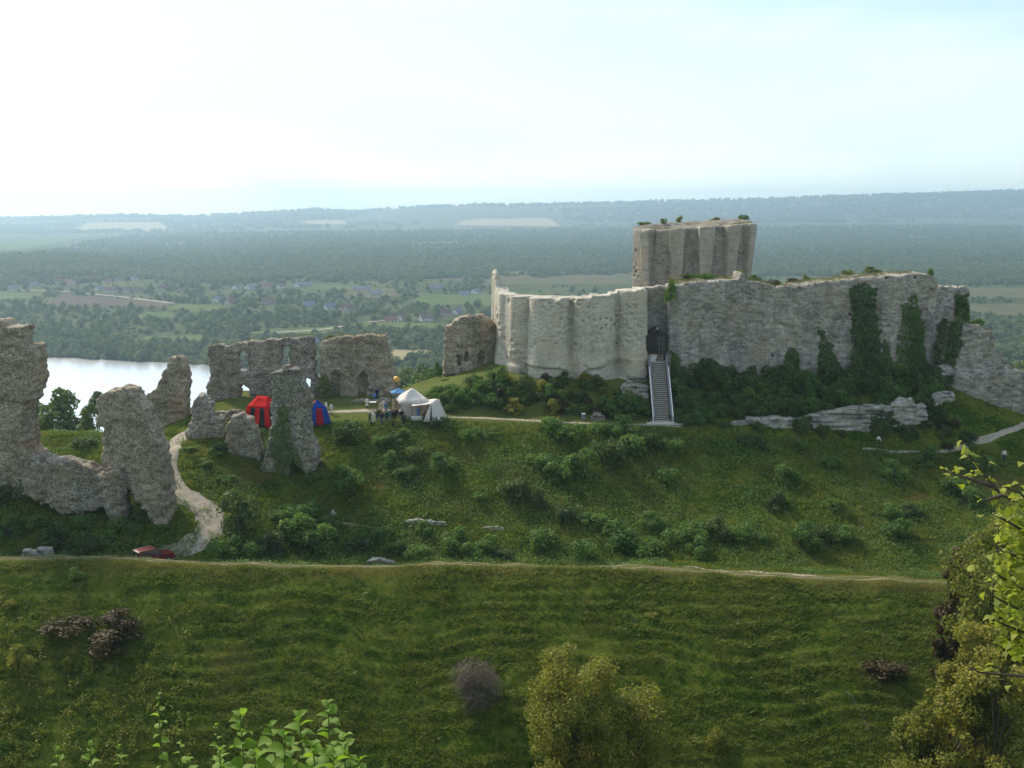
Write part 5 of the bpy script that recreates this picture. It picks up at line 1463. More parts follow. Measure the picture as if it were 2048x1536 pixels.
def canopy():
    p = g_(797, 153.2)
    root = empty('blue_canopy', p, 0.2); tag(root, 'small sky-blue canopy behind the white pavilion', 'canopy')
    for k in range(4):
        a = [(-1.2, -1.0), (1.2, -1.0), (1.2, 1.0), (-1.2, 1.0)]
        q0, q1 = (*a[k], 2.75), (*a[(k + 1) % 4], 2.75)
        cloth_part('roof_panel', [q0, q1, (0, 0, 3.35), (0, 0, 3.35)], T_SKY, root, -0.1, (0, 0, 1))
        MB().tube([(a[k][0] * 0.97, a[k][1] * 0.97, -0.1), (a[k][0] * 0.97, a[k][1] * 0.97, 2.76)], 0.04, 6).build('pole', M_POLE, root)
    p = g_(793, 154.8)
    root = empty('golden_balloon', p); tag(root, 'golden ball on a pole above the blue canopy', 'balloon')
    ob = MB().tube([(0, 0, 3.75), (0, 0, 3.85), (0, 0, 4.05), (0, 0, 4.3), (0, 0, 4.55), (0, 0, 4.68), (0, 0, 4.74)], [0.08, 0.27, 0.42, 0.5, 0.40, 0.22, 0.05], 14).build('ball', M_GOLD, root, smooth=True)
    MB().tube([(0, 0, -0.1), (0, 0, 3.8)], 0.03, 6).build('pole', M_POLE, root)
canopy()
def table(px, y_, w, label, mat, h_=0.8, d=0.8, name='table'):
    root = empty(name, g_(px, y_), 0.1); tag(root, label, 'table')
    MB().box((-w / 2, -d / 2, h_ - 0.06), (w / 2, d / 2, h_)).build('top', mat, root)
    for sx in (-1, 1):
        for sy in (-1, 1):
            MB().box((sx * w * 0.45 - 0.04, sy * d * 0.4 - 0.04, -0.05), (sx * w * 0.45 + 0.04, sy * d * 0.4 + 0.04, h_ - 0.061)).build('leg', M_POLE, root)
    return root
table(745, 154.6, 1.0, 'small white-topped table beside the person in white by the wall', M_WHITE, 0.95)
tb = table(832, 148.0, 1.6, 'low table under a hanging white cloth beneath the awning', M_WHITE, 0.62)
cloth_part('cloth', [(-0.82, -0.42, 0.08), (0.82, -0.42, 0.08), (0.82, -0.42, 0.63), (-0.82, -0.42, 0.63)], T_WHITE, tb)
def bin_():
    root = empty('litter_bin', g_(1168, 149.8)); tag(root, 'grey cylindrical litter bin standing on the terrace lawn', 'bin')
    MB().tube([(0, 0, 0.02), (0, 0, 0.08), (0, 0, 0.85)], [0.26, 0.28, 0.30], 16).build('body', plain('grey_bin', (0.20, 0.22, 0.24), 0.6, 0.3), root, smooth=False)
    MB().tube([(0, 0, 0.86), (0, 0, 0.93), (0, 0, 0.98)], [0.34, 0.34, 0.22], 16).build('lid', plain('pale_bin_lid', (0.42, 0.44, 0.45), 0.5, 0.3), root)
bin_()

# ------------------------------------------------------------------ red car beside the path
def car():
    p = (X(287, 117.6), 117.6, float(gz(X(287, 117.6), 117.6)) + 0.02)
    root = empty('parked_car', p, R(43)); root.scale = (1.06, 1.06, 1.12); tag(root, 'dark red off-road car half hidden by the grass bank', 'car')
    paint = plain('dark_red_paint', (0.14, 0.008, 0.012), 0.35, 0.5, 0.0, 0.05, 1)
    glass = plain('car_glass', (0.015, 0.02, 0.022), 0.08, 0.7, 0, 0.02, 1)
    rub = plain('tyre_rubber', (0.02, 0.02, 0.02), 0.9, 0.1); chrome = plain('bright_trim', (0.6, 0.6, 0.6), 0.3, 0.5, 0.6)
    lamp = plain('lamp_lens', (0.35, 0.03, 0.03), 0.2, 0.6); hl_ = plain('headlamp_lens', (0.7, 0.7, 0.66), 0.15, 0.6)
    # body as lofted side profile (x forward), half width 0.85
    def loft(prof, w0, w1, name, mat):
        n = len(prof); V = []
        zs_ = [q[1] for q in prof]; z0, z1 = min(zs_), max(zs_)
        for s in (-1, 1):
            for x_, z_ in prof: V.append((x_, s * (w0 + (w1 - w0) * (z_ - z0) / (z1 - z0)), z_))
        F = [tuple(range(n))[::-1], tuple(range(n, 2 * n))] + [(i, (i + 1) % n, (i + 1) % n + n, i + n) for i in range(n)]
        return MB().add(V, F).build(name, mat, root, bevel=0.035)
    loft([(-2.1, 0.42), (-2.12, 0.95), (-2.05, 1.06), (0.75, 1.06), (1.95, 0.98), (2.1, 0.86), (2.12, 0.45), (1.8, 0.34), (-1.9, 0.34)], 0.86, 0.82, 'body', paint)
    loft([(-2.02, 1.05), (-1.92, 1.68), (-1.75, 1.76), (0.05, 1.76), (0.22, 1.70), (0.80, 1.05)], 0.80, 0.66, 'cabin', paint)
    for s in (-1, 1):
        for x0, x1, x2, x3 in ((-1.85, -1.18, -1.18, -1.75), (-1.08, -0.32, -0.32, -1.08), (-0.22, 0.62, 0.16, -0.22)):
            q = [(x0, s * 0.795, 1.12), (x1, s * 0.795, 1.12), (x2, s * 0.69, 1.62), (x3, s * 0.69, 1.62)]
            MB().sheet(q, 0.03).build('window', glass, root)
        MB().box((-0.05, s * 0.86 - 0.08, 1.08), (0.12, s * 0.98 - 0.04 * s, 1.24)).build('mirror', chrome, root)
        MB().box((-2.0, s * 0.64 - 0.02, 1.77), (0.0, s * 0.64 + 0.02, 1.80)).build('roof_rail', chrome, root)
        MB().box((-2.16, s * 0.68 - 0.1, 0.72), (-2.10, s * 0.68 + 0.1, 1.0)).build('tail_light', lamp, root)
        MB().box((2.09, s * 0.62 - 0.14, 0.66), (2.15, s * 0.62 + 0.14, 0.84)).build('headlight', hl_, root)
        for x_ in (-1.3, 1.32):
            w = empty('wheel', (x_, s * 0.80, 0.36)); w.parent = root
            MB().tube([(0, -0.11, 0), (0, -0.09, 0), (0, 0.09, 0), (0, 0.11, 0)], [0.30, 0.36, 0.36, 0.30], 18).build('tyre', rub, w)
            MB().tube([(0, -0.125, 0), (0, 0.125, 0)], 0.21, 12).build('rim', chrome, w)
    MB().sheet([(-2.03, -0.66, 1.14), (-2.03, 0.66, 1.14), (-1.945, 0.58, 1.60), (-1.945, -0.58, 1.60)], 0.05).build('rear_window', glass, root)
    MB().sheet([(0.80, -0.70, 1.10), (0.80, 0.70, 1.10), (0.28, 0.60, 1.66), (0.28, -0.60, 1.66)], 0.04).build('windscreen', glass, root)
    for x0, x1 in ((-2.2, -2.1), (2.1, 2.2)): MB().box((x0, -0.8, 0.40), (x1, 0.8, 0.58)).build('bumper', rub, root)
    MB().box((-2.02, -0.6, 1.70), (-1.93, 0.6, 1.76)).build('spoiler', chrome, root)
car()

# ------------------------------------------------------------------ people
def capsule(x, y, z, a, b, ra, rb):
    a, b = np.array(a), np.array(b); e = b - a
    t = np.clip(((x - a[0]) * e[0] + (y - a[1]) * e[1] + (z - a[2]) * e[2]) / (e @ e), 0, 1)
    return np.sqrt((x - a[0] - e[0] * t) ** 2 + (y - a[1] - e[1] * t) ** 2 + (z - a[2] - e[2] * t) ** 2) - (ra + (rb - ra) * t)
def pose_joints(kind):
    J = dict(pel=(0, 0, 0.95), chest=(0, 0, 1.30), neck=(0, 0, 1.47), head=(0, -0.02, 1.63))
    J.update(shl=(-0.19, 0, 1.40), shr=(0.19, 0, 1.40), ell=(-0.25, 0.02, 1.12), elr=(0.25, 0.02, 1.12), hal=(-0.27, -0.06, 0.87), har=(0.27, -0.06, 0.87))
    J.update(hil=(-0.09, 0, 0.92), hir=(0.09, 0, 0.92), knl=(-0.10, -0.02, 0.50), knr=(0.10, -0.02, 0.50), anl=(-0.11, 0.02, 0.09), anr=(0.11, 0.02, 0.09))
    if kind == 'walk':
        J.update(knl=(-0.10, -0.20, 0.52), anl=(-0.10, -0.30, 0.10), knr=(0.10, 0.08, 0.50), anr=(0.10, 0.34, 0.15), ell=(-0.25, 0.14, 1.15), hal=(-0.25, 0.18, 0.92), elr=(0.25, -0.10, 1.15), har=(0.22, -0.32, 1.02))
    if kind == 'bend':
        J.update(chest=(0, -0.28, 1.18), neck=(0, -0.42, 1.25), head=(0, -0.55, 1.33), shl=(-0.19, -0.36, 1.22), shr=(0.19, -0.36, 1.22), ell=(-0.24, -0.45, 0.95), elr=(0.24, -0.45, 0.95), hal=(-0.15, -0.62, 0.80), har=(0.15, -0.62, 0.80))
    if kind == 'sit':
        J.update({k: (v[0], v[1], v[2] - 0.45) for k, v in J.items() if k not in ('knl', 'knr', 'anl', 'anr')})
        J.update(knl=(-0.12, -0.42, 0.50), knr=(0.12, -0.42, 0.50), anl=(-0.12, -0.45, 0.09), anr=(0.12, -0.45, 0.09), ell=(-0.26, -0.08, 0.68), elr=(0.26, -0.08, 0.68), hal=(-0.14, -0.32, 0.60), har=(0.14, -0.32, 0.60))
    if kind == 'reach':
        J.update(elr=(0.33, -0.18, 1.28), har=(0.28, -0.44, 1.34), ell=(-0.28, -0.12, 1.15), hal=(-0.16, -0.36, 1.10))
    return J
def seg_list(J):
    S = [('pel', 'chest', .135, .15), ('chest', 'neck', .14, .06), ('neck', 'head', .055, .07), ('shl', 'ell', .058, .046), ('ell', 'hal', .044, .03), ('shr', 'elr', .058, .046), ('elr', 'har', .044, .03), ('hil', 'knl', .09, .06), ('knl', 'anl', .058, .038), ('hir', 'knr', .09, .06), ('knr', 'anr', .058, .038), ('chest', 'shl', .11, .065), ('chest', 'shr', .11, .065)]
    return [(J[a], J[b], ra, rb, a) for a, b, ra, rb in S]
def body_mesh(kind):
    J = pose_joints(kind)
    h = 0.03
    al = np.array(list(J.values()))
    lo, hi = al.min(0) - 0.22, al.max(0) + 0.25
    lo[2] = -0.03
    x, y, z = field_grid(lo, hi, h)
    def union(segs, k=0.04):
        f = None
        for a, b, ra, rb in segs:
            d = capsule(x, y, z, a, b, ra, rb); f = d if f is None else smin(f, d, k)
        return f
    segs = [(a, b, ra, rb) for a, b, ra, rb, _ in seg_list(J)]
    hd = np.array(J['head'])
    f = union(segs)
    f = smin(f, np.sqrt(((x - hd[0]) / 0.078) ** 2 + ((y - hd[1]) / 0.098) ** 2 + ((z - hd[2]) / 0.118) ** 2) * 0.09 - 0.09, 0.02)
    f = smin(f, capsule(x, y, z, hd + (0, -0.09, 0.0), hd + (0, -0.115, -0.03), 0.012, 0.018), 0.015)
    for s in ('l', 'r'):
        an = np.array(J['an' + s])
        f = smin(f, capsule(x, y, z, an + (0, 0.03, -0.05), an + (0, -0.16, -0.055), 0.045, 0.038), 0.02)
        ha, el = np.array(J['ha' + s]), np.array(J['el' + s]); d_ = (ha - el) / np.linalg.norm(ha - el)
        f = smin(f, capsule(x, y, z, ha, ha + d_ * 0.07, 0.032, 0.034), 0.02)
    v, q = surface_nets(f.astype(np.float32), lo, h)
    v, q = list(map(tuple, v)), [tuple(i) for i in q]
    m = MB(); m.v, m.f = v, q
    for s in ('l', 'r'):
        ha, el = np.array(J['ha' + s]), np.array(J['el' + s]); d_ = (ha - el) / np.linalg.norm(ha - el)
        sd = np.cross(d_, (1.0, 0, 0)); sd /= np.linalg.norm(sd) + 1e-9
        for k in range(5):
            o_ = sd * (-0.03 + 0.015 * k); L = (0.06, 0.075, 0.08, 0.072, 0.055)[k]
            st = ha + d_ * (0.075 if k else 0.03) + o_
            m.tube([st, st + d_ * L * 0.6 + o_ * 0.3, st + d_ * L + np.array([0.012, 0, 0])], [0.010, 0.009, 0.006], 5)
    body = mesh_data('person', m.v, np.array(m.f, dtype=object).tolist(), None, smooth=True)
    def wear(names, grow, extra=()):
        sg = [(a, b, ra + grow, rb + grow) for a, b, ra, rb, n_ in seg_list(J) if n_ in names] + list(extra)
        g = union(sg)
        v_, q_ = surface_nets(g.astype(np.float32), lo, h)
        return v_, q_
    pel = np.array(J['pel']); ch = np.array(J['chest'])
    W = {}
    nk = np.array(J['neck'])
    top_segs = [(tuple(pel), tuple(ch), .155, .17), (tuple(ch), tuple(ch + (nk - ch) * 0.6), .16, .10), (J['chest'], J['shl'], .13, .085), (J['chest'], J['shr'], .13, .085)]
    for s in ('l', 'r'):
        top_segs += [(J['sh' + s], J['el' + s], .078, .066), (J['el' + s], tuple(np.array(J['el' + s]) * 0.25 + np.array(J['ha' + s]) * 0.75), .064, .052)]
    g = union(top_segs); v_, q_ = surface_nets(g.astype(np.float32), lo, h); W['jacket'] = (v_, q_)
    if kind != 'sit':
        sk = top_segs + [(tuple(pel), tuple(pel + (0, 0, -0.42)), .165, .23)]
        g = np.maximum(union(sk), 0.42 - z); v_, q_ = surface_nets(g.astype(np.float32), lo, h); W['tunic'] = (v_, q_)
    ls = [(tuple(pel + (0, 0, -0.02)), tuple(pel + (0, 0, 0.06)), .15, .15)]
    for s in ('l', 'r'): ls += [(J['hi' + s], J['kn' + s], .108, .078), (J['kn' + s], J['an' + s], .076, .06)]
    g = np.maximum(union(ls), 0.07 - z); v_, q_ = surface_nets(g.astype(np.float32), lo, h); W['trousers'] = (v_, q_)
    g = np.sqrt(((x - hd[0]) / 0.09) ** 2 + ((y - hd[1] - 0.012) / 0.112) ** 2 + ((z - hd[2] - 0.012) / 0.13) ** 2) * 0.1 - 0.1
    g = np.maximum(g, -(z - hd[2] + 0.035) - np.clip((y - hd[1]) * 1.5, -0.05, 0.09)); v_, q_ = surface_nets(g.astype(np.float32), lo, h); W['hair'] = (v_, q_)
    return body, {k: mesh_data(k, a, b, None, smooth=True) for k, (a, b) in W.items()}
POSES = {k: body_mesh(k) for k in ('stand', 'walk', 'bend', 'sit', 'reach')}
M_SKIN = plain('skin', (0.46, 0.29, 0.21), 0.6, 0.3, 0, 0.05)
CL = {'white': (0.66, 0.65, 0.61), 'black': (0.018, 0.018, 0.022), 'navy': (0.02, 0.03, 0.07), 'grey': (0.14, 0.145, 0.15), 'jeans': (0.055, 0.10, 0.20), 'teal': (0.02, 0.10, 0.10), 'brown': (0.14, 0.08, 0.05), 'pink': (0.55, 0.34, 0.28), 'red': (0.38, 0.02, 0.03), 'olive': (0.06, 0.07, 0.035), 'cream': (0.60, 0.50, 0.34), 'blue': (0.12, 0.22, 0.42), 'maroon': (0.10, 0.02, 0.03), 'dark': (0.03, 0.025, 0.02), 'fair': (0.40, 0.29, 0.14)}
CM = {k: plain('cloth_' + k, v, 0.9, 0.1, 0, 0.12, 9) for k, v in CL.items()}
def add_mat(ob, m):
    if not ob.data.materials: ob.data.materials.append(None)
    ob.material_slots[0].link = 'OBJECT'; ob.material_slots[0].material = m
def person(px, y_, pose, top, legs, rz, label, tunic=False, hair='dark', h_=1.0, group=None, z=None):
    body, W = POSES[pose]
    x_ = X(px, y_)
    z_ = float(gz(x_, y_)) if z is None else z
    ob = link('person', body, None, (x_, y_, z_), rz, (h_, h_, h_)); add_mat(ob, M_SKIN)
    tag(ob, label, 'person', group)
    t_ = 'tunic' if tunic and 'tunic' in W else 'jacket'
    for nm, key in ((t_, top), ('trousers', legs), ('hair', hair)):
        c = link(nm, W[nm], ob); add_mat(c, CM[key])
    return ob
PE = [
    (738, 147.8, 'bend', 'grey', 'black', 0.5, 'person in grey top and black trousers bending at the left end of the crowd', False, 'fair'),
    (745, 147.2, 'reach', 'white', 'white', 2.8, 'person in white clothes at the left of the crowd', False, 'fair'),
    (753, 148.0, 'stand', 'olive', 'jeans', 3.0, 'person in olive jacket and jeans in the crowd', False, 'dark'),
    (757, 148.7, 'stand', 'brown', 'grey', 0.4, 'person in brown jacket behind the olive jacket in the crowd', False, 'fair'),
    (762, 147.0, 'stand', 'navy', 'jeans', 3.2, 'person in navy jacket and pale jeans at the front of the crowd', False, 'dark'),
    (768, 148.6, 'reach', 'pink', 'grey', 2.4, 'person in pink top reaching in the crowd', False, 'fair'),
    (773, 147.4, 'stand', 'teal', 'navy', 3.0, 'person in teal jacket in the crowd', False, 'dark'),
    (780, 148.2, 'stand', 'grey', 'grey', 3.4, 'person in grey coat in the middle of the crowd', True, 'dark'),
    (786, 147.6, 'stand', 'dark', 'dark', 2.9, 'person in dark brown clothes in the crowd', False, 'dark'),
    (791, 148.4, 'reach', 'maroon', 'black', 2.6, 'person in maroon top near the right end of the crowd', False, 'fair'),
    (797, 149.0, 'bend', 'white', 'grey', 2.2, 'person in white top bending at the right of the crowd', False, 'dark'),
    (803, 147.8, 'stand', 'black', 'navy', 3.3, 'person in black jacket at the right end of the crowd', False, 'dark'),
    (807, 147.0, 'stand', 'olive', 'black', 3.6, 'person in dark olive jacket standing last in the crowd', False, 'dark'),
    (733, 154.4, 'stand', 'white', 'dark', 0.8, 'person in white tunic beside the small white table', True, 'dark'),
    (761, 152.4, 'stand', 'cream', 'brown', 0.3, 'person in cream tunic and brown skirt behind the crowd', True, 'dark'),
    (766, 153.4, 'reach', 'white', 'white', 1.0, 'person in white shirt behind the cream tunic', False, 'dark'),
    (771, 152.0, 'stand', 'blue', 'grey', 0.6, 'person in blue-grey tunic right of the cream tunic', True, 'dark'),
    (786, 152.6, 'stand', 'cream', 'cream', 0.2, 'person in straw-coloured robe beside the blue canopy', True, 'fair'),
    (748, 158.9, 'sit', 'blue', 'jeans', 0.3, 'person in pale blue top sitting by the broad ruined wall', False, 'dark'),
    (754, 159.5, 'stand', 'navy', 'navy', 0.2, 'person in navy clothes standing by the broad ruined wall', False, 'dark'),
    (651, 152.6, 'stand', 'white', 'white', 1.3, 'person in white standing right behind the blue tent', False, 'dark'),
    (661, 151.6, 'walk', 'white', 'white', 1.4, 'person in white trousers and black boots walking right of the blue tent', False, 'dark'),
    (836, 149.0, 'stand', 'blue', 'white', 0.4, 'person in blue and white clothes under the awning', True, 'dark'),
    (849, 148.6, 'sit', 'brown', 'brown', 0.2, 'person in brown sitting under the awning near the wedge tent', False, 'dark'),
    (843, 149.3, 'sit', 'cream', 'cream', -0.4, 'person in cream sitting under the awning by the low table', False, 'dark'),
    (1102, 147.2, 'walk', 'maroon', 'black', -1.5, 'person in dark clothes walking along the terrace path', False, 'dark'),
    (1117, 147.8, 'walk', 'red', 'maroon', -1.5, 'smaller person in red walking behind the dark-clothed walker', False, 'dark'),
]
for px, y_, pose, top, legs, rz, lab, tu, hair in PE:
    person(px, y_, pose, top, legs, rz, lab, tu, hair, 0.82 if 'smaller' in lab else 1.0)
pr = hit(1760, 893, 140); person(1760, pr[1], 'bend', 'white', 'grey', 1.2, 'person in white crouching on the path below the chalk rocks', False, 'dark', 0.95)
pr = hit(2019, 922, 132); person(2019, pr[1], 'walk', 'white', 'navy', 0.3, 'person in white shirt on the slope at the photo edge', False, 'dark', 1.0)
for px, y_, lab in ((785, 146.6, 'dark bag on the grass at the right of the crowd'), (742, 146.8, 'black bag on the grass at the left of the crowd')):
    rt = empty('bag', g_(px, y_)); tag(rt, lab, 'bag')
    MB().box((-0.22, -0.14, 0), (0.22, 0.14, 0.34), 0.8).build('body', CM['black'], rt, bevel=0.05)
    MB().tube([(-0.1, 0, 0.33), (-0.08, 0, 0.46), (0.08, 0, 0.46), (0.1, 0, 0.33)], 0.015, 5).build('handle', CM['black'], rt)
# ------------------------------------------------------------------ shrubs, ivy, grass
from mathutils.bvhtree import BVHTree
BUSH, STEM = {}, []
for k in range(6):
    p, d = lumpy(400 + k, 1500, lumps=[11, 14, 9, 16, 12, 10][k], flat=[0.85, 0.75, 1.0, 0.7, 0.9, 1.1][k], spread=0.66, rad=(0.24, 0.42), fill=0.3)
    for nm, mt in (('green', L_SHRUB), ('dark', L_DARK), ('top', L_TOP), ('brown', L_BROWN), ('olive', L_OLIVE), ('yellow', L_YELL), ('light', L_IVYLT)):
        BUSH[nm, k] = leaf_mesh('foliage', p, d, 0.135, mt, 450 + k, upright=0.15)
    STEM.append(stems_mesh('stem', 470 + k))
r = np.random.default_rng(91)
ORD = ['first', 'second', 'third', 'fourth', 'fifth', 'sixth', 'seventh', 'eighth', 'ninth', 'tenth', 'eleventh', 'twelfth', 'thirteenth', 'fourteenth', 'fifteenth', 'sixteenth', 'seventeenth', 'eighteenth', 'nineteenth', 'twentieth'] + ['twenty-' + w for w in ('first', 'second', 'third', 'fourth', 'fifth', 'sixth', 'seventh', 'eighth', 'ninth')] + ['thirtieth'] + ['thirty-' + w for w in ('first', 'second', 'third', 'fourth', 'fifth', 'sixth', 'seventh', 'eighth', 'ninth')]
SL = [(692, 882, 74), (760, 892, 48), (806, 882, 40), (781, 895, 40), (942, 878, 45), (873, 852, 40), (980, 876, 25), (1106, 864, 66), (1140, 880, 60), (1198, 868, 56), (1250, 880, 70), (832, 915, 60), (887, 945, 66), (785, 929, 45), (812, 953, 60), (699, 984, 88), (672, 960, 46), (1027, 990, 80), (1079, 932, 60), (1113, 960, 70), (1164, 950, 88), (1216, 925, 86), (1267, 905, 80), (1086, 1092, 80), (1236, 1098, 100), (846, 1068, 40), (764, 1080, 60), (720, 1100, 74), (641, 1102, 92), (791, 1102, 54), (832, 1116, 64), (908, 1094, 70), (942, 1118, 60), (976, 1106, 62), (1010, 1118, 60), (1164, 1116, 70),
      (1289, 900, 70), (1330, 962, 56), (1347, 905, 60), (1494, 884, 44), (1515, 892, 36), (1593, 900, 42), (1569, 964, 62), (1662, 932, 45), (1761, 908, 26), (1668, 1018, 42), (1781, 1034, 54), (1822, 1032, 48), (1798, 1074, 74), (1385, 1074, 72), (1439, 1070, 72), (1484, 1080, 62), (1525, 1084, 44), (1614, 1092, 80), (1689, 1084, 70), (1645, 1080, 62), (1395, 1112, 60), (1556, 1018, 60), (1785, 962, 60), (1905, 985, 60), (1935, 1010, 70), (1860, 930, 60), (1960, 940, 70), (1305, 1060, 60), (1290, 1112, 76), (1345, 1085, 60), (1080, 1010, 50), (1130, 1040, 60), (1185, 1050, 60), (960, 1000, 40),
      (595, 1078, 96), (550, 1108, 84), (455, 1112, 70), (505, 1122, 64), (620, 1030, 60), (575, 1040, 56), (660, 1060, 50), (560, 905, 30)]
SHRUB_AT = []
bands = {'upper': [], 'middle': [], 'lower': []}
for s in SL: bands['upper' if s[1] < 920 else 'middle' if s[1] < 1045 else 'lower'].append(s)
for bn, lst in bands.items():
    for i, (px, row, w) in enumerate(sorted(lst)):
        p = hit(px, row, 113.5)
        s = w / 2 * p[1] / FPX * 1.12
        k = int(r.integers(0, 6)); SHRUB_AT.append((p[0], p[1], s))
        plant('shrub', p - (0, 0, 0.15), BUSH['green' if r.random() < 0.75 else 'dark', k], STEM[k], (s * 1.08, s, s * r.uniform(0.75, 1.05)), r.uniform(0, 6.28), f'green shrub on the castle slope, {ORD[i]} from the left in the {bn} band', 'shrub', 'shrubs on the castle slope')
LEFTB = [(478, 1062, 116, 'dark', 1.25, 'large dark round bush beside the gravel path'), (40, 985, 96, 'dark', 1.0, 'dark bush at the foot of the broken tower'), (-10, 1010, 90, 'dark', 1.0, 'dark bush cut by the photo edge under the broken tower'), (100, 1005, 60, 'dark', 0.9, 'dark bush under the collapsed flint wall'), (20, 1072, 90, 'green', 0.8, 'green bush at the photo edge above the chalk wall'), (120, 1096, 96, 'dark', 0.9, 'dark bush right behind the chalk wall'), (172, 1106, 80, 'dark', 0.9, 'dark bush between the chalk wall and red car'), (222, 1090, 64, 'green', 0.8, 'green bush just left of the red car'), (70, 1050, 70, 'green', 0.8, 'green bush midway below the broken tower'), (165, 1050, 70, 'green', 0.7, 'green bush below the collapsed flint wall'), (265, 1062, 50, 'green', 0.7, 'green bush below the leaning pillar'), (168, 893, 56, 'dark', 0.7, 'low dark bush on the mound left of the leaning pillar'), (320, 1062, 44, 'green', 0.6, 'small green bush at the foot of the leaning pillar'), (235, 1052, 56, 'green', 0.6, 'low green bush at the foot of the collapsed flint wall'), (285, 1040, 50, 'dark', 0.7, 'dark bush in the hollow under the leaning pillar'), (345, 1068, 30, 'light', 0.6, 'small light bush between the leaning pillar and path'), (550, 1035, 50, 'green', 0.7, 'green bush at the foot of the jagged pillar'), (625, 955, 44, 'green', 0.6, 'green bush at the right foot of the jagged pillar'), (30, 1112, 34, 'light', 0.9, 'light green bush at the left end of the chalk wall'), (128, 1114, 50, 'light', 0.6, 'light green bush at the right end of the chalk wall'), (440, 905, 60, 'green', 0.6, 'low green bush under the squat flint stump'), (410, 930, 50, 'light', 0.5, 'low light bush on the mound beside the path'), (380, 900, 40, 'green', 0.5, 'low bush at the path bend on the mound'), (450, 960, 50, 'green', 0.5, 'low bush above the large dark round bush'), (520, 870, 40, 'green', 0.7, 'bush against the sloping rubble chunk')]
for px, row, w, mt, asp, lab in LEFTB:
    p = hit(px, row, 113.5); s = w / 2 * p[1] / FPX; k = int(r.integers(0, 6))
    plant('bush', p - (0, 0, 0.15), BUSH[mt, k], STEM[k], (s, s, s * asp), r.uniform(0, 6.28), lab, 'bush')
# thickets at the wall foot
ZONES = {'thicket below the round ruin': [(880, 'by the wedge tent'), (930, 'under the ruin slits'), (985, 'under the lobed wall corner')],
         'thicket below the lobed wall': [(1020, 'near its left end'), (1070, 'left of the walkers'), (1120, 'above the walkers'), (1168, 'above the bin'), (1215, 'above the boulder'), (1280, 'beside the stairs')],
         'thicket under the grey wall': [(1360, 'beside the stairs'), (1420, 'under the low ivy'), (1480, 'under the wall top spike'), (1535, 'left of the short ivy'), (1585, 'under the short ivy'), (1660, 'under the small pointed ivy'), (1735, 'under the tall dark ivy'), (1815, 'under the lighter ivy'), (1885, 'at its right end')],
         'thicket beside the stairs': [(1355, 'touching the stairs'), (1400, 'by the rock face tip')],
         'thicket below the broken wall': [(1790, 'by the chalk block'), (1850, 'in the middle'), (1905, 'by the small chalk rock'), (1955, 'near the path')],
         'thicket along the grey wall foot': [(1370, 'near the stairs'), (1450, 'left of the spike'), (1530, 'left of the short ivy'), (1620, 'right of the short ivy'), (1700, 'by the tall dark ivy'), (1780, 'between the tall ivies'), (1860, 'at the wall end')]}
def thicket(n, pxr, yr, size, kinds, name, label, group, keep=None, asp=(0.8, 1.15)):
    done = 0
    while done < n:
        px, y_ = r.uniform(*pxr), r.uniform(*yr)
        if keep is not None and not keep(px, y_): continue
        s = r.uniform(*size); k = int(r.integers(0, 6)); x_ = X(px, y_)
        kd = kinds[int(r.integers(0, len(kinds)))]
        zn = min(ZONES[group], key=lambda q: abs(q[0] - px))[1]
        dp = 'front' if y_ < yr[0] + (yr[1] - yr[0]) / 3 else 'back' if y_ > yr[1] - (yr[1] - yr[0]) / 3 else 'middle'
        hue = {'green': 'green', 'dark': 'dark green', 'olive': 'olive', 'brown': 'brownish', 'light': 'light green'}[kd]
        siz = 'larger' if s > (size[0] + size[1]) / 2 else 'smaller'
        plant(name, (x_, y_, float(gz(x_, y_)) - 0.2), BUSH[kd, k], STEM[k], (s * 1.1, s, s * r.uniform(*asp)), r.uniform(0, 6.28), f'{siz} {hue} bush, {dp} of {label}, {zn}', 'bush', group)
        done += 1
thicket(44, (862, 1010), (152.4, 157.6), (1.2, 2.0), ['green', 'dark', 'green', 'green'], 'thicket_bush', 'thicket below round ruin', 'thicket below the round ruin')
thicket(84, (1000, 1296), (151.4, 156.8), (0.95, 1.7), ['green', 'dark', 'olive', 'green', 'dark', 'green', 'brown'], 'thicket_bush', 'thicket below lobed wall', 'thicket below the lobed wall', lambda px, y_: not (1240 < px < 1300 and y_ > 153.6))
thicket(54, (1345, 1885), (155.0, 156.8), (1.5, 2.3), ['dark', 'green', 'dark'], 'thicket_bush', 'row along grey wall', 'thicket along the grey wall foot', None, (1.0, 1.5))
thicket(135, (1345, 1895), (151.2, 156.8), (1.25, 2.1), ['dark', 'dark', 'green', 'dark', 'dark', 'green'], 'thicket_bush', 'grey wall thicket', 'thicket under the grey wall')
thicket(16, (1346, 1420), (148.8, 151.8), (1.0, 1.6), ['dark', 'green'], 'thicket_bush', 'clump right of stairs', 'thicket beside the stairs')
thicket(30, (1780, 1965), (147.5, 151.6), (0.7, 1.2), ['dark', 'dark', 'brown', 'green'], 'thicket_bush', 'bank below broken wall', 'thicket below the broken wall')
for px, row, w, y_, lab in ((1250, 845, 90, 150.6, 'large green bush left of the stair foot'), (1228, 838, 60, 151.2, 'green bush between the boulder and the stairs'), (1285, 838, 50, 151.5, 'dark bush against the stair side')):
    x_ = X(px, y_); s = w / 2 * y_ / FPX
    plant('bush', (x_, y_, float(gz(x_, y_)) - 0.1), BUSH['green', 2], STEM[2], (s, s, s * 0.9), px, lab, 'bush')

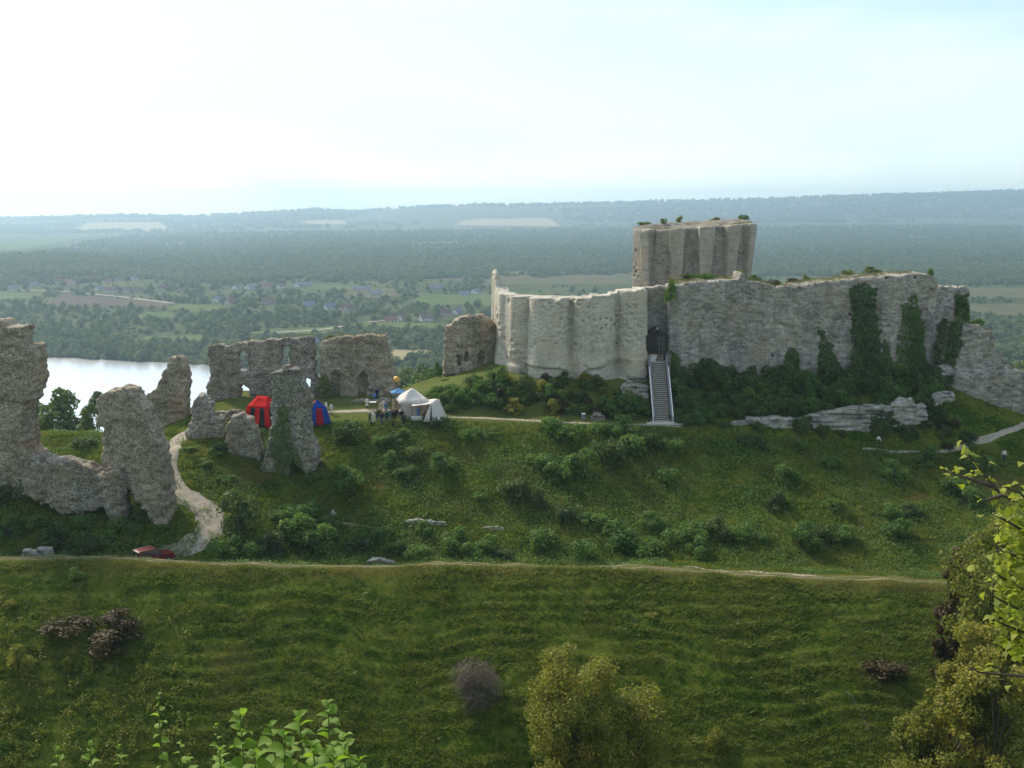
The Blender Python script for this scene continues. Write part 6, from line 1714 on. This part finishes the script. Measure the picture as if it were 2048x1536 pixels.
for px, row, w, asp, lab in ((1606, 884, 46, 1.2, 'dark bush hanging before the middle of the chalk rock face'), (1646, 890, 30, 1.1, 'narrow bush before the chalk rock face'), (1520, 880, 36, 0.7, 'low bush before the left part of the chalk rock face'), (1690, 896, 36, 0.6, 'low bush before the right part of the chalk rock face'), (1768, 892, 60, 1.0, 'dark bush before the right end of the chalk rock face'), (1822, 872, 56, 0.9, 'dark bush under the chalk block'), (1450, 868, 40, 0.5, 'low bush at the left tip of the chalk rock face'), (1560, 840, 40, 0.5, 'small bush rooted on top of the chalk rock face')):
    y_ = 148.7 if row > 850 else 150.6; x_ = X(px, y_); s = w / 2 * y_ / FPX; zb = float(gz(x_, y_)) if row > 850 else P(px, row, y_)[2] - 0.4
    plant('bush', (x_, y_, zb - 0.1), BUSH['dark', px % 6], STEM[px % 6], (s, s * 0.7, s * asp * 1.2), px * 0.7, lab, 'bush')
# plants on the wall tops
def bvh_of(*names):
    V, F = [], []
    for ob in C.objects:
        if ob.name.split('.')[0] in names and ob.type == 'MESH':
            o_ = len(V); loc = np.array(ob.location)
            co = np.empty(len(ob.data.vertices) * 3, np.float32); ob.data.vertices.foreach_get('co', co)
            V += list(map(tuple, co.reshape(-1, 3) + loc))
            lp = np.empty(len(ob.data.loops), np.int32); ob.data.loops.foreach_get('vertex_index', lp)
            F += list(map(tuple, lp.reshape(-1, 4) + o_))
    return BVHTree.FromPolygons(V, F)
BVT = bvh_of('curtain_wall', 'return_wall', 'broken_wall', 'ruined_wall', 'round_ruin')
BVK = BVHTree.FromPolygons(list(map(tuple, KEEP_MESH[0])), list(map(tuple, KEEP_MESH[1])))
def top_plant(px, row, w, hgt, y_, mt, label, thin=False):
    for rw in np.arange(row - 30, row + 60, 1.0):
        hp = (BVK if y_ == 177 else BVT).ray_cast(Vector((0, 0, EYE)), Vector(ray(px, rw)), 400.0)
        if hp[0] is not None: break
    b = np.array(hp[0]) + np.array([0, 0.3, -0.10 - 0.22 * hgt * y_ / FPX]) if hp[0] is not None else P(px, row, y_)
    if hgt > 30: b = P(px, row, y_)
    y_ = b[1]; s = w / 2 * y_ / FPX; hh = hgt * y_ / FPX
    k = int(r.integers(0, 6))
    plant('wall_plant', b, BUSH[mt, k], STEM[k], (s, min(s, 0.9), hh * 0.85), r.uniform(0, 6.28) if s < 1 else 0.0, label, 'plant', 'plants on the walls')
for a in ((1290, 447, 40, 10, 177, 'top', 'grassy plant at the left of the keep top'), (1327, 440, 18, 18, 177, 'top', 'bushy sapling on the keep top, second plant from its left edge'), (1360, 436, 18, 18, 177, 'olive', 'thin sapling on the keep top, middle plant'), (1432, 437, 30, 8, 177, 'olive', 'low plant on the keep top, fourth from its left edge'), (1488, 441, 24, 16, 177, 'light', 'green plant at the right edge of the keep top'),
          (1341, 600, 34, 40, 158.2, 'light', 'green plant hanging at the wall corner above the gate'), (1400, 562, 104, 16, 159.6, 'light', 'wide green plant along the grey wall top before the keep'), (1376, 560, 20, 16, 159.4, 'brown', 'reddish plant within the wide green one on the wall top'), (1510, 566, 30, 14, 159.6, 'light', 'green plant right of the wall top spike'), (1548, 584, 34, 20, 158.0, 'brown', 'brown-green plant in the dip of the wall top'), (1612, 564, 24, 16, 159.6, 'top', 'yellow-green plant on the wall top right of the dip'), (1585, 580, 40, 18, 157.8, 'brown', 'withered plant hanging over the wall top dip'), (1697, 556, 34, 18, 159.4, 'top', 'yellow-green plant above the tall dark ivy'), (1744, 553, 44, 16, 159.4, 'top', 'wide yellow-green plant right of the tall dark ivy head'), (1862, 570, 14, 22, 160.5, 'light', 'small plant on the right shoulder of the grey wall'), (1955, 657, 56, 12, 157.6, 'light', 'turf on the broken wall top'), (660, 668, 24, 12, 163.8, 'top', 'yellow-green plant on the broad ruined wall'), (876, 752, 20, 26, 166.5, 'light', 'green bush climbing the left foot of the round ruin')):
    top_plant(*a)

# grass and small weeds rooted in the broken wall tops
VT = []
gw = np.random.default_rng(55)
for bv, x0, x1, y0, y1, n in ((BVT, X(1340, 160), X(1870, 160), 157.5, 165, 2600), (BVK, X(1258, 184), X(1502, 184), 175, 184, 900), (BVT, X(420, 163), X(800, 163), 160.5, 168, 900), (BVT, X(1880, 158), X(2060, 158), 156, 161, 500)):
    for _ in range(n):
        px_, py_ = gw.uniform(x0, x1), gw.uniform(y0, y1)
        hp = bv.ray_cast(Vector((px_, py_, 150)), Vector((0, 0, -1)), 60)
        if hp[0] is not None and hp[1].z > 0.4 and hp[0].z > 101: VT.append(tuple(hp[0]))
VT = np.array(VT)
VT = VT[noise3(VT[:, 0] / 2.5, VT[:, 1] / 2.5, VT[:, 2] * 0, 187) > 0.42]
wt = np.repeat(VT, 7, 0) + gw.normal(size=(len(VT) * 7, 3)) * np.array([0.18, 0.15, 0.02]); wt[:, 2] += gw.random(len(wt)) * 0.38
tag(link('wall_top_weeds', leaf_mesh('wall_top_weeds', wt, np.tile([0, -0.5, 0.4], (len(wt), 1)), 0.17, L_WTOP, 57, aspect=0.4, upright=0.6)), 'grass and weeds along the broken wall tops', kind='stuff')

# ivy: leaves lying on the masonry
BV = bvh_of('curtain_wall', 'return_wall', 'broken_wall', 'ruin_pillar', 'chalk_cliff', 'lobed_wall')
def ivy(poly, n, mat, label, thick=0.55, leaf=0.34, name='ivy'):
    poly = np.array(poly, np.float32)
    lo, hi = poly.min(0), poly.max(0)
    P3, N3 = [], []
    tries = 0
    while len(P3) < n and tries < n * 8:
        tries += 1
        px, row = r.uniform(lo[0], hi[0]), r.uniform(lo[1], hi[1])
        d = float(poly_sdf(np.array([px], np.float32), np.array([row], np.float32), poly)[0])
        d = d + 13.0 * float(noise3(np.array(px / 9.0), np.array(row / 13.0), np.array(0.0), 171) - 0.5)
        if d > 3.0 * (r.random() ** 2): continue
        dr = ray(px, row)
        hitp = BV.ray_cast(Vector((0, 0, EYE)), Vector(dr), 400.0)
        if hitp[0] is None: continue
        bulge = thick * min(1.0, max(0.15, -d / 9)) * (0.5 + noise3(np.array(px / 9.0), np.array(row / 9.0), np.array(0.0), 170))
        P3.append(np.array(hitp[0]) + np.array(hitp[1]) * float(bulge) * r.random() ** 0.6); N3.append(np.array(hitp[1]))
    P3, N3 = np.array(P3), np.array(N3) + np.array([0, -0.2, 0.5])
    b = P3[np.argmin(P3[:, 2])]
    root = empty(name, b); tag(root, label, 'ivy')
    link('foliage', leaf_mesh('foliage', P3 - b, N3, leaf, mat, len(P3), jitter=0.55), root)
    m = MB()
    order_ = np.argsort(P3[:, 2])
    for q in range(3):
        pts_ = [P3[order_[int(len(order_) * f_)]] - b for f_ in (0.02 + 0.02 * q, 0.3 + 0.05 * q, 0.6 + 0.05 * q, 0.9)]
        m.tube([p_ + np.array([0, 0.25, 0]) for p_ in pts_], [0.06, 0.05, 0.04, 0.02], 5)
    m.build('stem', M_BARK, root)
ivy([(1698, 576), (1712, 566), (1748, 572), (1753, 610), (1756, 650), (1770, 750), (1706, 750), (1704, 640)], 3600, L_IVY, 'tall dark ivy column on the grey wall', 0.9)
ivy([(1826, 588), (1836, 600), (1846, 660), (1856, 752), (1782, 752), (1798, 660), (1808, 615)], 2600, L_IVYLT, 'lighter green pointed ivy right of the tall dark ivy', 0.9)
ivy([(1884, 636), (1916, 648), (1924, 690), (1908, 735), (1870, 725), (1872, 680)], 2000, L_DARK, 'dark ivy mound in the corner by the broken wall', 0.9)
ivy([(1910, 592), (1936, 588), (1941, 630), (1938, 648), (1910, 640)], 1100, L_IVYLT, 'round green ivy on the small squared wall end', 0.8)
ivy([(1640, 660), (1650, 670), (1662, 690), (1688, 750), (1634, 750)], 1000, L_IVY, 'small pointed ivy left of the tall dark ivy', 0.5)
ivy([(1572, 698), (1590, 696), (1600, 720), (1600, 750), (1566, 750)], 900, L_IVY, 'short ivy clump midway along the grey wall foot', 0.6)
ivy([(1766, 674), (1778, 684), (1790, 750), (1762, 750)], 500, L_IVY, 'narrow ivy between the two tall ones', 0.5)
ivy([(1400, 722), (1420, 716), (1440, 740), (1450, 756), (1385, 756)], 800, L_IVY, 'low ivy on the grey wall near the stairs', 0.6)
ivy([(1342, 700), (1352, 705), (1362, 740), (1366, 770), (1340, 770)], 600, L_SHRUB, 'climbing plant just right of the stair head', 0.6)
ivy([(566, 806), (578, 832), (582, 880), (606, 930), (604, 985), (566, 985), (546, 935), (538, 890), (552, 840)], 2600, L_IVYLT, 'bright green ivy covering the left face of the jagged pillar', 0.5, 0.2)
ivy([(1586, 836), (1622, 832), (1626, 884), (1586, 884)], 900, L_IVY, 'dark ivy hanging over the middle of the chalk rock face', 0.5)
ivy([(1640, 856), (1656, 850), (1660, 890), (1634, 890)], 500, L_IVY, 'narrow ivy hanging over the chalk rock face', 0.4)
ivy([(1742, 830), (1784, 822), (1800, 862), (1780, 892), (1752, 880)], 700, L_IVY, 'dark ivy at the right end of the chalk rock face', 0.5)

# grass blades and weeds on the slopes
def blades(name, n, px_r, y_r, hgt, wid_, mat, label, seed, dens=None, lean=0.5):
    g = np.random.default_rng(seed)
    y_ = g.uniform(y_r[0], y_r[1], n); px = g.uniform(*px_r, n)
    x_ = X(px, y_)
    if dens is not None:
        m = g.random(n) < dens(x_, y_); x_, y_ = x_[m], y_[m]
    n = len(x_)
    z_ = gz(x_, y_) - 0.03
    h_ = hgt * g.uniform(0.5, 1.3, n) * (0.55 + 0.9 * noise3(x_ / 2.2, y_ / 2.2, 0 * x_, 180))
    a = g.uniform(0, 6.283, n); w = wid_ * g.uniform(0.6, 1.3, n)
    ln = lean * g.normal(size=(n, 2)) * h_[:, None]
    b0 = np.stack([x_ - np.cos(a) * w / 2, y_ - np.sin(a) * w / 2, z_], 1)
    b1 = np.stack([x_ + np.cos(a) * w / 2, y_ + np.sin(a) * w / 2, z_], 1)
    tp = np.stack([x_ + ln[:, 0], y_ + ln[:, 1], z_ + h_], 1)
    v = np.stack([b0, b1, tp], 1).reshape(-1, 3)
    rn = np.clip(g.random(n) * 0.55 + 0.9 * (noise3(x_ / 5, y_ / 4, 0 * x_, 181) - 0.3), 0, 1.2)
    me = mesh_data(name, v, np.arange(3 * n).reshape(n, 3), mat, attr={'rnd': ('FACE', rn)})
    return tag(link(name, me), label, kind='stuff')
blades('grass', 120000, (-60, 2108), (86, 108.6), 0.24, 0.09, L_GRASS, 'rough grass on the near slope', 1)
def tussocks(name, n, per, px_r, y_r, hgt, mat, label, seed, thr=0.42):
    g = np.random.default_rng(seed)
    y_ = g.uniform(y_r[0], y_r[1], n); x_ = X(g.uniform(*px_r, n), y_)
    m = noise3(x_ / 4.5, y_ / 1.8, 0 * x_, 186) > thr
    x_, y_ = x_[m], y_[m]; n = len(x_)
    sc_ = g.uniform(0.6, 1.5, n)
    xx = np.repeat(x_, per) + g.normal(size=n * per) * 0.16 * np.repeat(sc_, per); yy = np.repeat(y_, per) + g.normal(size=n * per) * 0.10 * np.repeat(sc_, per)
    zz = gz(xx, yy) - 0.02
    h_ = hgt * np.repeat(sc_, per) * g.uniform(0.6, 1.2, n * per)
    a = g.uniform(0, 6.283, n * per); w = 0.06 * g.uniform(0.7, 1.4, n * per)
    out = np.stack([xx - np.repeat(x_, per), yy - np.repeat(y_, per)], 1) * 1.4 + g.normal(size=(n * per, 2)) * 0.08
    v = np.stack([np.stack([xx - np.cos(a) * w, yy - np.sin(a) * w, zz], 1), np.stack([xx + np.cos(a) * w, yy + np.sin(a) * w, zz], 1), np.stack([xx + out[:, 0], yy + out[:, 1], zz + h_], 1)], 1).reshape(-1, 3)
    rn = np.clip(np.repeat(g.random(n), per) * 0.8 + g.random(n * per) * 0.3, 0, 1.1)
    return tag(link(name, mesh_data(name, v, np.arange(3 * n * per).reshape(-1, 3), mat, attr={'rnd': ('FACE', rn)})), label, kind='stuff')
tussocks('tussock_grass', 15000, 12, (-60, 2108), (86, 108.4), 0.26, L_TUSS, 'lighter grass tussocks along the sheep terraces', 41)
tussocks('slope_tussocks', 9000, 10, (-60, 2108), (116, 147), 0.42, L_TUSS, 'lighter grass tussocks on the castle slope', 42, 0.5)
blades('ridge_grass', 26000, (-60, 2108), (107.5, 114), 0.22, 0.07, L_DRY, 'dry grass along the ridge with the wheel track', 2, lambda x, y: 1 - 0.95 * (np.abs(y - 110.4) < 1.2))
PATH_CLEAR = lambda x, y: np.where(np.abs(x - np.interp(y, [114, 119, 124, 127, 130, 137, 144], [X(330, 114), X(390, 119), X(425, 124), X(415, 127), X(352, 130), X(343, 137), X(375, 144)])) < 1.9, 0.04, 1.0)
blades('slope_grass', 150000, (-60, 2108), (114, 148), 0.36, 0.09, L_GRASS, 'tall rough grass on the castle slope', 3, PATH_CLEAR)
blades('lawn_grass', 26000, (400, 1400), (146, 158), 0.10, 0.05, L_DRY, 'short grass of the terrace lawn', 4)
# leafy weeds over the castle slope
g = np.random.default_rng(17)
n = 130000
y_ = g.uniform(114, 148, n); px = g.uniform(-60, 2108, n); x_ = X(px, y_)
dn = noise3(x_ / 3.4, y_ / 3.0, 0 * x_, 182)
dn = dn + 0.14 * (sstep(X(960, 130), X(1060, 130), x_) * (1 - sstep(X(1300, 130), X(1400, 130), x_))) + 0.14 * (1 - sstep(122, 128, y_)) * (x_ < X(1300, 124))
m = (dn > 0.46) & (g.random(n) < PATH_CLEAR(x_, y_))
x_, y_, dn = x_[m], y_[m], dn[m]
z_ = gz(x_, y_) + g.random(len(x_)) * (0.15 + 1.7 * np.clip(dn - 0.48, 0, 0.32))
wp = np.stack([x_, y_, z_], 1)
for sx_, sy_, ss_ in SHRUB_AT:
    q = 260; a_ = g.uniform(0, 6.283, q); rd = ss_ * g.uniform(0.6, 2.1, q)
    ax, ay = sx_ + rd * np.cos(a_) * 1.3, sy_ + rd * np.sin(a_) * 0.8
    wp = np.concatenate([wp, np.stack([ax, ay, gz(ax, ay) + g.random(q) * 0.75 * np.clip(2.1 - rd / ss_, 0.1, 1)], 1)])
tag(link('undergrowth', leaf_mesh('undergrowth', wp, np.tile([0, -0.3, 0.8], (len(wp), 1)), 0.24, L_SHRUB, 19, jitter=0.8)), 'leafy weeds and brambles covering the castle slope', kind='stuff')
# small yellow weeds on the near slope, lower left
n = 5200
cx_ = g.uniform(-40, 430, 240); cr_ = g.uniform(1200, 1540, 240)
wl = []
for a, b in zip(cx_, cr_):
    if g.random() > 0.25 + 0.75 * sstep(1180, 1420, b) * (1 - sstep(260, 430, a)): continue
    p = hit(a, min(b, 1534), 84)
    for _ in range(26):
        wl.append(p + np.array([g.normal() * 0.22, g.normal() * 0.22, abs(g.normal()) * 0.42 + 0.08]))
wl = np.array(wl)
tag(link('weeds', leaf_mesh('weeds', wl, np.tile([0, -0.2, 0.7], (len(wl), 1)), 0.22, L_YELL, 23)), 'yellow-green weeds on the lower left of the near slope', kind='stuff')
for i, (px, row, w, asp, mt, lab) in enumerate(((225, 1300, 150, 0.5, 'brown', 'russet bush on the near slope, largest of three'), (135, 1262, 120, 0.45, 'brown', 'russet bush on the near slope, left one of three'), (245, 1245, 110, 0.45, 'brown', 'russet bush on the near slope, upper right of three'), (1770, 1345, 120, 0.5, 'brown', 'russet bush low on the near slope toward the right trees'), (1300, 1230, 40, 0.4, 'olive', 'small olive tussock in the middle of the near slope'), (40, 1345, 70, 1.3, 'yellow', 'yellow-green sapling at the left edge of the near slope'), (135, 1342, 34, 1.5, 'yellow', 'thin yellow-green sapling beside the russet bushes'), (20, 1215, 34, 1.0, 'yellow', 'small yellow-green sapling high on the left edge'), (150, 1160, 50, 0.9, 'green', 'green tuft under the wheel track on the left'), (1430, 1500, 60, 1.6, 'yellow', 'pale yellow sapling tip right of the big yellow-green tree'))):
    p = hit(px, row, 84); s = w / 2 * p[1] / FPX; k = i % 6
    plant('bush', p - (0, 0, 0.1), BUSH[mt, k], STEM[k], (s, s, s * asp), i * 1.3, lab, 'bush')
# bare purple-grey shrub
p = hit(955, 1400, 84)
root = empty('bare_shrub', p); tag(root, 'bare purple-grey twiggy shrub alone on the near slope', 'shrub')
g = np.random.default_rng(5)
pp, dd = lumpy(610, 5200, lumps=16, flat=0.95, spread=0.66, rad=(0.3, 0.48), fill=0.55)
link('twigs', leaf_mesh('twigs', pp * np.array([2.7, 2.5, 3.4]), dd + np.array([0, 0, 0.4]), 0.75, L_TWIG, 613, aspect=0.035, upright=0.5), root)
dirs = np.random.default_rng(6).normal(size=(800, 3)); dirs[:, 2] = np.abs(dirs[:, 2]) + 0.5; dirs /= np.linalg.norm(dirs, axis=1)[:, None]
m = MB()
for k in range(16):
    d_ = dirs[k * 40]; m.tube([(0, 0, -0.2), tuple(d_ * 0.8 * np.array([1, 1, 1.5])), tuple(d_ * 1.9 * np.array([1, .9, 1.6]))], [0.05, 0.035, 0.012], 5)
m.build('branch', M_BARK, root)
pp, dd = lumpy(611, 900, lumps=9, flat=0.5, spread=0.6)
link('foliage', leaf_mesh('foliage', pp * np.array([2.2, 2.0, 2.4]), dd, 0.2, L_DARK, 612), root)

# trees at the foot of the near slope
def big_tree(px, y_, top_row, w_px, mat, seed, label, n=8000, leaf=0.24, lumps=64, name='tree', tall=1.0):
    x_ = X(px, y_); zb = float(gz(x_, y_)); zt = P(px, top_row, y_)[2]
    H = zt - zb; Rr = w_px / 2 * y_ / FPX * 1.05
    g = np.random.default_rng(seed)
    c = []
    for i in range(lumps):
        f = g.uniform(0.25, 0.97)
        rad_ = Rr * math.sqrt(max(0.05, 1 - ((f - 0.52) / 0.52) ** 2)) * math.sqrt(g.random()) * 0.9
        a = g.uniform(0, 6.283)
        c.append((rad_ * math.cos(a), rad_ * math.sin(a), H * f - 0.12 * Rr))
    c = np.array(c); rr = g.uniform(0.10, 0.30, lumps) * Rr
    k = g.choice(lumps, n, p=rr ** 2 / np.sum(rr ** 2))
    d = g.normal(size=(n, 3)); d /= np.linalg.norm(d, axis=1)[:, None]
    q = np.where(g.random(n) < 0.3, g.random(n) ** 0.5, g.uniform(0.7, 1.35, n))
    pts = c[k] + d * (rr[k] * q)[:, None]
    pts[:, 2] = np.minimum(pts[:, 2], H)
    root = empty(name, (x_, y_, zb)); tag(root, label, 'tree')
    link('crown', leaf_mesh('crown', pts, d + np.array([0, 0, 0.3]), leaf, mat, seed + 1, aspect=0.7), root)
    m = MB().tube([(0, 0, -0.5), (0.1, 0, H * 0.3), (0, 0.1, H * 0.6), (0, 0, H * 0.92)], [0.28, 0.22, 0.14, 0.03], 8)
    for j in range(lumps):
        if j % 2 == 0: m.tube([(0, 0, c[j][2] * 0.55), tuple(c[j] * np.array([0.5, 0.5, 0.8])), tuple(c[j])], [0.09, 0.06, 0.02], 5)
    m.build('trunk', M_BARK, root)
big_tree(1160, 83.5, 1297, 200, L_OLIVE, 701, 'yellow-green tree rising from the bottom edge, taller left crown', 26000, 0.22)
big_tree(1270, 82.5, 1376, 220, L_OLIVE, 703, 'yellow-green tree rising from the bottom edge, lower right crown', 26000, 0.22)
big_tree(2020, 88, 1020, 210, L_OLIVE, 705, 'tall olive-brown tree at the right edge behind the leafy branch', 16000, 0.3)
big_tree(1985, 84, 1235, 150, L_OLIVE, 707, 'olive tree at the right edge below the tall one', 14000, 0.28)
big_tree(1950, 83, 1330, 200, L_OLIVE, 709, 'spreading olive tree in the lower right', 16000, 0.28)
big_tree(2050, 80, 1300, 180, L_OLIVE, 711, 'olive tree filling the lower right corner', 11000, 0.3)
big_tree(1880, 85, 1440, 130, L_YELL, 713, 'low yellow-green tree above the bottom edge on the right', 10000, 0.26)
big_tree(1950, 92, 1090, 90, L_BROWN, 715, 'brownish tree left of the tall olive-brown one', 9000, 0.3)

# ------------------------------------------------------------------ leafy shoots close to the camera
def big_leaf(name, mat):
    # ovate, pointed, folded along the midrib and drooping at the tip
    V, F = [], []
    prof = [(0.0, 0.02), (0.12, 0.26), (0.32, 0.40), (0.55, 0.36), (0.78, 0.20), (1.0, 0.0)]
    for u, w in prof:
        z_ = 0.10 * math.sin(u * 2.2) - 0.32 * u * u
        V += [(-w, u, z_ + 0.35 * w), (0, u, z_), (w, u, z_ + 0.35 * w)]
    for i in range(len(prof) - 1):
        F += [(3 * i, 3 * i + 1, 3 * i + 4, 3 * i + 3), (3 * i + 1, 3 * i + 2, 3 * i + 5, 3 * i + 4)]
    return mesh_data(name, V, F, mat, smooth=True, attr={'rnd': ('FACE', np.full(len(F), 0.5))})
LEAF_F, LEAF_L = big_leaf('leaf', L_FRESH), big_leaf('leaf', L_LIME)
M_TWIG = plain('green_twig', (0.10, 0.12, 0.05), 0.8, 0.2)
def put_leaf(root, me, at, out, size, g):
    o_ = link('leaf', me, root)
    out = Vector(out).normalized()
    side = out.cross(Vector((0, 0, 1)))
    if side.length < 0.05: side = Vector((1, 0, 0))
    side.normalize()
    up = side.cross(out)
    M = Matrix((side, out, up)).transposed().to_4x4() @ Matrix.Rotation(g.normal() * 0.5, 4, 'Y')
    M = Matrix.Translation(Vector(at)) @ M @ Matrix.Diagonal((size, size, size, 1))
    o_.matrix_local = M
def shoot(px, row, y_, length, n, size, me, seed, label, name='leafy_shoot'):
    g = np.random.default_rng(seed)
    tip = P(px, row, y_)
    zb = float(gz(tip[0], y_))
    b = np.array([tip[0] + g.normal() * 0.08, y_ + g.normal() * 0.05, zb])
    root = empty(name, b); tag(root, label, 'plant', 'leafy shoots close to the camera')
    mid = (b + tip) / 2 + np.array([g.normal() * 0.05, 0, 0])
    path_ = [b * (1 - t) ** 2 + 2 * mid * t * (1 - t) + tip * t * t - b for t in np.linspace(0, 1, 9)]
    MB().tube(path_, list(np.linspace(0.012, 0.003, 9)), 6).build('stem', M_TWIG, root)
    for i in range(n):
        t = 1 - (length * (i / n) ** 1.1) / max(np.linalg.norm(tip - b), 0.01)
        q = b * (1 - t) ** 2 + 2 * mid * t * (1 - t) + tip * t * t - b
        a = i * 2.4 + g.normal() * 0.4
        el = 0.75 - 1.0 * (i / n) ** 0.7
        sz = size * g.uniform(0.7, 1.15) * (0.55 + 0.45 * min(1, i / 4))
        put_leaf(root, me, q, (math.cos(a), math.sin(a), el + 0.15 * g.normal()), sz, g)
SH = [(480, 1428, 5.2, 0.55, 22, 0.082, 'leafy shoot at the bottom edge, left of the bright group'), (598, 1432, 5.0, 0.5, 22, 0.082, 'leafy shoot at the bottom edge, middle of the bright group'), (656, 1406, 5.2, 0.6, 24, 0.080, 'tallest bright leafy shoot at the bottom edge'), (690, 1472, 4.8, 0.4, 18, 0.085, 'rightmost bright leafy shoot at the bottom edge'), (540, 1452, 4.8, 0.45, 20, 0.085, 'bright leafy shoot between the left and middle ones'), (570, 1470, 4.6, 0.4, 18, 0.09, 'low bright leafy shoot under the middle one'), (625, 1490, 4.6, 0.3, 16, 0.09, 'low bright leafy shoot under the tallest one'), (440, 1500, 4.7, 0.3, 16, 0.085, 'low leafy shoot left of the bright group'), (510, 1505, 4.5, 0.3, 16, 0.09, 'lowest leafy shoot of the bright group'), (375, 1520, 4.6, 0.3, 12, 0.085, 'leaf cluster at the bottom edge before the thin tall shoot'),
      (316, 1390, 6.2, 0.75, 18, 0.060, 'thin tall leafy shoot standing alone at the bottom edge'), (357, 1462, 6.2, 0.5, 12, 0.055, 'small thin shoot right of the tall thin one'), (180, 1486, 6.4, 0.5, 16, 0.065, 'dark low shoot at the bottom left, middle one'), (237, 1492, 6.3, 0.5, 14, 0.065, 'dark low shoot at the bottom left, right one'), (115, 1496, 6.4, 0.5, 14, 0.065, 'dark low shoot at the bottom left, left one'), (665, 1510, 4.5, 0.3, 16, 0.09, 'low leaf cluster at the right of the bright group'), (720, 1520, 4.7, 0.25, 12, 0.085, 'last small leaf cluster right of the bright group'), (430, 1450, 5.6, 0.4, 12, 0.05, 'yellowish small-leaved shoot left of the bright group')]
for i, (px, row, y_, L, n, sz, lab) in enumerate(SH):
    shoot(px, row, y_, L, n, sz, LEAF_F, 800 + i, lab)
# the branch reaching in from the right
g = np.random.default_rng(31)
yb = 9.0
tb_ = np.array([X(2190, yb), yb, float(gz(X(2190, yb), yb))])
root = empty('leafy_tree', tb_); tag(root, 'lime-yellow leafy tree reaching in from the right edge', 'tree')
top_ = P(2150, 1000, yb)
MB().tube([tuple(tb_ * 0), tuple((P(2170, 1500, yb) - tb_)), tuple(P(2130, 1200, yb) - tb_), tuple(top_ - tb_)], [0.09, 0.075, 0.055, 0.03], 8).build('trunk', M_BARK, root)
BR = [[(2150, 1060), (2060, 1020), (1998, 985), (1962, 940), (1920, 884)], [(1985, 972), (1930, 955), (1882, 940)], [(2005, 990), (1975, 1000), (1958, 1003)], [(2140, 1120), (2060, 1070), (2010, 1040), (1985, 1030)], [(2140, 1170), (2050, 1120), (2000, 1100), (1984, 1105)], [(2140, 1230), (2050, 1180), (1995, 1150), (1972, 1160)], [(2140, 1290), (2060, 1230), (2000, 1200), (1985, 1190)], [(2140, 1320), (2060, 1270), (2010, 1250), (1990, 1240)], [(2150, 1100), (2080, 1030), (2040, 985), (2010, 975)], [(2150, 1340), (2040, 1352), (1960, 1345), (1930, 1330)], [(2120, 1150), (2070, 1090), (2035, 1060)], [(2120, 1250), (2075, 1190), (2030, 1170)], [(2120, 1060), (2090, 1010), (2050, 960)]]
nl = 0
for bi, br in enumerate(BR):
    dy = g.uniform(-0.35, 0.35)
    pts_ = [P(a, b, yb + dy) - tb_ for a, b in br]
    MB().tube([tuple(p_) for p_ in pts_], list(np.linspace(0.022, 0.004, len(pts_))), 6).build('branch', M_BARK, root)
    seg = np.r_[0, np.cumsum([np.linalg.norm(pts_[i + 1] - pts_[i]) for i in range(len(pts_) - 1)])]
    nn = [26, 13, 6, 26, 26, 28, 26, 24, 26, 8, 24, 24, 22][bi]
    for i in range(nn):
        t = seg[-1] * (0.25 + 0.75 * (i + 0.5) / nn)
        q = np.array([np.interp(t, seg, [p_[a] for p_ in pts_]) for a in range(3)]) + g.normal(size=3) * (0.03 if bi < 3 else 0.07)
        put_leaf(root, LEAF_L, q, (g.normal(), g.normal(), g.normal() * 0.5 - 0.1), 0.085 * g.uniform(0.7, 1.2), g)
        nl += 1
# the inner leaves of the same tree, too many to place one by one
n = 1000
ctr = np.array([P(g.uniform(1990, 2120), g.uniform(985, 1320), yb + g.uniform(-0.1, 0.9)) - tb_ for _ in range(n)])
pxr_ = np.array([px_of(*(c + tb_)) for c in ctr])
edge = np.interp(pxr_[:, 1], [985, 1030, 1100, 1160, 1220, 1300, 1330], [2045, 2000, 1990, 1978, 1992, 2000, 2030])
ctr = ctr[pxr_[:, 0] > edge + 12 * g.normal(size=n)]
o_ = link('leaf_mass', leaf_mesh('leaf_mass', ctr, np.tile([0, -0.4, 0.8], (len(ctr), 1)), 0.085, L_LIME, 37, aspect=0.75), root)
o_['kind'] = 'stuff'
